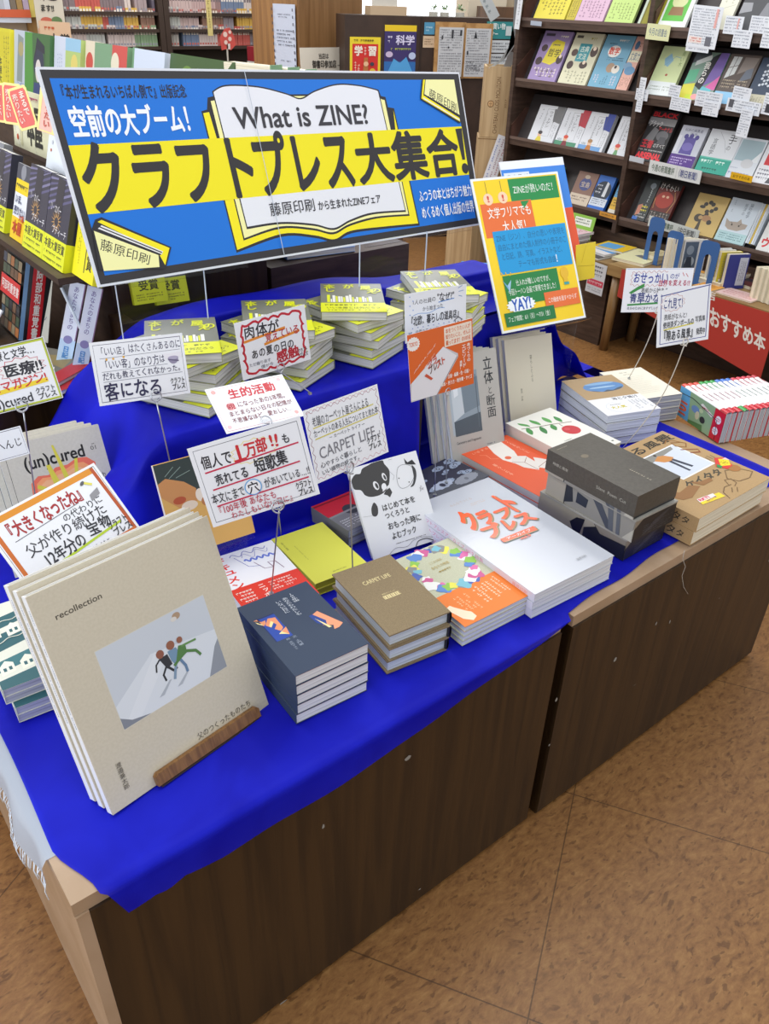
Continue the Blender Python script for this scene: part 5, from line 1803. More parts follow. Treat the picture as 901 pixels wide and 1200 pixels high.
# ================================================================== comics with spines up at the right
comic_cols = ['#d84a38', '#d84a38', '#d84a38', '#2f9a48', '#2f9a48', '#2f9a48', '#3f74c8', '#3f74c8', '#3f74c8', '#cf3c50', '#cf3c50', '#cf3c50', '#b83a44', '#b83a44']
cc = on_z(785, 507, 0.60)
CM0 = Vector((1.600, 0.985, ZB))
cv_ops = [('r', 0, 0, 1, 1, '#8fae86'), ('p', [(0, 0), (.30, 0), (.22, 1), (0, 1)], '#5fa8d8'), ('t', '101', 0, 0, 0, 0, '#e2603a', dict(b=.04, q=[(.03, .05), (.03, .62), (.22, .62), (.22, .05)])),
          ('e', .40, .55, .20, .12, '#6a8ab8'), ('e', .46, .40, .10, .14, '#c9c2a0'), ('e', .58, .36, .13, .11, '#2a2c30'), ('e', .52, .62, .10, .07, '#b8c89a'), ('p', [(.30, .10), (.60, .2), (.62, .0), (.30, 0)], '#4f7a48'),
          ('p', [(.48, .80), (.74, .62), (.78, .70), (.52, .88)], '#e4e0d6'), ('g', .52, .68, .74, .82, 1, '#b83a4a'), ('r', .78, 0, 1, 1, '#cf1f30'), ('e', .885, .68, .13, .13, '#ecebea'), ('e', .875, .30, .13, .13, '#ecebea'), ('g', .83, .62, .94, .74, 2, '#c8303a'), ('g', .82, .24, .93, .36, 2, '#c8303a')]
a1 = on_z(799, 450, ZB + .085)
a2 = on_z(852, 484, ZB + .085)
wv = (a2 - a1)
wl = wv.length
hd = math.atan2(wv.y, wv.x)
step = Vector((-wv.y, wv.x, 0)).normalized()
if step.x < 0:
    step = step
for i, colr in enumerate(comic_cols):
    p = a1 + step * (i * .0172)
    ex = Vector((cos(hd), sin(hd), 0))
    # x along the cover, y up, z towards the viewer
    n = -step
    M = Matrix((ex, Vector((0, 0, 1)), ex.cross(Vector((0, 0, 1))))).transposed().to_4x4()
    M.translation = (p.x, p.y, ZB)
    root = thing('comic_book', '%s comic from the front of the spine up row at right' % (['first', 'second', 'third', 'fourth', 'fifth', 'sixth', 'seventh', 'eighth', 'ninth', 'tenth', 'eleventh', 'twelfth', 'thirteenth', 'fourteenth'][i]), 'comic book', M, 'comics standing spine up')
    H = .085
    m = MB()
    wht = ink('#e6e6e8', .3)
    cvr = ink('#cf1f30', .3) if i % 3 else ink('#d8dcd8', .3)
    m.box(0, wl, 0, H - .004, -.0012, 0, cvr)
    m.box(0, wl, 0, H - .004, -.0166, -.0154, cvr)
    # rounded spine on top
    for k in range(5):
        t0, t1 = pi * k / 5, pi * (k + 1) / 5
        m.add([(0, H - .004 + sin(t0) * .0045, -.0083 + cos(t0) * .0083), (wl, H - .004 + sin(t0) * .0045, -.0083 + cos(t0) * .0083), (wl, H - .004 + sin(t1) * .0045, -.0083 + cos(t1) * .0083), (0, H - .004 + sin(t1) * .0045, -.0083 + cos(t1) * .0083)],
              [(0, 1, 2, 3)], wht)
        m.add([(0.0, H - .0038 + sin(t0) * .0046, -.0083 + cos(t0) * .0085), (.014, H - .0038 + sin(t0) * .0046, -.0083 + cos(t0) * .0085), (.014, H - .0038 + sin(t1) * .0046, -.0083 + cos(t1) * .0085), (0, H - .0038 + sin(t1) * .0046, -.0083 + cos(t1) * .0085)],
              [(0, 1, 2, 3)], ink(colr, .3))
        m.add([(wl - .026, H - .0038 + sin(t0) * .0046, -.0083 + cos(t0) * .0085), (wl, H - .0038 + sin(t0) * .0046, -.0083 + cos(t0) * .0085), (wl, H - .0038 + sin(t1) * .0046, -.0083 + cos(t1) * .0085), (wl - .026, H - .0038 + sin(t1) * .0046, -.0083 + cos(t1) * .0085)],
              [(0, 1, 2, 3)], ink('#c42a38' if i != 3 else '#2f9a48', .3))
    S = Matrix(((1, 0, 0, .02), (0, 0, 1, H + .0012), (0, -1, 0, -.002), (0, 0, 0, 1)))
    Sheet(m, wl - .06, .0125, S, .0001, .3).draw([('g', .02, .2, .35, .8, 1, colr), ('g', .45, .25, .8, .75, 1, '#8aa08c' if i > 5 else '#b06a70')])
    if i == 0:
        Sheet(m, wl, H - .004, None, .0001, .3).draw(cv_ops)
    m.build('cover', root)
    m = MB()
    m.box(.0008, wl - .0008, .001, H - .0045, -.0152, -.0014, PAGE_GREY)
    m.build('page_block', root)
    if i == 0:
        m = MB()
        m.tube([(-.001, H * .74, .0012), (wl * .3, H * .80, .0012), (wl * .86, H * .62, .0012)], .0009, ink('#2a2c30', .6), 5)
        m.tube([(wl * .86, H * .62, .0012), (wl * .90, .002, .0012)], .0009, ink('#2a2c30', .6), 5)
        m.build('rubber_band', root)

# ================================================================== island: books at the left edge
def P3(px, py, y):
    return on_y(px, py, y)


def faced(lab, y0, z, x, w, h, t, cov, ops, lean=18, group=None, name='hardcover_book', **kw):
    """book facing -x, its right edge at y0, foot at (x, z)"""
    M = pose(x, y0 + w, z, -90, 0, lean) @ TZ(-t)
    return book(name, lab, 'book', M, w, h, t, cov, ops, group=group, **kw)


pr_ops = [('r', 0, .32, 1, 1, '#2e2f45')]
for i in range(7):
    pr_ops.append(('p', [(0, min(1, .58 + i * .07)), (1, min(1, .78 + i * .07)), (1, min(1, .81 + i * .07)), (0, min(1, .61 + i * .07))], '#77749a' if i % 2 else '#55537c'))
pr_ops += [('p', [(.28, .48), (.62, .48), (.66, .98), (.34, .98)], '#232334'), ('p', burst(.45, .50, .24, .14, 14, .35), '#b58a52'), ('e', .45, .50, .06, .05, '#2a2838'),
           ('t', 'リ・カバー', .12, .60, .62, .70, '#e6e4ea', dict(rise=-.2)), ('t', 'ブティーチ', .30, .36, .95, .46, '#e6e4ea', dict(rise=-.1))]
pb_ops = [('t', '本屋大賞受賞', .04, .55, .96, .90, '#2c2d1c', dict(b=.02)), ('g', .06, .30, .94, .48, 1, '#5c5e20'), ('g', .06, .08, .94, .24, 1, '#5c5e20')]
yo = [('r', 0, 0, 1, 1, '#eadf1c')]
for i, (y0, lab) in enumerate([(1.647, 'dark prize novel with yellow band, right one of the pair by the sign'), (1.770, 'dark prize novel with yellow band, left one of the pair'),
                               (2.02, 'dark prize novel with yellow band cut by the left picture edge')]):
    faced(lab, y0, 1.018, .5045, .121, .172, .024, '#2e2f45', pr_ops, group='dark prize novels', key='prize', band=(0, .32, '#e4e81c', pb_ops), spine='R', rough=.35, coat=.3, spcol='#2a2a3a')
wp_ops = [('r', .40, .84, .92, .90, '#6c7078'), ('t', '本屋大賞公式', .30, .72, .95, .82, '#2f3138', dict(b=.01)), ('t', 'ブックガイド', .36, .60, .92, .70, '#9aa0b0'), ('g', .40, .53, .92, .57, 1, '#a0a4ae'), ('e', .12, .58, .025, .025, '#c86a4a'), ('e', .14, .70, .03, .03, '#c8ccd8')]
leaf('display_card', 'white prize guide card standing behind the dark prize novels', 'card', pose(.585, 1.93, 1.125, -90, 2, 18), .19, .135, '#dfe6f0', wp_ops, .002, None, .4, 0, .0002)
im_ops = [('r', 0, .62, 1, .80, '#efcf1c'), ('g', .05, .66, .95, .76, 1, '#4c4a2a'), ('r', 0, .0, 1, .30, '#f0c61a'), ('r', 0, .80, 1, 1, '#4a4c58'), ('e', .5, .90, .10, .10, '#8a8c96'), ('t', 'いま、', .12, .48, .72, .60, '#2f3a6a', dict(b=.02)), ('t', '売りたい', .10, .33, .95, .45, '#2f3a6a', dict(b=.02)),
          ('t', '本屋', .15, .08, .85, .26, '#c2451c', dict(b=.03)), ('t', '大賞', .55, .27, .95, .36, '#c2451c', dict(b=.02))]
leaf('display_card', 'yellow and white award card left of the prize novel pair', 'card', pose(.507, 1.985, 1.018, -90, 0, 19), .085, .16, '#e3e6ee', im_ops, .003, None, .4, 0, .0002)
leaf('display_card', 'cream award poster with bold black characters above the prize novels', 'card', pose(.640, 2.28, 1.16, -90, 0, 8), .34, .13, '#d9d6b6',
     [('r', .04, .05, .14, .95, '#e2dfc4'), ('r', .16, .05, .20, .95, '#c9c49c'), ('t', '本屋', .30, .12, .62, .80, '#25241e', dict(b=.03)), ('g', .20, .84, .60, .94, 1, '#b03a6a'), ('e', .10, .18, .05, .05, '#c8552a')], .003, None, .5, 0, .0003)
yl_ops = [('t', '二〇二四', .30, .55, .50, .92, '#6a6414', dict(v=True)), ('r', .52, .08, .56, .62, '#2a2a1c'), ('t', '大賞', .60, .12, .88, .48, '#3a3818', dict(v=True, b=.02)), ('g', .12, .08, .28, .6, 2, '#9a9420', True)]
faced('bright yellow prize book between the prize novels and the sign', 1.535, 1.018, .520, .105, .17, .020, '#efe31c', yl_ops, 18, spine='R', coat=.3)
for i, (y0, x, lab) in enumerate([(2.16, .53, 'grey toned novel standing behind the left prize novels'), (2.31, .53, 'dark novel at the far left on the prize shelf')]):
    faced(lab, y0, 1.018, x, .13, .172, .02, ['#8d8f96', '#33343a'][i], [('r', .15, .5, .85, .85, ['#a7a9b0', '#4c4d55'][i]), ('g', .2, .1, .8, .4, 4, ['#d7d8dc', '#8a8b92'][i])], spine='R')

# red shop tags with yellow rims
for i, (px, py, y) in enumerate([(-1, 120, 2.05), (10, 121, 1.95), (30, 130, 1.85)]):
    c = on_y(px, py, y)
    w, h = .042, .078
    M = pose(c.x - w * .3, c.y + w * .4, c.z - h / 2, -50, [-3, -4, 16][i], 10)
    P = [(.08, .0), (.92, .0), (1, .08), (1, .92), (.92, 1), (.08, 1), (0, .92), (0, .08)]
    mb = MB()
    mb.prism([(a * w, b * h) for a, b in P], -.0015, 0, ink('#efe08a', .4))
    Sheet(mb, w, h, None, .0003, .4).draw([('p', [(.08 + .84 * a, .06 + .88 * b) for a, b in P], '#d9574c'), ('t', ['まるで', 'まるで', 'まるで'][i], .52, .30, .84, .90, '#f3e2d4', dict(v=True, b=.02)), ('t', '売りたい', .16, .14, .46, .86, '#f3e2d4', dict(v=True, b=.01))])
    st_ = MB()
    lo = M.inverted() @ Vector((c.x + .02, c.y, 1.0166))
    st_.tube([(w / 2, .004, -.003), lo], .0008, CLEAR, 5)
    tg = mb.build('shop_tag', None, M)
    st_.build('clear_stem', tg)
    tag(tg, ['red shop tag with yellow rim cut by the left edge', 'middle red shop tag with yellow rim above cream poster', 'tilted red shop tag with yellow rim beside the sign'][i], 'tag', 'red shop tags')
leaf('shop_tag', 'pink shop tag with yellow rim partly behind the sign', 'tag', pose(*(on_y(43, 152, 1.72)), -50, -14, 8), .036, .075, '#eab6a6', [('f', .03, .05, '#efe08a'), ('t', '売りたい', .3, .12, .7, .88, '#c8402e', dict(v=True, b=.02))], .0015, None, .4, 0, .0003)
leaf('price_card', 'small red card in front of the manga style cover', 'card', pose(.93, 2.72, 1.1412, -80, -4, 5), .10, .10, '#c42018', [('g', .1, .2, .9, .8, 3, '#5a0a08')], .002, None, .4, 0, .0004)

# thick book with red spine title
ab_ops = []
rnd = random.Random(21)
for i in range(7):
    for j in range(5):
        ab_ops.append(('r', .02 + j * .2, .02 + i * .14, .19 + j * .2, .14 + i * .14, rnd.choice(['#2f3a50', '#6a4a34', '#4f6478', '#8a7a60', '#26242a', '#a8683a', '#3d4c3a'])))
ab_ops += [('r', 0, .46, 1, .70, '#cf2428'), ('t', '阿部和重覚書', .06, .52, .96, .65, '#f0e8e2', dict(b=.01))]
root = thing('hardcover_book', 'thick black book with red spine and white characters at left', 'book', Matrix.Translation((.49, 2.0, .797)))
R = pose(.462, 2.062, .8005, -90, 0, 17)
I = (Matrix.Translation((.49, 2.0, .797))).inverted()
w, h, t = .135, .180, .060
m = MB()
m.box(0, w, 0, h, -.002, 0, ink('#26242a', .4))
m.box(0, w, 0, h, -t, -t + .002, ink('#26242a', .4))
m.box(w - .002, w, 0, h, -t + .002, -.002, ink('#1d1c20', .4))
Sheet(m, w, h, None, .0002, .35, .3).draw(ab_ops)
S = Matrix(((0, 0, 1, w), (0, 1, 0, 0), (-1, 0, 0, 0), (0, 0, 0, 1)))
sh = Sheet(m, t, h, S, .0002, .35, .3)
sh.draw([('r', 0, 0, .16, 1, '#6f95c0'), ('r', .16, 0, .30, 1, '#1c1b20'), ('r', .30, 0, .78, 1, '#cc1f2a'), ('t', '阿部和重覚書', .42, .04, .68, .93, '#f2eeea', dict(v=True, b=.02))])
m.build('cover', root, I @ R)
m = MB()
m.box(.002, w - .003, .003, h - .003, -t + .0025, -.0025, PAGE_CREAM)
m.build('page_block', root, I @ R)
leaf('magazine_book', 'small white flyer with pink print leaning under the thick book', 'flyer', pose(.395, 2.10, .7985, -84, 0, 40), .12, .075, '#dfe2ea', [('g', .1, .2, .9, .8, 4, '#c87a9a')], .003, None, .5, 0, .0002)

# two pale books with printed spines, leaning
for i, (px, py) in enumerate([(67, 430), (86, 436)]):
    b = on_z(px, py, .797)
    M = pose(b.x, b.y, .8105, -24, -19, 2)
    root = thing('hardcover_book', ['left pale blue book leaning with its spine forward', 'right pale blue book leaning against the dense blue cloth'][i], 'book', M, 'pale blue leaning books')
    m = MB()
    t, hh, d = .031, .180, .10
    m.box(0, .0022, 0, hh, -d, 0, ink('#dfe4ee'))
    m.box(t - .0022, t, 0, hh, -d, 0, ink('#8a6a8c'))
    m.box(.0022, t - .0022, 0, hh, -.0022, 0, ink('#dfe6f4'))
    Sheet(m, t, hh, None, .0002).draw([('r', 0, 0, 1, .30, '#bcd6f0'), ('t', 'あなたのまちの', .30, .42, .66, .96, '#6a5a9c', dict(v=True)), ('e', .5, .30, .05, .05, '#8a86b8'), ('t', '日記', .28, .06, .70, .22, '#3f8ad0', dict(v=True, b=.02))])
    m.build('cover', root)
    m = MB()
    m.box(.0024, t - .0024, .002, hh - .003, -d + .003, -.0024, PAGE_CREAM)
    m.build('page_block', root)
# lying magazines on the bench
for i, (px, py, c, lab) in enumerate([(48, 470, '#b9b3a6', 'patterned grey magazine lying on the side bench'), (62, 460, '#6d6a60', 'dark magazine lying askew on the side bench')]):
    b = on_z(px, py, .80)
    book('magazine', lab, 'magazine', flat(b.x, b.y, .7965 + .0085 * i, 18 + 14 * i), .17, .20, .008, c, [('p', [(.1, .1), (.5, .3), (.4, .8), (.1, .7)], '#d8d2c4'), ('p', [(.5, .2), (.9, .3), (.8, .6), (.6, .5)], '#8a7a50'), ('r', 0, 0, 1, .2, '#b02830'), ('p', [(.3, .5), (.9, .7), (.7, .9), (.3, .8)], '#4c4a46')], spine='L')
# white line drawing sheet behind the spines
leaf('flyer', 'cream flyer with line drawing behind the pale leaning books', 'flyer', pose(.468, 1.965, .7975, -40, -10, 14), .075, .15, '#d6d3c6', [('l', wave(.1, .8, .9, .7, 3, .05), .01, '#6f7a96'), ('l', wave(.1, .5, .9, .4, 4, .06), .01, '#8a7f96'), ('e', .5, .3, .1, .08, '#c2bfb2'), ('g', .15, .1, .85, .25, 3, '#8a8a92')], .003, None, .6, 0, .0002)
m = MB()
a, b = on_y(72, 337, 1.72), on_y(105, 408, 1.68)
m.tube([a, b], .0035, ink('#c9d2de', .2), 6)
d = Vector((.06, .10, .0))
m.add([a, b, b + d, a + d], [(0, 1, 2, 3)], CLEAR)
tag(m.build('acrylic_divider'), 'slanting clear acrylic divider by the pale leaning books', 'divider')
# yellow banded books seen through the left acrylic leg
for i in range(2):
    b = on_y(158 + i * 26, 358, 1.67)
    M = pose(b.x, b.y, b.z, -6, 0, 14)
    book('paperback_book', ['left yellow banded book behind the clear sign stand', 'right yellow banded book behind the clear sign stand'][i], 'book', M @ TZ(-.015), .075, .13, .015, '#54565c', [('g', .1, .5, .9, .9, 4, '#9a9c9c')], spine='L',
         band=(0, .42, '#d6dc1e', [('t', '受賞', .2, .5, .8, .9, '#3a3c14', dict(b=.02)), ('g', .1, .1, .9, .4, 3, '#6a6c1c')]), group='yellow banded books')
m = MB()
m.box(.60, .775, 1.625, 1.635, TZ1, .90, DARKWOOD)
m.box(.60, .63, 1.636, 1.70, TZ1, .90, DARKWOOD)
tag(m.build('book_plinth'), 'dark plinth behind the clear sign stand carrying yellow banded books', 'plinth')

# upper row of picture books on the top rack
row = [(3.349, 0.172, '#eadf28', [('r', .05, .05, .95, .95, '#e6d820'), ('r', .2, .1, .5, .6, '#f0e42c'), ('t', '本屋大賞', .25, .1, .45, .6, '#3a3814', dict(v=True, b=.02)), ('g', .55, .1, .95, .9, 3, '#9a9020', True)], 'yellow book at the far left end of the top rack'),
       (3.200, 0.149, '#c9d2e2', [('p', [(.2, .3), (.6, .3), (.7, .9), (.3, .95)], '#8f9c9c'), ('e', .5, .75, .12, .1, '#b5a878'), ('t', '滝日', .2, .04, .8, .3, '#6f86b4', dict(v=True))], 'pale blue novel with standing figure on the top rack'),
       (2.955, 0.245, '#3f6f3a', [('p', [(0, 0), (.4, 0), (.3, 1), (0, 1)], '#4f9a3a'), ('e', .58, .62, .22, .22, '#26304a'), ('e', .56, .52, .12, .15, '#e6ddd8'), ('p', [(.3, 0), (.9, 0), (.85, .36), (.4, .36)], '#2c3f78'), ('p', [(.36, .6), (.5, .8), (.8, .75), (.85, .45), (.8, .85), (.5, .95)], '#1d2236')], 'green novel with dark haired figure on the top rack'),
       (2.825, 0.130, '#d6dcec', [('g', .2, .3, .6, .8, 3, '#aab4cc', True)], 'plain pale blue book beside the dark haired figure cover'),
       (2.696, 0.129, '#b5cc7a', [('e', .3, .5, .12, .12, '#7fb04a'), ('e', .6, .7, .12, .12, '#e2d070'), ('e', .5, .25, .14, .12, '#8abb5c'), ('e', .75, .4, .1, .1, '#d8c860'), ('r', 0, .85, 1, 1, '#9cc8e4')], 'light green picture book on the top rack'),
       (2.596, 0.100, '#e6d8c0', [('e', .3, .3, .13, .13, '#cc4a40'), ('e', .6, .55, .14, .14, '#d8584a'), ('e', .35, .75, .12, .12, '#cc4a40'), ('e', .75, .2, .1, .1, '#e6b0a0')], 'narrow red floral book left of the green spined one'),
       (2.366, 0.230, '#7aa07c', [('r', .55, 0, 1, 1, '#cf4f48'), ('e', .7, .25, .12, .12, '#e6dcc4'), ('e', .85, .55, .13, .13, '#e6dcc4'), ('e', .65, .8, .12, .12, '#e6dcc4'), ('r', .1, .05, .60, .35, '#d8e0d0'), ('g', .2, .12, .5, .28, 1, '#6a8a6c')], 'green and red floral book with white label'),
       (2.327, 0.039, '#7aa07c', [], 'plain green backed book on the top rack'),
       (2.141, 0.186, '#cfd8ea', [('t', 'たびたび', .2, .25, .8, .48, '#3f4656', dict(hand=.4))], 'pale blue book with small handwritten title on the rack'),
       (1.817, 0.324, '#3f5a2c', [('e', .2, .45, .12, .2, '#d8b32a'), ('e', .45, .5, .07, .24, '#c9d4c8'), ('e', .75, .6, .1, .12, '#8a9a2c'), ('e', .3, .8, .15, .1, '#6a8a3a'), ('g', .62, .1, .95, .3, 1, '#d8dcc8'), ('e', .88, .7, .08, .2, '#2c4020')], 'dark green leafy photo book at the rack end')]
for i, (y0, w, c, ops, lab) in enumerate(row):
    faced(lab, y0, 1.1435, .955 + (.012 if i % 2 else 0), w - .006, .225, .018, c, ops, 12, spine='R', coat=.2, name='picture_book', pages=PAGE_CREAM)
# cream stack with green spines at the right end of the rack
for i in range(4):
    m = MB()
    root = thing('paperback_book', '%s green spined cream book at the right end of the rack' % ['first', 'second', 'third', 'fourth'][i], 'book', flat(1.035 + i * .037, 1.70 - .012 * i, 1.1405, 10), 'green spined books')
    m.box(0, .033, 0, .003, 0, .225 - i * .004, ink('#86ab84'))
    Sheet(m, .033, .22, Matrix(((1, 0, 0, 0), (0, 0, -1, 0), (0, 1, 0, 0), (0, 0, 0, 1))), .0003).draw([('g', .2, .3, .8, .9, 1, '#55785a', True)])
    m.build('cover', root)
    m = MB()
    m.box(.001, .032, .0035, .16, .002, .222 - i * .004, PAGE_CREAM)
    m.build('page_block', root)

# pale magazines and flat books seen under the sign, wooden case end
WC = wood('case_plywood', '#8a6540', '#a37a50', (6, 6, 1.2), .5, .05)
simple('wooden_case', 'brown plywood bookcase end seen under the sign', 'bookcase', [(1.30, 2.05, 2.72, 2.76, 0, 1.06, WC), (2.02, 2.05, 2.45, 2.715, 0, 1.06, ink('#5c3f26')), (1.30, 1.615, 2.06, 2.7, .0, .70, WC), (1.62, 1.66, 2.14, 2.7, 0, 1.06, WC)])
for i in range(4):
    b = on_y(366 + i * 8.5, 322, 1.90)
    M = pose(b.x, b.y, b.z - .012, 0, -12, 3)
    root = thing('magazine_book', '%s pale grey magazine standing spine out under the sign' % ['first', 'second', 'third', 'fourth'][i], 'magazine', M, 'pale grey magazines')
    m = MB()
    m.box(0, .0158, 0, .14, -.11, 0, ink(['#b6bac4', '#a4aab6', '#c2c6ce', '#8f98ac'][i]))
    m.box(.004, .006, .01, .13, 0, .0004, ink('#8a90a0'))
    m.build('cover', root)
simple('magazine_shelf', 'dark low shelf under the pale grey magazines', 'shelf', [(1.05, 1.50, 1.765, 2.05, .601, .915, CASEWOOD)])
for i, (px, py, w, l, c, lab, ops) in enumerate([(408, 322, .20, .16, '#5f8fd0', 'blue patterned book lying under the sign', [('g', .1, .1, .9, .9, 8, '#a9c8ec')]), (402, 306, .13, .10, '#3f6cc0', 'small blue booklet lying on the blue patterned book', [('g', .2, .2, .8, .8, 3, '#dfe6f2')]),
                                                 (436, 308, .12, .09, '#e0bc20', 'yellow booklet with red print lying under the sign', [('g', .1, .2, .9, .8, 3, '#a04a1c')]), (430, 295, .14, .13, '#d99a94', 'pink floral booklet lying behind the yellow booklet', [('e', .3, .5, .12, .12, '#c8484a'), ('e', .7, .6, .12, .12, '#e8d0b0'), ('e', .5, .25, .1, .1, '#c8484a')])]):
    b = on_y(px, py, 1.95 + .06 * i)
    z = .917 + (.0 if i == 0 else .0155 if i < 3 else .0)
    book('booklet', lab, 'booklet', flat(1.10 + [.02, .02, .13, .14][i], 1.80 + [.0, .05, .06, .165 - .0][i] if i != 3 else 1.962, z, [-8, 14, -12, -4][i]), w, l if i != 3 else .085, .014, c, ops, spine='L')

# blue backed book at the right end of the riser, yellow reading tag behind the poster
leaf('booklet', 'pale blue booklet on the cloth behind the dotted card', 'booklet', pose(*(on_y(548, 338, 1.52)), -20, -12, 70), .10, .12, '#3f8fd6', [('g', .1, .1, .9, .9, 5, '#d3e4f4')], .010, None, .4, 0, .0002)
leaf('sheet', 'yellow folded paper hanging beside the event poster', 'paper', pose(*(on_y(674, 330, 1.30)), -20, 6, 4), .055, .09, '#e9cf35', [('l', [(.1, .42), (.95, .36)], .012, '#b89c20'), ('l', [(.3, .5), (.5, .95)], .008, '#c8ac28')], .0015, None, .5, 0, .0002)

# ================================================================== bookcase on the right
BX = 3.60
YL = on_x(606, 100, BX).y
BY0, BY1 = .9, YL + .03
ZS = [.575, .845, 1.13, 1.405]


def bookcase():
    root = thing('bookcase', 'tall dark bookcase with slanted shelves along the right side', 'bookcase', Matrix.Translation((BX + .2, 2.2, 0)))
    I = Matrix.Translation((-BX - .2, -2.2, 0))
    m = MB()
    m.box(BX + .02, BX + .46, BY0, BY1, 0, .50, CASEWOOD, I)
    m.build('base_cabinet', root)
    m = MB()
    m.box(BX + .44, BX + .47, BY0, BY1, .501, 2.0, CASEWOOD, I)
    m.build('back_panel', root)
    ys = [BY1, on_x(735, 184, BX).y, on_x(735, 184, BX).y - 1.32]
    for y in ys:
        m = MB()
        m.box(BX - .01, BX + .435, y - .012, y + .012, .501, 2.0, CASEWOOD, I)
        m.build('upright', root)
    for z in ZS:
        for k in range(2):
            ya, yb = ys[k + 1] + .0125, ys[k] - .0125
            zz = z - (.0 if k == 0 else .006)
            m = MB()
            m.add([(BX, ya, zz), (BX, yb, zz), (BX + .40, yb, zz + .0), (BX + .40, ya, zz), (BX, ya, zz - .028), (BX, yb, zz - .028), (BX + .40, yb, zz - .028), (BX + .40, ya, zz - .028)],
                  [(3, 2, 1, 0), (4, 5, 6, 7), (0, 1, 5, 4), (2, 3, 7, 6), (1, 2, 6, 5), (3, 0, 4, 7)], CASEWOOD, I)
            m.box(BX - .001, BX + .006, ya, yb, zz + .0005, zz + .014, ink('#6a5850', .4), I)
            m.build('shelf', root)
            # slanted rest behind the faced-out books
            m = MB()
            rest = [(BX + .055, zz + .0005), (BX + .35, zz + .0005), (BX + .35, zz + .215), (BX + .165, zz + .215)]
            v = [(x, ya, q) for x, q in rest] + [(x, yb, q) for x, q in rest]
            m.add(v, [(0, 1, 2, 3), (7, 6, 5, 4), (0, 3, 7, 4), (3, 2, 6, 7)], ink('#3a3434', .5), I)
            m.build('display_rest', root)
            for yy in ((yb - .004, yb), (ya, ya + .004)):
                m = MB()
                m.add([(BX + .004, yy[0], zz + .001), (BX + .33, yy[0], zz + .001), (BX + .33, yy[0], zz + .15), (BX + .10, yy[0], zz + .15), (BX + .004, yy[0], zz + .07),
                       (BX + .004, yy[1], zz + .001), (BX + .33, yy[1], zz + .001), (BX + .33, yy[1], zz + .15), (BX + .10, yy[1], zz + .15), (BX + .004, yy[1], zz + .07)],
                      [(0, 1, 2, 3, 4), (9, 8, 7, 6, 5), (2, 3, 8, 7), (3, 4, 9, 8)], wood('shelf_cheek', '#4c332a', '#5d4036', (4, 4, 4), .4, 0), I)
                m.build('cheek', root)


bookcase()


def shelved(lab, pl, pr, row, h, c, ops, t=.014, lean=25, dz=0.0, dx=0.0, name='paperback_book', group=None, spine='R', n=1, **kw):
    """pl, pr: picture columns of the lower corners at the shelf front"""
    z = ZS[row] + .001 + dz
    ref = [262, 187, 100, 28][row]
    ya, yb = on_x(pl, ref, BX + .01).y, on_x(pr, ref, BX + .01).y
    w = ya - yb
    M = pose(BX + .012 + dx, ya, z + (.0145 if False else 0), -90, 0, lean) @ TZ(-t)
    # rest on the rear of the lip
    M = Matrix.Translation((t * sin(radians(90 - lean)) * 0 + .002, 0, t * sin(radians(lean)) + .0005)) @ M
    for i in range(n):
        book(name, lab if i == 0 else lab + ', %s copy behind' % ORD[i], 'book', M @ TZ(-i * (t + .0006)), w, h, t, c, ops, spine=spine, group=group if group else None, **kw)


def edu(col, title, tcol, patch):
    return [('r', .08, .90, .40, .95, '#4c4654'), ('g', .62, .86, .95, .94, 1, '#f0ead8'), ('p', [(.28, .38), (.40, .78), (.52, .84), (.84, .80), (.88, .66), (.78, .42), (.60, .34)], patch), ('t', title, .38, .50, .82, .66, tcol, dict(b=.015)), ('g', .40, .70, .76, .76, 1, '#4a4652'),
            ('e', .20, .66, .08, .07, '#4a3a3c'), ('e', .16, .40, .09, .08, '#4a3a3c'), ('e', .86, .46, .08, .09, '#4a3a3c'), ('e', .86, .52, .035, .035, '#ecd9c8'), ('g', .08, .06, .92, .28, 7, '#efe6cf', True), ('g', .14, .08, .86, .26, 4, '#6a5a60', True)]


# row 1 (second shelf from the top seen)
shelved('lilac study book with yellow oval at the bookcase left end', 616, 648, 2, .250, '#9a86b4', edu(0, '哲学', '#6a6428', '#e0cf3a'), name='study_guide')
shelved('cream study book with turquoise panel on the bookcase', 651.5, 684, 2, .250, '#d3d0b4', [('r', .30, .46, .72, .80, '#3f97a0'), ('t', '古典', .36, .64, .66, .76, '#dfe6d8', dict(b=.01)), ('t', '文法', .36, .50, .66, .62, '#dfe6d8', dict(b=.01)), ('e', .86, .66, .09, .10, '#4a3a36'), ('e', .85, .72, .04, .04, '#e6d2bc'), ('e', .2, .62, .08, .07, '#5a4640'), ('e', .66, .40, .10, .07, '#4a3a36'), ('e', .66, .45, .04, .04, '#e6d2bc'),
                                                                     ('e', .2, .38, .08, .08, '#4a3a36'), ('r', .08, .90, .30, .95, '#55524a'), ('g', .6, .86, .95, .94, 1, '#a49c3a'), ('g', .08, .05, .92, .28, 7, '#8a8a72', True)], name='study_guide')
shelved('blue maths study book with white badge on the bookcase', 687, 720, 2, .250, '#6fa3bd', [('e', .46, .70, .15, .11, '#e9e4de'), ('t', '数学', .28, .64, .64, .78, '#d2452e', dict(b=.03)), ('g', .5, .87, .95, .94, 1, '#e6e2d8'), ('g', .2, .82, .5, .86, 1, '#2d4a5a'), ('g', .3, .52, .9, .60, 2, '#2f4f62'), ('e', .55, .40, .10, .09, '#a58a72'), ('e', .74, .38, .09, .08, '#d8d2c8'), ('e', .72, .42, .03, .03, '#4a4040'), ('g', .10, .06, .28, .26, 2, '#e6cdd6', True), ('g', .36, .06, .6, .26, 3, '#3a5a6c', True), ('g', .7, .06, .9, .26, 2, '#e6cdd6', True)], name='study_guide')
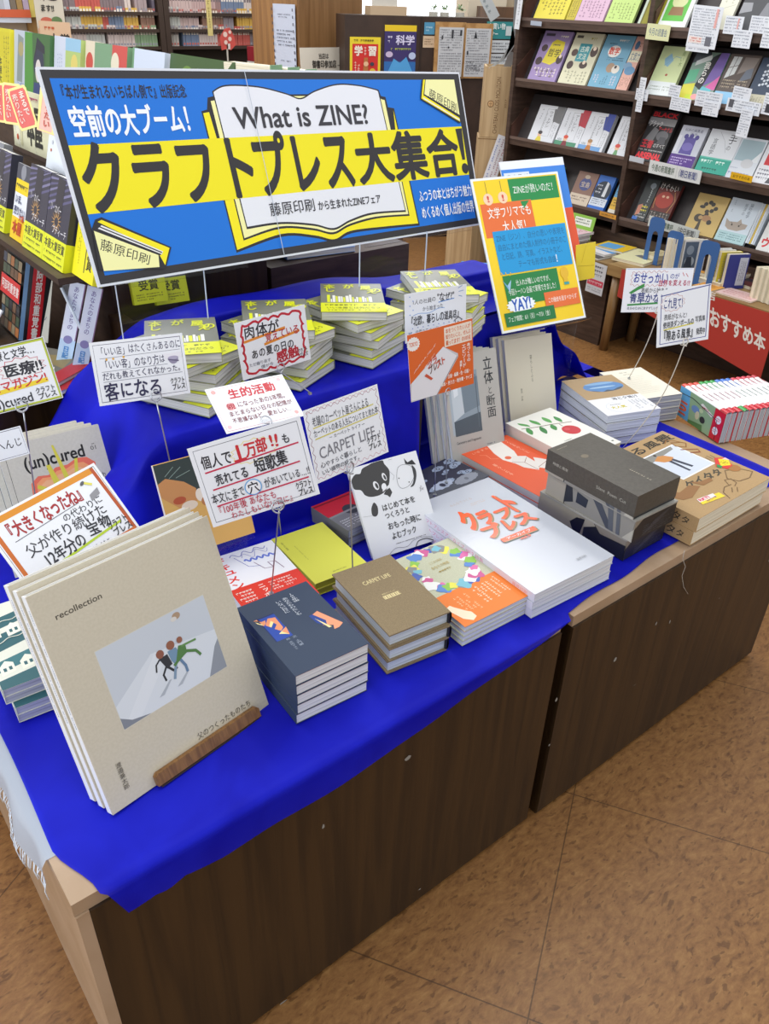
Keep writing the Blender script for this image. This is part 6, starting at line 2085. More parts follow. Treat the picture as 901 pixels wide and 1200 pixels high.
shelved('pink writing study book half behind the pale green novel', 721, 733.5, 2, .250, '#d3a394', [('r', .0, .54, 1, .74, '#d6cfb2'), ('t', '文章力', .10, .56, .96, .72, '#34567c', dict(b=.0)), ('g', .3, .80, .9, .9, 2, '#6a4a44'), ('e', .22, .46, .10, .07, '#7a9cb8'), ('e', .55, .38, .12, .08, '#5f8cb0'), ('g', .08, .06, .92, .26, 6, '#7a4c48', True), ('e', .35, .84, .05, .08, '#4a6a8a')], name='study_guide')
shelved('pale green novel with blue leaf drawing on the bookcase', 756, 787, 2, .215, '#cdd9a4', [('p', [(.30, .62), (.22, .74), (.40, .86), (.56, .72), (.44, .58)], '#8fb8cc'), ('l', [(.3, .6), (.6, .8), (.8, .78)], .01, '#7fa8bc'), ('e', .52, .42, .03, .025, '#b05a4a'), ('r', 0, 0, 1, .28, '#d9dfe0'), ('g', .1, .08, .9, .2, 2, '#9aa49a'), ('t', '青い木', .78, .60, .92, .92, '#8aa46a', dict(v=True))], dz=.0, t=.02)
shelved('busy multicoloured novel with black and white flags on the bookcase', 796, 834, 2, .205, '#7f9a8c', [('p', [(0, .75), (.5, .9), (.45, 1), (0, 1)], '#3a4048'), ('p', [(.1, .8), (.5, .95), (.55, .85), (.1, .7)], '#cfd4d2'), ('p', [(.35, .3), (.55, .9), (.75, 1), (.6, .2)], '#2b2b30'), ('p', [(.6, .3), (1, .5), (1, 1), (.75, 1)], '#7a64a8'), ('p', [(.6, .2), (1, .25), (1, .55)], '#d86aa8'), ('p', [(0, .3), (.3, .4), (.3, .65), (0, .6)], '#5fb08a'), ('p', [(0, 0), (.4, 0), (.35, .35), (0, .3)], '#d8d24a'), ('p', [(.2, 0), (.5, 0), (.5, .12), (.2, .1)], '#c8d84a'),
                                                                 ('t', '我らの', .40, .34, .58, .80, '#e9e6e0', dict(v=True, b=.03)), ('p', [(.5, .1), (.9, .1), (.9, .25), (.6, .3)], '#6cbcc8'), ('e', .5, .07, .10, .06, '#e8a0a0')])
shelved('brown photo novel with pale blue band on the bookcase', 836, 872, 2, .205, '#5f544e', [('p', [(.08, .5), (.36, .6), (.40, .95), (.12, .95)], '#d3d6d4'), ('l', [(.22, .55), (.26, .95)], .012, '#5f544e'), ('l', [(.1, .72), (.38, .78)], .012, '#5f544e'), ('p', [(.45, .6), (.9, .75), (.95, .95), (.5, .95)], '#8a7f78'), ('p', [(.6, .45), (.95, .55), (.9, .75), (.7, .7)], '#6d7480'), ('g', .08, .30, .9, .5, 3, '#b8a890'), ('r', 0, 0, 1, .24, '#8fc0e0')])
shelved('navy novel with white blossom specks at the right edge', 874, 906, 2, .20, '#3d4a5e', [('e', .3 + .11 * (i % 5), .45 + .09 * (i // 5 % 5) + .02 * (i % 3), .030, .026, '#d3d9e2') for i in range(22)] + [('r', 0, 0, 1, .26, '#c4bfa8'), ('g', .08, .05, .92, .22, 8, '#8a8672', True)])
# row 2
for k, (pl, pr, tc, tt, hc) in enumerate([(614.5, 643, '#6a6a6c', 'ウィトゲン', '#3a3a3c'), (645, 673, '#b02a3a', 'アーレント', '#4a8a6c'), (673.5, 702, '#2b3f94', 'ルソー', '#6a9acc'), (709, 731, '#c8c4c0', 'カンギレム', '#2f6a4a')]):
    shelved(['white philosophy book with grey corner, first from the left', 'white philosophy book with red corner, second from left', 'white philosophy book with blue corner, third from left', 'white philosophy book with dark green pen, fourth from left'][k], pl, pr, 1, .190, '#d3d6dc',
            [('p', [(.62, .92), (1, .95), (1, .55), (.70, .60)] if k < 3 else [(.02, .10), (.5, .36), (.55, .42), (.06, .14)], tc), ('p', [(.70, 1), (1, 1), (1, .70), (.72, .56)] if k < 3 else [(.8, .9), (.9, .95), (.9, .8)], tc), ('l', [(.36, .90), (.74, .90), (.74, .18), (.36, .18), (.36, .90)], .006, '#55565c'), ('t', tt, .46, .40, .62, .86, '#2f3036', dict(v=True)), ('g', .36, .2, .44, .8, 1, '#7a7c84', True), ('g', .14, .5, .24, .9, 1, '#8a8c94', True), ('g', .80, .1, .95, .5, 2, '#8a8c94', True),
             ('r', .0, .0, .90, .14, hc if k in (1, 2) else '#d3d6dc'), ('e', .40, .20, .07, .06, '#d8b090'), ('e', .40, .26, .08, .05, ['#3a3436', '#c84a34', '#a07a50', '#c84a40'][k]), ('p', [(.28, .0), (.54, 0), (.48, .15), (.34, .15)], ['#d3c23a', '#7a2a34', '#b5702a', '#6a9a6a'][k]), ('t', '100', .06, .15, .26, .21, '#4a6a70') if k in (1, 2) else ('r', .01, .01, .02, .02, '#d3d6dc')], t=.012, lean=25, n=2 if k == 2 else 1, group='white philosophy books' if k == 2 else None)
shelved('black book with red ARSENAL lettering on the bookcase', 741, 772, 1, .235, '#2b2a2c', [('t', 'BLACK', .05, .88, .97, .97, '#d83038', dict(b=.04)), ('r', 0, .72, 1, .86, '#9a9a9c'), ('t', 'ブラック', .04, .68, .55, .80, '#e6e4e2', dict(b=.02)), ('t', 'アーセナル', .45, .60, .98, .70, '#c8303a', dict(b=.02)), ('p', [(.1, .4), (.3, .68), (.5, .62), (.42, .38)], '#77777a'), ('e', .7, .52, .14, .10, '#6a6a6e'), ('p', [(.6, .36), (.9, .36), (.86, .5), (.64, .5)], '#55555a'),
                                                                          ('t', '王者', .05, .26, .5, .42, '#c8303a', dict(b=.04)), ('t', 'のすべて', .52, .28, .95, .37, '#dcdad8'), ('t', 'ARSENAL', .04, .05, .97, .17, '#e0323c', dict(b=.05)), ('g', .05, .19, .95, .24, 1, '#b8b6b4')], t=.02)
shelved('white novel with purple picture and purple band', 781, 811, 1, .186, '#c4c8d4', [('p', [(.25, .32), (.75, .32), (.72, .72), (.3, .74)], '#5a4f9a'), ('e', .3, .74, .06, .06, '#4a428a'), ('e', .5, .76, .06, .06, '#4a428a'), ('e', .72, .74, .06, .06, '#4a428a'), ('e', .5, .5, .15, .1, '#776cb4'), ('t', '伝説の編集者', .14, .86, .86, .94, '#4a4a6a'), ('t', '坂本', .4, .78, .7, .85, '#6a6a8a'), ('r', 0, 0, 1, .30, '#4f2d80'), ('g', .08, .05, .92, .24, 3, '#c9b8e0'), ('r', .02, .36, .14, .75, '#d8dae2')], t=.022)
shelved('white book with black brush title and jade band', 815, 853, 1, .190, '#d3d7dc', [('t', '手', .62, .70, .90, .94, '#2d3036', dict(hand=.2)), ('t', 'の', .66, .56, .80, .68, '#2d3036'), ('t', '言語学', .18, .40, .34, .80, '#3a3f46', dict(v=True)), ('l', [(.3, .95), (.55, .75), (.7, .5)], .005, '#7a8088'), ('r', 0, 0, 1, .36, '#2f9a86'), ('g', .08, .2, .92, .32, 1, '#d3ece4'), ('g', .2, .04, .7, .14, 1, '#1c5c50'), ('r', 0, .33, 1, .36, '#5fb8a4')], t=.018)
shelved('pale novel with grey blue painting left of yellow label', 851, 884, 1, .180, '#ccd2da', [('p', [(.1, .45), (.7, .45), (.95, .72), (.95, .95), (.12, .95)], '#9ab0b8'), ('p', [(.7, .45), (.95, .45), (.95, .72)], '#d8dde0'), ('e', .62, .40, .16, .11, '#c2c4c8'), ('g', .1, .08, .9, .2, 1, '#8a9ac4'), ('g', .1, .24, .5, .3, 1, '#a9b0c0')], t=.018, dz=-.006)
shelved('white book with red panel at the right picture edge', 885.5, 912, 1, .180, '#d8dadf', [('r', .2, .45, 1, .95, '#c8323a'), ('g', .1, .1, .9, .38, 3, '#7a7c88'), ('p', [(.6, .05), (.9, .05), (.8, .3)], '#55565c')], t=.016, dz=-.006)
# row 3
shelved('pale green manual lying behind the event poster', 627, 642, 0, .175, '#5f9a3c', [('e', .3, .8, .1, .08, '#c8303a'), ('r', .4, .7, .9, .9, '#3a2f60')], t=.012)
shelved('brown novel with blue disc on the lowest row', 660, 683, 0, .172, '#8a6a5c', [('e', .52, .64, .22, .19, '#4a5488'), ('t', '宝島', .3, .55, .75, .72, '#c8b8a4', dict(b=.01)), ('r', 0, 0, 1, .34, '#cbbca8'), ('g', .1, .12, .9, .28, 2, '#6a5a50'), ('e', .5, .86, .1, .06, '#b8a894')], t=.016)
shelved('blue novel with white figure on the lowest row', 684, 703, 0, .172, '#2f6cc4', [('e', .5, .55, .30, .30, '#2a3444'), ('p', [(.55, .4), (.75, .4), (.75, .8), (.6, .84)], '#d8dce2'), ('r', 0, .10, 1, .34, '#c9d2de'), ('g', .1, .14, .9, .32, 3, '#55647a'), ('g', .1, .45, .5, .75, 3, '#c8ccd4')], t=.018)
shelved('sky blue and yellow book on the lowest row', 708.5, 719, 0, .160, '#5fa0cc', [('r', 0, .12, 1, .50, '#d8ac34'), ('r', 0, 0, 1, .12, '#d8d2c4'), ('g', .1, .55, .9, .7, 2, '#2f5a80'), ('g', .1, .2, .9, .45, 3, '#5a4418')], t=.02)
shelved('dark photo novel with yellow print on the lowest row', 738, 753, 0, .20, '#3a3f40', [('e', .6, .85, .08, .07, '#8a949c'), ('g', .55, .3, .75, .8, 1, '#c8d0d0', True), ('p', [(.1, .1), (.4, .15), (.4, .4), (.1, .35)], '#c0806a'), ('g', .4, .2, .9, .38, 2, '#d8cc3a'), ('r', 0, 0, .4, .08, '#3a6ab8'), ('g', .2, .05, .9, .18, 2, '#b8b8b4')], t=.018)
shelved('dark red novel with white brush title on the lowest row', 754, 779, 0, .20, '#6a2a24', [('r', 0, .85, 1, 1, '#26201e'), ('t', 'けぐゎい', .04, .80, .90, .98, '#e6e0da', dict(hand=.5)), ('e', .45, .58, .24, .2, '#a83a2c'), ('e', .36, .66, .04, .03, '#d8b090'), ('e', .56, .66, .04, .03, '#d8b090'), ('l', [(.8, .3), (.95, .6), (.8, .8)], .012, '#c89a50'), ('l', [(.1, .35), (.02, .6)], .012, '#c89a50'), ('r', 0, 0, 1, .30, '#3a3634'), ('g', .06, .04, .94, .28, 6, '#a89a92', True)], t=.02)
tree = [('e', .5 + .22 * cos(t * 2.4) * (.5 + .5 * sin(t)), .62 + .2 * sin(t * 2.4), .06, .05, '#3d3a36') for t in range(9)]
shelved('tan book with black tree of heads on the lowest row', 801, 838, 0, .185, '#c4a868', tree + [('e', .30, .40, .12, .10, '#4a443c'), ('e', .55, .42, .13, .08, '#a8805a'), ('e', .36, .42, .06, .05, '#b89868'), ('p', [(.32, .1), (.46, .1), (.42, .34), (.36, .34)], '#4a443c'), ('e', .68, .34, .07, .06, '#3d3a36'), ('e', .28, .68, .08, .04, '#3d3a36'), ('g', .1, .04, .6, .08, 1, '#7a6a44')], t=.018)
shelved('pale blue book with tabby cat face on the lowest row', 840, 876, 0, .195, '#c9d4de', [('p', [(.16, .34), (.10, .52), (.24, .46), (.5, .48), (.58, .56), (.66, .47), (.86, .46), (.84, .36), (.6, .28), (.3, .28)], '#a89c90'), ('e', .36, .40, .02, .02, '#3a3430'), ('e', .6, .40, .02, .02, '#3a3430'), ('l', [(.3, .46), (.36, .42)], .012, '#6a5e54'), ('l', [(.66, .46), (.62, .42)], .012, '#6a5e54'), ('r', 0, 0, 1, .24, '#a9c8cc'), ('g', .08, .05, .9, .2, 3, '#5f8288'), ('t', '猫社会学', .66, .60, .78, .94, '#4f6072', dict(v=True)), ('t', '経済の', .50, .64, .60, .92, '#6a7a8a', dict(v=True)), ('g', .12, .6, .2, .95, 1, '#8a98a6', True)], t=.016)
for i, c in enumerate(['#cfd6de', '#c2ccd8', '#d0b03a', '#d8dce0', '#b9c4d0']):
    shelved('%s thin spine standing right of the tabby cat book' % ['first', 'second', 'third yellow', 'fourth', 'fifth'][i], 878 + i * 2.4, 880 + i * 2.4, 0, .175, c, [('g', .2, .1, .8, .9, 1, '#8a94a2', True)], t=.06, lean=22, group='thin spines by the cat book')
shelved('white book with red characters at the lower right edge', 892.5, 915, 0, .15, '#d8d8d6', [('t', 'ウ', .1, .1, .6, .4, '#c83038', dict(b=.05)), ('e', .5, .8, .15, .12, '#8ab04a')], t=.014)
# row 0 (top, cut by the frame)
shelved('yellow study book at the top left of the bookcase', 623, 659, 3, .25, '#d6c84a', [('g', .08, .06, .9, .42, 7, '#6a5f2a', True), ('e', .3, .55, .14, .1, '#4a7a5a'), ('e', .75, .55, .1, .1, '#5a4a3a'), ('e', .5, .8, .3, .12, '#e9e2c0')], name='study_guide')
shelved('narrow ochre study book between the yellow and lilac ones', 661, 671, 3, .25, '#b8a83a', [('g', .1, .06, .9, .42, 3, '#5a4f2a', True), ('e', .5, .55, .12, .1, '#4a6a5a')], name='study_guide')
shelved('pink lilac study book on the top shelf', 671.5, 704, 3, .25, '#c8a8bc', [('g', .08, .06, .9, .40, 7, '#7a5a74', True), ('p', [(.3, .5), (.9, .5), (.9, .7), (.3, .7)], '#d8683a'), ('e', .2, .56, .08, .08, '#4a3a36'), ('e', .6, .85, .2, .1, '#e2d0da')], name='study_guide')
shelved('light green study book on the top shelf', 706.5, 739, 3, .25, '#b4cc7a', [('g', .08, .06, .9, .38, 7, '#6a7a44', True), ('e', .35, .55, .12, .08, '#d8d4cc'), ('e', .8, .6, .1, .1, '#c84a4a'), ('e', .5, .85, .2, .1, '#dfe6c0')], name='study_guide')
shelved('olive gold book in a dark sleeve on the top shelf', 746, 770, 3, .235, '#8a8420', [('r', 0, 0, .12, 1, '#b8c4b4'), ('r', .12, 0, .2, 1, '#6a6418')], t=.03, spine='L', spcol='#2a2622')
shelved('green picture book with white border on the top shelf', 768, 802, 3, .24, '#d8dcd6', [('r', .12, .10, .86, .94, '#5fae4a'), ('e', .5, .45, .16, .12, '#c8cc9a'), ('p', [(.25, .2), (.75, .2), (.7, .35), (.3, .35)], '#8a6a4a'), ('r', .25, .62, .7, .72, '#dfe4d0'), ('e', .4, .5, .04, .03, '#d88a5a')], name='picture_book')
shelved('cream novel behind the hanging notes on the top shelf', 832, 852, 3, .20, '#cfcdbc', [('g', .2, .5, .8, .9, 3, '#9a9a88', True), ('l', [(.1, .4), (.9, .5)], .01, '#a8a898')])
shelved('black and white photo book on the top shelf', 858, 905, 3, .22, '#3f4044', [('e', .45, .75, .16, .14, '#9a9a9e'), ('p', [(.02, .6), (.3, .9), (.2, 1), (0, .8)], '#d0d0d2'), ('p', [(.5, .2), (1, .3), (1, .6), (.6, .5)], '#77787e'), ('p', [(0, .3), (.3, .35), (.25, .5), (0, .5)], '#8a8b90')])

# paper notes hanging over the shelf fronts
def note(px, py, w, h, roll=2, col='#dfe4ec', extra=None, i=[0], dx=-.012):
    i[0] += 1
    p = on_x(px, py, BX + dx)
    ops = [('g', .06, .06, .94, .94, max(3, int(h / .011)), '#9aa2b0')]
    if extra:
        ops += extra
    leaf('handwritten_note', NOTE_LABELS[i[0] - 1], 'note', pose(p.x, p.y, p.z - h, -90, -roll, -3), w, h, col, ops, .0008, 'handwritten notes', .6, 0, .0002)


NOTE_LABELS = ['large white note sheet with red stamp by the green picture book', 'lower white note hanging under the red stamped note sheet', 'white note with pink line before the black and white book', 'small white note below the pink lined note', 'upper white note cut by the right picture edge',
               'lower white note at the right picture edge', 'white note left of the pale green novel foot', 'long narrow white note above the ARSENAL book', 'small white note under the pale green novel', 'wide white note just below the small one there',
               'white note under the multicoloured novel', 'lower white note under the multicoloured novel sheet', 'white note under the brown photo novel', 'white note with black picture under the pale blue band', 'lowest white note right above the jade banded book', 'white note with dark drawing at the right picture edge']
note(813, 5, .145, .155, 3, extra=[('r', .05, .10, .50, .26, '#e9dcd8'), ('g', .1, .12, .5, .24, 2, '#c8584a'), ('r', .62, .06, .82, .28, '#6a6c76'), ('r', .80, .5, .88, .95, '#e0a8a4')])
note(808, 33, .115, .085, 2, dx=-.010)
note(851, 18, .085, .065, 2, extra=[('r', .70, .1, .78, .9, '#e0a8a4')])
note(861, 34, .085, .065, 2, dx=-.010)
note(881, 18, .11, .06, 2)
note(895, 34, .06, .065, 2, dx=-.010)
note(746, 103, .07, .048, 2)
note(751, 90, .034, .145, 2, dx=-.015)
note(785, 98, .06, .05, 4)
note(787, 112, .105, .055, 3, dx=-.015)
note(817, 105, .13, .062, 2)
note(825, 118, .08, .055, 2, dx=-.015)
note(860, 100, .085, .07, 4)
note(853, 114, .16, .05, 3, extra=[('r', .06, .3, .20, .92, '#55565e')], dx=-.015)
note(869, 126, .055, .11, 4, dx=-.018)
note(897, 108, .08, .08, 4, extra=[('r', .2, .1, .5, .5, '#3a3a42')])
# shelf labels
p = on_x(762, 187, BX - .016)
leaf('shelf_label', 'white shelf label with green and blue newspaper review lettering', 'label', pose(p.x, p.y, p.z - .058, -90, -1.5, -3), .285, .058, '#d8dcdc', [('t', '今週の新聞書評', .05, .22, .50, .78, '#3d5a46', dict(b=.01)), ('l', [(.54, 0), (.54, 1)], .02, '#a8acac'), ('t', '（朝日新聞）', .54, .2, .98, .8, '#3a4686', dict(b=.01))], .0012, None, .4, 0, .0002)
p = on_x(761, 252, BX - .016)
leaf('shelf_label', 'grey white shelf label on the lowest row behind the blue bookends', 'label', pose(p.x, p.y, p.z - .05, -90, -3, -3), .285, .05, '#cdd2d0', [('t', '今週の新聞書評', .05, .22, .50, .78, '#3d5a46', dict(b=.01)), ('t', '（中日新聞）', .55, .2, .98, .8, '#44484c', dict(b=.01))], .0012, None, .4, 0, .0002)
for px, py, w, h, c, lab, tx in [(857, 201, .105, .028, '#dfae1e', 'yellow shelf label under the grey blue painting novel', 'おすすめの本'), (703, 247, .105, .022, '#d99a3c', 'orange shelf label on the lowest shelf edge', '話題の本'), (622, 24, .075, .020, '#aab4c4', 'grey shelf label under the top yellow study book', ''), (738, 182, .085, .024, '#c2c8d0', 'grey shelf label under the ARSENAL book', ''), (759, 27, .125, .062, '#d9dcae', 'pale yellow shelf sign with blue lettering by the olive book', '今月の読書会')]:
    p = on_x(px, py, BX - .014)
    leaf('shelf_label', lab, 'label', pose(p.x, p.y, p.z - h, -90, -2, -3), w, h, c, [('t', tx, .1, .25, .9, .75, '#3f5a8a' if w > .12 else '#4a3a10')] if tx else [('r', .02, .1, .98, .9, c)], .0012, None, .4, 0, .0002)
p = on_x(678, 245, BX - .004)
leaf('notice_card', 'rounded green notice card under the lowest left shelf', 'notice', pose(p.x - .06, p.y, p.z - .125, -90, 0, 12), .15, .115, '#86b84a', [('r', .14, .55, .86, .88, '#dfe6da'), ('g', .18, .60, .82, .84, 2, '#5a6a58'), ('g', .14, .14, .86, .40, 3, '#4f7a2c')], .002, None, .4, 0, .0002)

# ================================================================== recommendation table in front of the bookcase
TBX0, TBX1, TZt = 3.30, 3.60, .437

def rec_table():
    y1, y0 = 2.40, .9
    root = thing('low_table', 'wooden recommendation table with red cloth front before the bookcase', 'table', Matrix.Translation((3.45, 1.6, 0)))
    I = Matrix.Translation((-3.45, -1.6, 0))
    m = MB()
    m.box(TBX0, TBX1, y0, y1, TZt - .05, TZt, wood('table_oak', '#86683f', '#a08254', (6, 1, 6), .4, .05), I)
    m.build('table_top', root)
    foot = on_z(703, 408, 0)
    for (fx, fy, tx, ty) in [(foot.x, foot.y - .02, TBX0 + .04, y1 - .04), (TBX1 - .03, foot.y - .02, TBX1 - .04, y1 - .04), (TBX0 + .04, y0 + .04, TBX0 + .04, y0 + .04)]:
        m = MB()
        m.tube([(fx, fy, 0.001), (tx, ty, TZt - .0505)], [.022, .026], wood('leg_oak', '#7a5a34', '#94744a', (9, 9, 1), .3, 0), 12, I)
        m.build('leg', root)
    return root


rec_table()
m = MB()
ya, yb = on_x(729, 316, TBX0 - .004).y, on_x(898, 420, TBX0 - .004).y
z_top = TZt - .004
z_bot = on_x(895, 447, TBX0 - .004).z
zl = on_x(723, 347, TBX0 - .004).z
m.add([(x, y, z) for x in (TBX0 - .006, TBX0 - .0035) for y, z in ((ya, zl), (yb, z_bot), (yb, z_top), (ya, z_top))], [(0, 1, 2, 3), (7, 6, 5, 4), (0, 4, 5, 1), (1, 5, 6, 2), (2, 6, 7, 3), (3, 7, 4, 0)], ink('#b83a30', .6))
Sh = Matrix(((0, 0, -1, TBX0 - .0062), (-1, 0, 0, ya), (0, 1, 0, z_bot), (0, 0, 0, 1)))
L = ya - yb
Hh = z_top - z_bot


def redpos(px, py):
    p = on_x(px, py, TBX0 - .006)
    return ((ya - p.y) / L, (p.z - z_bot) / Hh)


q = [redpos(831, 381), redpos(896, 413), redpos(898, 393), redpos(831, 357)]
Sheet(m, L, Hh, Sh, .0003, .6).draw([('t', 'おすすめ本', 0, 0, 0, 0, '#efe9e2', dict(b=.03, q=q)), ('t', '当店', 0, 0, 0, 0, '#efe9e2', dict(b=.02, q=[redpos(814, 348), redpos(839, 353), redpos(839, 342), redpos(814, 336)]))])
tag(m.build('red_banner'), 'red banner with white recommended books lettering on the table front', 'banner')


def onT(px, py, z=None):
    return on_z(px, py, TZt if z is None else z)


def lying(lab, px, py, a, w, l, t, c, ops, dz=0.0, name='book', pages=None, spine='L', group=None):
    p = onT(px, py, TZt + dz)
    return book(name if name != 'book' else 'paperback_book', lab, 'book', flat(p.x, p.y, TZt + dz + .001, a), w, l, t, c, ops, spine=spine, pages=pages, group=group)


def lying2(lab, fl, fr, bl, z, t, c, ops, pages=None, group=None, name='paperback_book'):
    """flat book from the picture points of its top face: front left, front right, back left corner"""
    P, Q, R = onT(*fl, TZt + z + t), onT(*fr, TZt + z + t), onT(*bl, TZt + z + t)
    u = Q - P
    w = u.length
    a = math.atan2(u.y, u.x)
    l = abs((R - P).dot(Vector((-sin(a), cos(a), 0))))
    return book(name, lab, 'book', flat(P.x, P.y, TZt + z + .0008, math.degrees(a)), w, l, t, c, ops, pages=pages or PAGE_CREAM, group=group)


def upright(lab, base, az, w, h, t, c, ops, group=None, fore='L'):
    """standing book, front cover facing az; the fore edge on its left"""
    M = pose(base.x, base.y, base.z, az, 0, 2) @ TZ(-t)
    return book('paperback_book', lab, 'book', M, w, h, t, c, ops, spine='R', pages=PAGE_CREAM, group=group)


lying2('pale yellow magazine with grey picture at the table front', (717, 301), (754, 310), (742, 290), 0, .014, '#d6d2a8', [('p', [(.35, .45), (.7, .35), (.8, .5), (.45, .6)], '#77797c'), ('g', .2, .75, .8, .85, 1, '#a8a478'), ('l', [(.4, .5), (.7, .45)], .02, '#4a4c50')])
yt = on_x(756, 297, 3.475).y
book('paperback_book', 'lower tan book behind the pale yellow magazine', 'book', flat(3.478, yt, TZt + .0008, -90), .075, .115, .022, '#c9b48a', [], pages=PAGE_CREAM, group='tan books')
book('paperback_book', 'upper tan book behind the pale yellow magazine', 'book', flat(3.475, yt - .002, TZt + .0235, -92), .075, .115, .020, '#cfc29a', [('g', .2, .3, .8, .8, 4, '#a8905a')], pages=PAGE_CREAM, group='tan books')
for i in range(5):
    b = onT(777 + i * 4.6, 318 + .6 * i, TZt + .0015)
    upright('%s upright cream book with page edges forward on the low table' % ['first', 'second', 'third', 'fourth', 'fifth photo covered'][i], b, -28, .115, .150, .0160, ['#e6dfcc', '#d8d4c6', '#e2dcc8', '#c9ccd0', '#dcdcdc'][i],
            [] if i < 4 else [('r', .05, .05, .62, .95, '#55657a'), ('e', .30, .7, .12, .14, '#8a98a8'), ('e', .34, .35, .16, .16, '#a9b4bf'), ('p', [(.1, .1), (.5, .1), (.4, .5), (.2, .5)], '#333c4c'), ('t', '写真', .74, .45, .90, .9, '#55585e', dict(v=True))], 'upright cream books')


def bookend(lab, M, w, h):
    root = thing('metal_bookend', lab, 'bookend', M, 'blue bookends')
    B = ink('#3f69a4', .35)
    m = MB()
    a, b, c = w * .30, w * .70, h * .66
    SW = Matrix(((1, 0, 0, 0), (0, 0, 1, 0), (0, 1, 0, 0), (0, 0, 0, 1)))
    m.prism([(0, .002), (0, h - .02), (.006, h - .006), (.02, h), (w / 2, h), (w / 2, c + .012), (a + .005, c + .006), (a, c - .01), (a, .002)], 0, .0016, B, SW)
    m.prism([(w, .002), (b, .002), (b, c - .01), (b - .005, c + .006), (w / 2, c + .012), (w / 2, h), (w - .02, h), (w - .006, h - .006), (w, h - .02)], 0, .0016, B, SW)
    m.build('plate', root)
    m = MB()
    m.box(0, w, .0016, .06, 0, .0018, B)
    m.build('foot', root)


def bend(lab, pl, pr, ptop, x):
    a = on_x(pl, ptop, x)
    c = on_x(pr, ptop, x)
    w = (a - c).length
    bookend(lab, flat(a.x, a.y, TZt + .0005, -90), w, a.z - TZt)


bend('left blue metal bookend behind the tan books', 763, 781, 253, 3.47)
bend('middle blue metal bookend behind the upright cream books', 784, 803, 269, 3.44)
bend('right blue metal bookend in front of the yellow spine', 823, 846, 280, 3.36)
for i, (px, c, lab, t, x) in enumerate([(833, '#c9d4e2', 'pale blue spined book next to the right bookend', .016, 3.42), (838, '#e2e2e6', 'white book between pale blue and yellow spines', .012, 3.415), (846, '#d8c63a', 'yellow book standing next to the right bookend', .020, 3.41), (856, '#333a86', 'navy blue book standing right of the yellow one', .024, 3.405)]):
    b = on_x(px, 300, x)
    b.z = TZt + .0015
    upright(lab, b, -28, .10, .150, t, c, [('g', .1, .2, .4, .9, 2, '#9a9a6a', True)] if i != 3 else [('r', .55, .1, .95, .9, '#c4c8d4'), ('g', .62, .2, .9, .8, 3, '#55586a', True)])
lying2('cream book lying under the art book', (817, 325), (843, 333), (836, 312), 0, .022, '#e0d8c0', [])
lying2('open topped art book lying in front of the right bookend', (817, 318), (843, 327), (835, 305), .0232, .014, '#6a4a34', [('p', [(.1, .3), (.5, .2), (.6, .7), (.2, .8)], '#2c2a30'), ('p', [(.4, .6), (.8, .5), (.9, .8), (.5, .9)], '#a8683c'), ('e', .7, .3, .12, .1, '#c8a484'), ('r', 0, .0, 1, .12, '#d89a3a')])
lying2('dark red art book lying before the navy spine', (845, 325), (879, 336), (860, 312), 0, .016, '#5f3030', [('p', [(.1, .2), (.8, .3), (.7, .6), (.2, .5)], '#2a2430'), ('e', .5, .6, .16, .1, '#8a3a34'), ('g', .2, .7, .9, .9, 2, '#b8b0a8')])
lying2('pale book with blue line drawing lying behind the art books', (844, 309), (880, 318), (866, 298), 0, .016, '#c4c9cc', [('l', wave(.1, .3, .9, .4, 3, .08), .02, '#55708c'), ('p', [(.3, .5), (.8, .5), (.7, .9), (.4, .9)], '#77807a'), ('g', .1, .1, .6, .2, 2, '#8a8f98')])
lying2('pink sheet book lying at the table front edge', (838, 342), (880, 354), (848, 335), 0, .006, '#d8b8b4', [('g', .1, .2, .9, .8, 3, '#c88a88')])
lying2('orange cream booklet peeking beside the navy framed card', (812, 334), (834, 341), (820, 328), 0, .010, '#d99a44', [('g', .1, .2, .9, .8, 3, '#b06a24')])
for i in range(4):
    b = onT(881 + i * 6, 351 + 2 * i, TZt + .0015)
    upright('%s cream book in the block at the right picture edge' % ['first', 'second', 'third', 'fourth'][i], b, -28, .115, .135, .024, '#d3ccb6', [], 'cream books at the right edge')
# dark magazine table part and piles left of it
simple('low_display', 'dark low display box under the magazine piles by the bookcase', 'display stand', [(3.37, 3.60, 2.43, 3.15, 0.0, .40, CASEWOOD), (3.33, 3.61, 2.415, 3.16, .4005, .425, wood('table_oak2', '#7a6040', '#94784e', (6, 1, 6), .4, .05))])
pile = [(3.35, 2.94, .0, '#c8c4c4', 'bottom white magazine of the left pile by the bookcase'), (3.355, 2.93, .013, '#a88a88', 'second magazine of the left pile by the bookcase'), (3.35, 2.92, .026, '#d8c4cc', 'third pink magazine of the left pile'), (3.36, 2.925, .039, '#e0d4d8', 'fourth pale magazine of the left pile'), (3.365, 2.915, .052, '#d8b4c0', 'top pink white magazine of the left pile')]
for x, y, z, c, lab in pile:
    book('magazine', lab, 'magazine', flat(x, y, .4258 + z, -92), .20, .20, .0125, c, [('g', .1, .6, .9, .9, 3, '#b84a6a'), ('p', [(.1, .1), (.6, .15), (.5, .5), (.1, .45)], '#e9e2e2')], spine='L', group='left magazine pile')
book('magazine', 'dark magazine with brown picture beside the left pile', 'magazine', flat(3.345, 2.69, .4258, -92), .20, .20, .010, '#4a4648', [('e', .5, .5, .25, .2, '#8a6248'), ('g', .1, .8, .9, .92, 2, '#c8c4c0')])
book('magazine', 'white magazine on the dark magazine with blue stripe', 'magazine', flat(3.40, 2.66, .4365, -96), .17, .17, .010, '#d8d4d4', [('r', .0, .3, 1, .6, '#4a90d0'), ('g', .1, .7, .9, .9, 2, '#8a8a8e')])
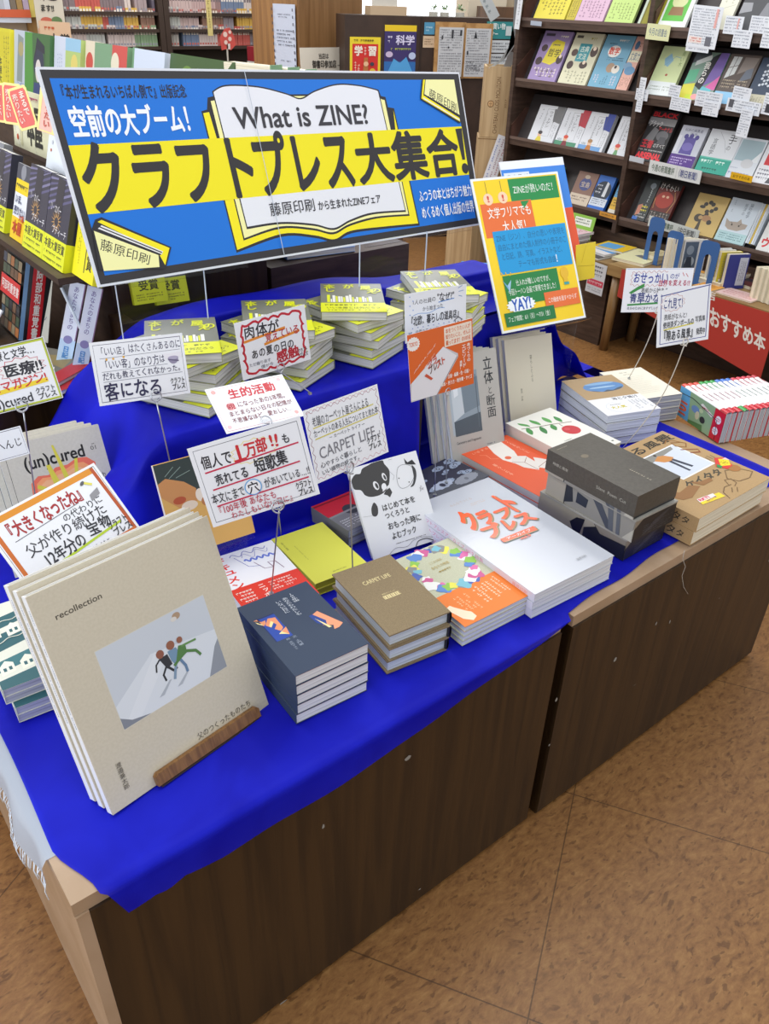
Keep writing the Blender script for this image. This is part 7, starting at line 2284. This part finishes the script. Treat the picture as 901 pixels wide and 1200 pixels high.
book('magazine', 'yellow edged magazine at the rear right of the display', 'magazine', flat(3.45, 2.62, .4472, -84), .17, .14, .010, '#d8b42a', [('r', .1, .1, .7, .8, '#5f9ccc')])
leaf('price_sign', 'white sign with red strip hanging left of the low table leg', 'sign', pose(3.318, on_x(691, 305, 3.318).y, on_x(691, 305, 3.318).z - .15, -90, -2, 0), .105, .15, '#d3d8de', [('g', .08, .55, .92, .94, 3, '#6a6e78'), ('r', .04, .26, .96, .46, '#d04a62'), ('g', .1, .30, .9, .42, 1, '#f0dce0'), ('g', .1, .06, .9, .2, 2, '#9a9ea8')], .001, None, .5, 0, .0003)

# ================================================================== crates, boards and shelves further back
def crate(lab, x, y, z, w, d, h, az, ops):
    M = flat(x, y, z, az)
    root = thing('wooden_crate', lab, 'crate', M, 'wine crates')
    m = MB()
    m.box(0, w, 0, .012, 0, h, PINE)
    Sheet(m, w, h, Matrix(((1, 0, 0, 0), (0, 0, -1, 0), (0, 1, 0, 0), (0, 0, 0, 1))), .0005, .6).draw(ops)
    m.build('front_board', root)
    for x0 in (0, w - .012):
        m = MB()
        m.box(x0, x0 + .012, .0122, d, 0, h, PINE)
        m.build('side_board', root)
    m = MB()
    m.box(.0122, w - .0122, d - .012, d, 0, h, PINE)
    m.box(.0122, w - .0122, .0122, d - .0122, 0, .012, PINE)
    m.build('back_board', root)
    return root


cz = on_y(565, 84, 3.55)
cb_ = on_y(560, 210, 3.55)
BR = '#7a5a34'
CQ = on_y(562, 160, 3.64)
crate('lower wine crate under the lettered crate', CQ.x - .012, CQ.y, CQ.z - .402, .175, .20, .40, -42, [('l', [(.0, .98), (1, .98)], .01, BR)])
crate('upper wine crate with Clos Mouton lettering', CQ.x, CQ.y, CQ.z, .165, .19, .355, -42,
      [('t', 'CHATEAU CLOS MOUTON', 0, 0, 0, 0, BR, dict(b=.005, q=[(.56, .05), (.56, .86), (.42, .86), (.42, .05)])), ('t', '2017', 0, 0, 0, 0, BR, dict(q=[(.82, .42), (.82, .55), (.75, .55), (.75, .42)])), ('e', .28, .48, .05, .05, BR), ('e', .28, .48, .04, .04, '#cda676'), ('l', [(.28, .44), (.28, .52)], .006, BR), ('l', [(.22, .48), (.34, .48)], .006, BR)])
simple('crate_stand', 'plain wooden stand below the wine crates', 'stand', [(CQ.x - .02, CQ.x + .26, CQ.y - .02, CQ.y + .20, 0, CQ.z - .403, PINE)])
p = on_y(566, 212, 3.56)
leaf('strip_sign', 'white strip with red and blue vertical lettering leaning on crates', 'sign', pose(p.x - .01, p.y, p.z, -42, -16, 4), .075, .26, '#dfdfe4', [('g', .66, .06, .90, .94, 1, '#a83a4a', True), ('g', .40, .06, .62, .94, 1, '#8a4a5a', True), ('g', .10, .06, .34, .94, 1, '#3f6ab8', True)], .001, None, .5, 0, .0004)
m = MB()
p0 = on_y(588, 66, 3.62)
pts = [on_y(x, y, 3.62) for x, y in [(603, -6), (601, 30), (596, 55), (586, 70), (572, 80)]]
for a, b in zip(pts, pts[1:]):
    v = Vector((.05, 0, .01))
    m.add([a, b, b + v, a + v], [(0, 1, 2, 3)], ink('#cfd6da', .25))
v0 = pts[3]
m.add([pts[1], pts[2], pts[3] + Vector((.03, 0, 0)), pts[2] + Vector((.05, 0, .02))], [(0, 1, 2, 3)], ink('#c8a85a', .3))
m.add([on_y(590, 78, 3.66), on_y(592, 84, 3.66), on_y(602, 84, 3.66), on_y(603, 62, 3.66), on_y(597, 60, 3.66)], [(0, 1, 2, 3, 4)], ink('#b4b6ba', .4))
tag(m.build('curled_flyer'), 'curled glossy sheet rising out of the upper wine crate', 'flyer')
leaf('flyer', 'clear folded sheet at the top edge left of the bookcase', 'flyer', pose(*(on_y(575, 26, 3.9)), -35, 35, 0), .06, .17, '#c2c8ca', [('g', .2, .2, .8, .9, 4, '#9aa4a8')], .001, None, .25, 0, .0005)
p = on_y(612, 30, 3.45)
leaf('strip_sign', 'white end strip on the bookcase edge at the top', 'sign', pose(BX - .03, BY1 + .005, on_x(611, 34, BX).z, -90, -3, 0), .035, .30, '#d6dae0', [('g', .2, .05, .8, .95, 1, '#a8acb4', True)], .001, None, .5, 0, .0004)

# dark partition with posters
D0, D1 = 5.0, 6.6
A = on_y(404, 100, 4.85)
Bp = on_y(606, 100, 4.35)
azb = math.degrees(math.atan2(Bp.y - A.y, Bp.x - A.x))
PM = flat(A.x, A.y, 0, azb)
plen = (Vector((Bp.x, Bp.y)) - Vector((A.x, A.y))).length
nrm = Vector((sin(radians(azb)), -cos(radians(azb)), 0))
PI_ = PM.inverted()


def onP(px, py, d=0.0):
    """partition coordinates (along, height) of a picture point"""
    r = ray(px, py)
    o = PM.translation + nrm * d
    t = (o - EYE).dot(nrm) / r.dot(nrm)
    q = PI_ @ (EYE + r * t)
    return q.x, q.z


tl, tr = onP(406, 13.5), onP(600, 25.5)
m = MB()
h = (tl[1] + tr[1]) / 2
m.box(0, plen + .35, .0, .30, 0, h, wood('counter_brown', '#33231a', '#3e2c22', (3, 3, 3), .5, 0), PM)
m.box(onP(493, 30)[0], onP(493, 30)[0] + .012, -.004, -.0005, 0, h, ink('#2a1c14'), PM)
tag(m.build('counter_partition'), 'dark brown counter partition with posters and newspaper boards', 'partition')


def onwall(name, lab, cat, tlp, brp, col, ops, d=.006, t=.003, group=None, step=.0008):
    a, b = onP(*tlp, d), onP(*brp, d)
    M = PM @ Matrix(((1, 0, 0, a[0]), (0, 0, -1, -d), (0, 1, 0, b[1]), (0, 0, 0, 1)))
    return leaf(name, lab, cat, M, b[0] - a[0], a[1] - b[1], col, ops, t, group, .5, 0, step)


onwall('poster', 'red and yellow learning magazine poster on the dark partition', 'poster', (410, 43), (445, 100), '#e8d12a', [('r', .08, .0, .92, .86, '#cf2a24'), ('t', '学', .14, .62, .42, .82, '#f0e6da', dict(b=.04)), ('t', '習', .58, .62, .88, .82, '#f0e6da', dict(b=.04)), ('g', .44, .62, .56, .8, 1, '#f0e6da', True), ('p', [(.4, .05), (.62, .05), (.58, .58), (.46, .58)], '#b5703a'), ('e', .74, .22, .1, .14, '#d8b83a'), ('g', .12, .1, .34, .5, 2, '#f0e2d0', True), ('g', .05, .89, .95, .97, 1, '#6a5a14'), ('e', .52, .45, .06, .05, '#e6b890'), ('e', .72, .45, .05, .04, '#3a3a4a')])
onwall('poster', 'blue and violet science magazine poster with yellow top', 'poster', (451, 29), (485.5, 100), '#3a2f6a', [('r', 0, .90, 1, 1, '#e6c61e'), ('r', 0, .0, 1, .40, '#2a6ab0'), ('p', [(.1, .2), (.3, .45), (.5, .38), (.7, .48), (.92, .22), (.8, .08), (.2, .08)], '#4fa0dc'), ('t', '科学', .35, .68, .95, .84, '#d8d4f0', dict(b=.03)), ('g', .1, .70, .32, .84, 2, '#c8c4e0'), ('g', .2, .58, .9, .64, 1, '#b8c84a'), ('e', .15, .52, .07, .05, '#c8b8d8'), ('e', .88, .5, .07, .06, '#b8c8e8'), ('t', '宝石と結晶', .08, .02, .92, .16, '#e9f2fa', dict(b=.03)), ('g', .38, .18, .65, .22, 1, '#d8e8f4')])
onwall('notice_card', 'small light blue card on the dark partition', 'notice', (497.5, 26), (509, 40.5), '#4f94b8', [('g', .15, .2, .85, .7, 2, '#b8d8e4')])
onwall('notice_card', 'small cream card under the light blue one', 'notice', (496, 42), (509, 56), '#d3b99a', [('g', .12, .2, .9, .8, 3, '#8a6a4c')])
for k, (x0, x1) in enumerate([(511, 542), (543, 573)]):
    a, b = onP(x0, 25.5 + k * 1.5, .02), onP(x1, 92, .02)
    M = PM @ Matrix(((1, 0, 0, a[0]), (0, 0, -1, -.004), (0, 1, 0, b[1]), (0, 0, 0, 1)))
    root = thing('newspaper_board', ['left wooden newspaper board on the dark partition', 'right wooden newspaper board on the dark partition'][k], 'notice board', M, 'newspaper boards')
    w, hh = b[0] - a[0], a[1] - b[1]
    m = MB()
    m.box(0, w, 0, hh, 0, .015, wood('frame_pine', '#a87c48', '#c09660', (8, 8, 8), .5, 0))
    m.build('board', root)
    m = MB()
    s = Matrix.Translation((w * .12, hh * .03, .0155))
    m.box(0, w * .82, 0, hh * .88, 0, .0015, ink('#c9ccd0'), s)
    Sheet(m, w * .82, hh * .88, s @ TZ(.0015), .0008).draw([('g', .04, .52, .96, .97, 9, '#8a8d94'), ('g', .04, .04, .96, .50, 9, '#8a8d94')] + ([('r', .50, .78, .58, .95, '#3a3c42'), ('r', .84, .84, .92, .95, '#3a3c42'), ('r', .10, .76, .16, .84, '#4a4c52'), ('e', .4, .6, .02, .02, '#3a3c42')] if k == 0 else [('p', [(.32, .80), (.44, .80), (.38, .95)], '#2a2c32'), ('g', .06, .28, .55, .33, 1, '#2f3138'), ('g', .06, .12, .7, .26, 3, '#55575e'), ('r', .06, .46, .12, .54, '#3a3c42')]))
    m.build('newspaper_page', root)
onwall('poster', 'teal shopping manners poster by the curled sheet', 'poster', (571, 25), (602, 46), '#2f8a8c', [('t', 'お買い物', .06, .55, .66, .92, '#dfeceb', dict(b=.03)), ('t', 'マナー', .04, .12, .42, .46, '#dfeceb', dict(b=.03)), ('r', .68, .2, .88, .75, '#c9d4d6')])
onwall('notice_sheet', 'white notice with small lines under the teal poster', 'notice', (572, 47), (598, 62), '#ced4d8', [('g', .2, .15, .95, .85, 3, '#5a5e66'), ('e', .08, .5, .08, .12, '#7a7e86')])
onwall('notice_sheet', 'lower white notice under the teal poster', 'notice', (571, 63), (595, 84), '#c6ccd0', [('g', .2, .3, .9, .9, 3, '#5a5e66'), ('e', .08, .6, .08, .1, '#7a7e86')])

# plants and boxes on top of the partition, comic sign
for px, lab in [(506, 'small potted plant on the partition ledge, left'), (519, 'pale box shaped planter on the partition ledge'), (537, 'rounded little plant on the partition ledge')]:
    s, _ = onP(px, 20, -.15)
    M = PM @ Matrix.Translation((s, .12, h + .0005))
    root = thing('potted_plant', lab, 'plant', M, 'ledge plants')
    m = MB()
    m.prism([(.03 * cos(t), .03 * sin(t)) for t in [2 * pi * i / 12 for i in range(12)]], 0, .025, ink('#b8b4a8'))
    m.build('pot', root)
    m = MB()
    rnd = random.Random(px)
    for i in range(26):
        a, r_ = rnd.uniform(0, 2 * pi), rnd.uniform(0, .03)
        c = Vector((r_ * cos(a), r_ * sin(a), .03 + rnd.uniform(0, .03)))
        d = Vector((cos(a) * .012, sin(a) * .012, .014))
        sd = Vector((-sin(a) * .006, cos(a) * .006, 0))
        m.add([c, c + d * .5 + sd, c + d, c + d * .5 - sd], [(0, 1, 2, 3)], ink(['#6a8a5c', '#86a070', '#9aa68c'][i % 3], .7))
    m.build('foliage', root)
s0, s1 = onP(432, 12, -.1)[0], onP(475, 12, -.1)[0]
m = MB()
m.box(s0, s1, .06, .22, h + .0005, h + .05, ink('#c2a888'), PM)
m.box(s0 + .02, s1 - .06, .08, .09, h + .0505, h + .20, ink('#c9c6bc'), PM)
Sheet(m, s1 - s0 - .08, .15, PM @ Matrix(((1, 0, 0, s0 + .02), (0, 0, -1, .0795), (0, 1, 0, h + .0505), (0, 0, 0, 1))), .0008).draw([('t', '青年コミック', .15, .3, .9, .75, '#4a4a46', dict(b=.02))])
tag(m.build('section_sign'), 'beige comic section sign box on top of the partition', 'sign')
# wall pieces by the window
m = MB()
a = onP(548, 20, -.9)[0]
m.box(a, a + .30, .9, 1.2, 0, 2.6, ink('#c4b9a4', .8), PM)
m.box(a + .3005, a + 1.1, .95, 1.2, 0, 2.6, ink('#a8977e', .8), PM)
struct(m.build('wall_pillar'))
m = MB()
m.box(a + .05, a + .50, .55, .85, 0, h + .06, wood('far_cabinet', '#4a3626', '#6a4a30', (4, 4, 1), .5, 0), PM)
tag(m.build('far_cabinet'), 'far brown cabinet behind the newspaper boards', 'cabinet')

# notices on the pillar and gosyuin sign
p = on_x(321, 4, PX)
q_ = on_x(350, 84, PX)
notice_ops = [('g', .2, .78, .85, .86, 2, '#8a92a4'), ('g', .15, .34, .9, .62, 5, '#8a92a4'), ('g', .3, .10, .8, .14, 1, '#8a92a4')]
for i in range(9):
    notice_ops += [('r', .01, .03 + i * .108, .05, .075 + i * .108, '#3a3f52'), ('r', .95, .03 + i * .108, .99, .075 + i * .108, '#3a3f52')]
pa = on_x(321, 4, PX - .004)
pb2 = on_x(349, 82, PX - .004)
leaf('notice_sheet', 'long white notice with black border marks on the pillar', 'notice', pose(PX - .0145, pa.y, pb2.z, -90, 0, 0), pa.y - pb2.y, pa.z - pb2.z, '#ccd6ea', notice_ops, .0012, None, .5, 0, .0008)
pa = on_y(353.5, 56, PY - .3)
pb2 = on_y(408, 120, PY - .3)
leaf('sign_board', 'cream sign with red seal emblem before the pillar', 'sign', pose(pa.x, PY - .3, pb2.z, 0, 0, 4), pb2.x - pa.x, pa.z - pb2.z, '#d6d0c2', [('t', '当店は', .38, .80, .60, .90, '#3a3632', dict(b=.02)), ('t', '御書印参加店', .24, .64, .76, .78, '#2f2c28', dict(b=.02)), ('g', .78, .66, .92, .70, 1, '#5a564e'), ('e', .50, .38, .15, .18, '#c2402c'), ('e', .50, .37, .09, .11, '#d6d0c2'), ('p', [(.44, .32), (.56, .32), (.52, .44), (.48, .44)], '#c2402c'), ('r', 0, .2, .30, .48, '#9cc49a'), ('g', .04, .24, .26, .44, 3, '#5a8a5c')], .004, None, .6, 0, .0008)

# light wall board and crates at the top left corner
p = on_y(0, 30, 4.4)
lw = MB()
lw.box(p.x - .6, on_y(31, 30, 4.4).x, 4.4, 4.5, 0, 2.6, ink('#c4b8a6', .8))
lw.box(on_y(31.2, 30, 4.4).x, on_y(43, 30, 4.4).x, 4.38, 4.5, 0, 2.6, wood('oak_post', '#94703c', '#ac8850', (8, 8, .5), .5, 0))
struct(lw.build('wall_left'))
a, b = on_y(-4, -12, 4.36), on_y(31, 20, 4.36)
root = thing('wall_rack', 'white wall rack of picture books at the top left corner', 'rack', Matrix.Translation((b.x - .1, 4.36, b.z)))
I = Matrix.Translation((-(b.x - .1), -4.36, -b.z))
m = MB()
m.box(a.x - .1, b.x, 4.30, 4.395, b.z - .02, b.z, ink('#cfd6e0'), I)
m.build('shelf', root)
m = MB()
m.box(a.x - .1, b.x, 4.295, 4.2995, b.z + .0, b.z + .03, ink('#d0603a'), I)
m.build('label_strip', root)
for i, c in enumerate(['#c9d0dc', '#7a6f60', '#a88a54', '#b8a8c0', '#d6c66a', '#8a9a8c']):
    x = a.x + .005 + i * .027
    m = MB()
    m.box(x, x + .024, 4.31, 4.38, b.z + .001, b.z + .17, ink(c))
    tag(m.build('picture_book'), '%s picture book in the top left wall rack' % ['first', 'second', 'third', 'fourth', 'fifth', 'sixth'][i], 'book', 'wall rack books')
p = on_y(41, -2, 4.2)
q_ = on_y(72, 46, 4.2)
leaf('poster', 'tall cream poster with black characters and red picture at top left', 'poster', pose(on_y(46, 46, 4.2).x, 4.2, q_.z, 0, -3, 3), .125, .235, '#cfc6b4', [('t', 'スマ', .12, .62, .40, .80, '#2a2622', dict(hand=.5, b=.03)), ('e', .65, .72, .13, .08, '#2a2622'), ('t', 'ます!!', .18, .46, .66, .58, '#2a2622', dict(hand=.4, b=.03)), ('e', .35, .30, .12, .07, '#c0604a'), ('e', .7, .32, .1, .07, '#5f7a4a'), ('e', .5, .92, .2, .06, '#8a7a3a'), ('r', 0, .0, 1, .18, '#e0b090')], .003, None, .6, 0, .0008)
leaf('poster', 'peach award notice with black prize characters below the tall poster', 'poster', pose(on_y(49, 52, 4.15).x, 4.15, on_y(49, 52, 4.15).z - .01, 0, -3, 3), .135, .10, '#dcb896', [('g', .15, .62, .55, .85, 1, '#c8603a'), ('t', '大賞', .25, .08, .95, .55, '#2a241e', dict(b=.02))], .003, None, .6, 0, .0008)

# ------------------------------------------------------------------ comics along the far wall
CY = 8.0
zsh = [on_y(130, 55, CY).z, on_y(130, 34, CY).z, on_y(130, 13.5, CY).z]
xl, xd, xr = on_y(70, 30, CY).x, on_y(192, 30, CY).x, on_y(345, 30, CY).x
DK = ink('#33251d', .5)


def far_shelf(lab, x0, x1):
    root = thing('bookcase', lab, 'bookcase', Matrix.Translation(((x0 + x1) / 2, CY + .1, 0)), 'far comic shelves')
    I = Matrix.Translation((-(x0 + x1) / 2, -CY - .1, 0))
    m = MB()
    m.box(x0, x1, CY + .17, CY + .19, 0, zsh[2] + .23, DK, I)
    m.build('back_panel', root)
    for x in (x0, x1 - .05):
        m = MB()
        m.box(x, x + .05, CY - .02, CY + .168, 0, zsh[2] + .23, DK, I)
        m.build('upright', root)
    zz = [z for z in zsh] + [zsh[0] - .235]
    for z in zz:
        m = MB()
        m.box(x0 + .0505, x1 - .0505, CY - .01, CY + .168, z - .026, z, DK, I)
        m.build('shelf', root)
    return root


far_shelf('left far bookcase of comics along the back wall', xl, xd)
far_shelf('right far bookcase of comics behind the pillar', xd + .005, xr)
rnd = random.Random(77)
spal = ['#b8a3a0', '#a9a5a0', '#9a8a8c', '#c4b6b2', '#8f7472', '#b09694', '#77696c', '#b4b8b4', '#8a8288', '#c6bab4']
bpal = ['#8a6a5a', '#6a7a94', '#b0524a', '#c9a24a', '#7f9a78', '#5c5664']
mesh_cache = {}
rows_ = ['lowest', 'middle', 'upper']
count = 0
for bay, (x0, x1) in enumerate([(xl + .055, xd - .055), (xd + .06, xr - .055)]):
    for ri, z in enumerate(zsh + [zsh[0] - .235]):
        if ri == 3:
            continue
        x = x0 + .004
        run = 0
        col = spal[0]
        while x < x1 - .03 and count < 300:
            if run <= 0:
                run = rnd.randint(2, 9)
                col = rnd.choice(spal) if rnd.random() < .62 else rnd.choice(bpal)
                hgt = rnd.choice([.165, .17, .175, .16])
                if rnd.random() < .12:
                    x += rnd.uniform(.02, .06)
                    if x > x1 - .03:
                        break
            w = .0275
            k = (col, hgt)
            if k not in mesh_cache:
                m = MB()
                m.box(0, w - .002, 0, .11, 0, hgt, ink(col, .5))
                m.box(.004, w - .006, -.0008, -.0001, hgt * .55, hgt * .9, ink('#6f6468' if col in spal else '#d8d0c4', .5))
                m.box(.004, w - .006, -.0008, -.0001, hgt * .06, hgt * .16, ink('#b06058' if rnd.random() < .5 else '#8a8a94', .5))
                mesh_cache[k] = m.mesh('comic_book')
            o = bpy.data.objects.new('comic_book', mesh_cache[k])
            o.location = (x, CY + .015 + rnd.uniform(0, .008), z + .0006)
            COL.objects.link(o)
            tag(o, 'tiny comic spine in the %s row of the far %s bookcase' % (rows_[ri], ['left', 'right'][bay]), 'comic book', 'comics in the %s row of the %s far bookcase' % (rows_[ri], ['left', 'right'][bay]))
            count += 1
            x += w
            run -= 1
# yellow hanging strip and red white figure panel in front of the comics
p = on_y(244, 42, 7.6)
leaf('hanging_strip', 'pale yellow hanging strip in front of the far comics', 'strip', pose(p.x, 7.6, p.z, 0, 0, 0), .05, .40, '#cdbf7c', [('g', .2, .05, .8, .95, 1, '#8a7a3a', True)], .002, None, .6, 0, .001)
p = on_y(260, 59, 7.2)
m = MB()
Q = [(.00, .0), (.05, .01), (.09, .0), (.14, .04), (.13, .10), (.09, .17), (.04, .16), (-.01, .09)]
m.prism(Q, -.004, 0, ink('#c8524c', .5), pose(p.x, 7.2, p.z, 0, 0, 0))
Sheet(m, .14, .17, pose(p.x, 7.2, p.z, 0, 0, 0), .0012).draw([('e', .3, .7, .12, .12, '#e6cfc8'), ('e', .6, .5, .10, .10, '#e6cfc8'), ('e', .3, .35, .1, .1, '#e6cfc8'), ('e', .62, .8, .08, .08, '#e6cfc8'), ('r', .42, .05, .58, .30, '#dcdcdc')])
m.box(p.x + .05, p.x + .06, 7.2, 7.21, on_y(298, 84, 7.3).z - .0005, p.z + .05, ink('#c4c0b8'))
tag(m.build('cutout_sign'), 'red and white spotted cut out panel before the far comics', 'sign')
simple('red_book_block', 'dark red book set at the right end of the far shelf', 'book', [(on_y(298, 72, 7.3).x, on_y(316, 72, 7.3).x, 7.3, 7.42, on_y(298, 72, 7.3).z, on_y(298, 55, 7.3).z, ink('#8a1c28', .5)), (on_y(298, 84, 7.3).x, on_y(316, 84, 7.3).x, 7.3, 7.42, on_y(298, 84, 7.3).z, on_y(298, 72.5, 7.3).z, ink('#c8c4bc', .5))])
simple('far_table', 'far low table in front of the comic shelves', 'table', [(xl, xr, 7.15, 7.65, 0, on_y(298, 84, 7.3).z - .001, DK)])
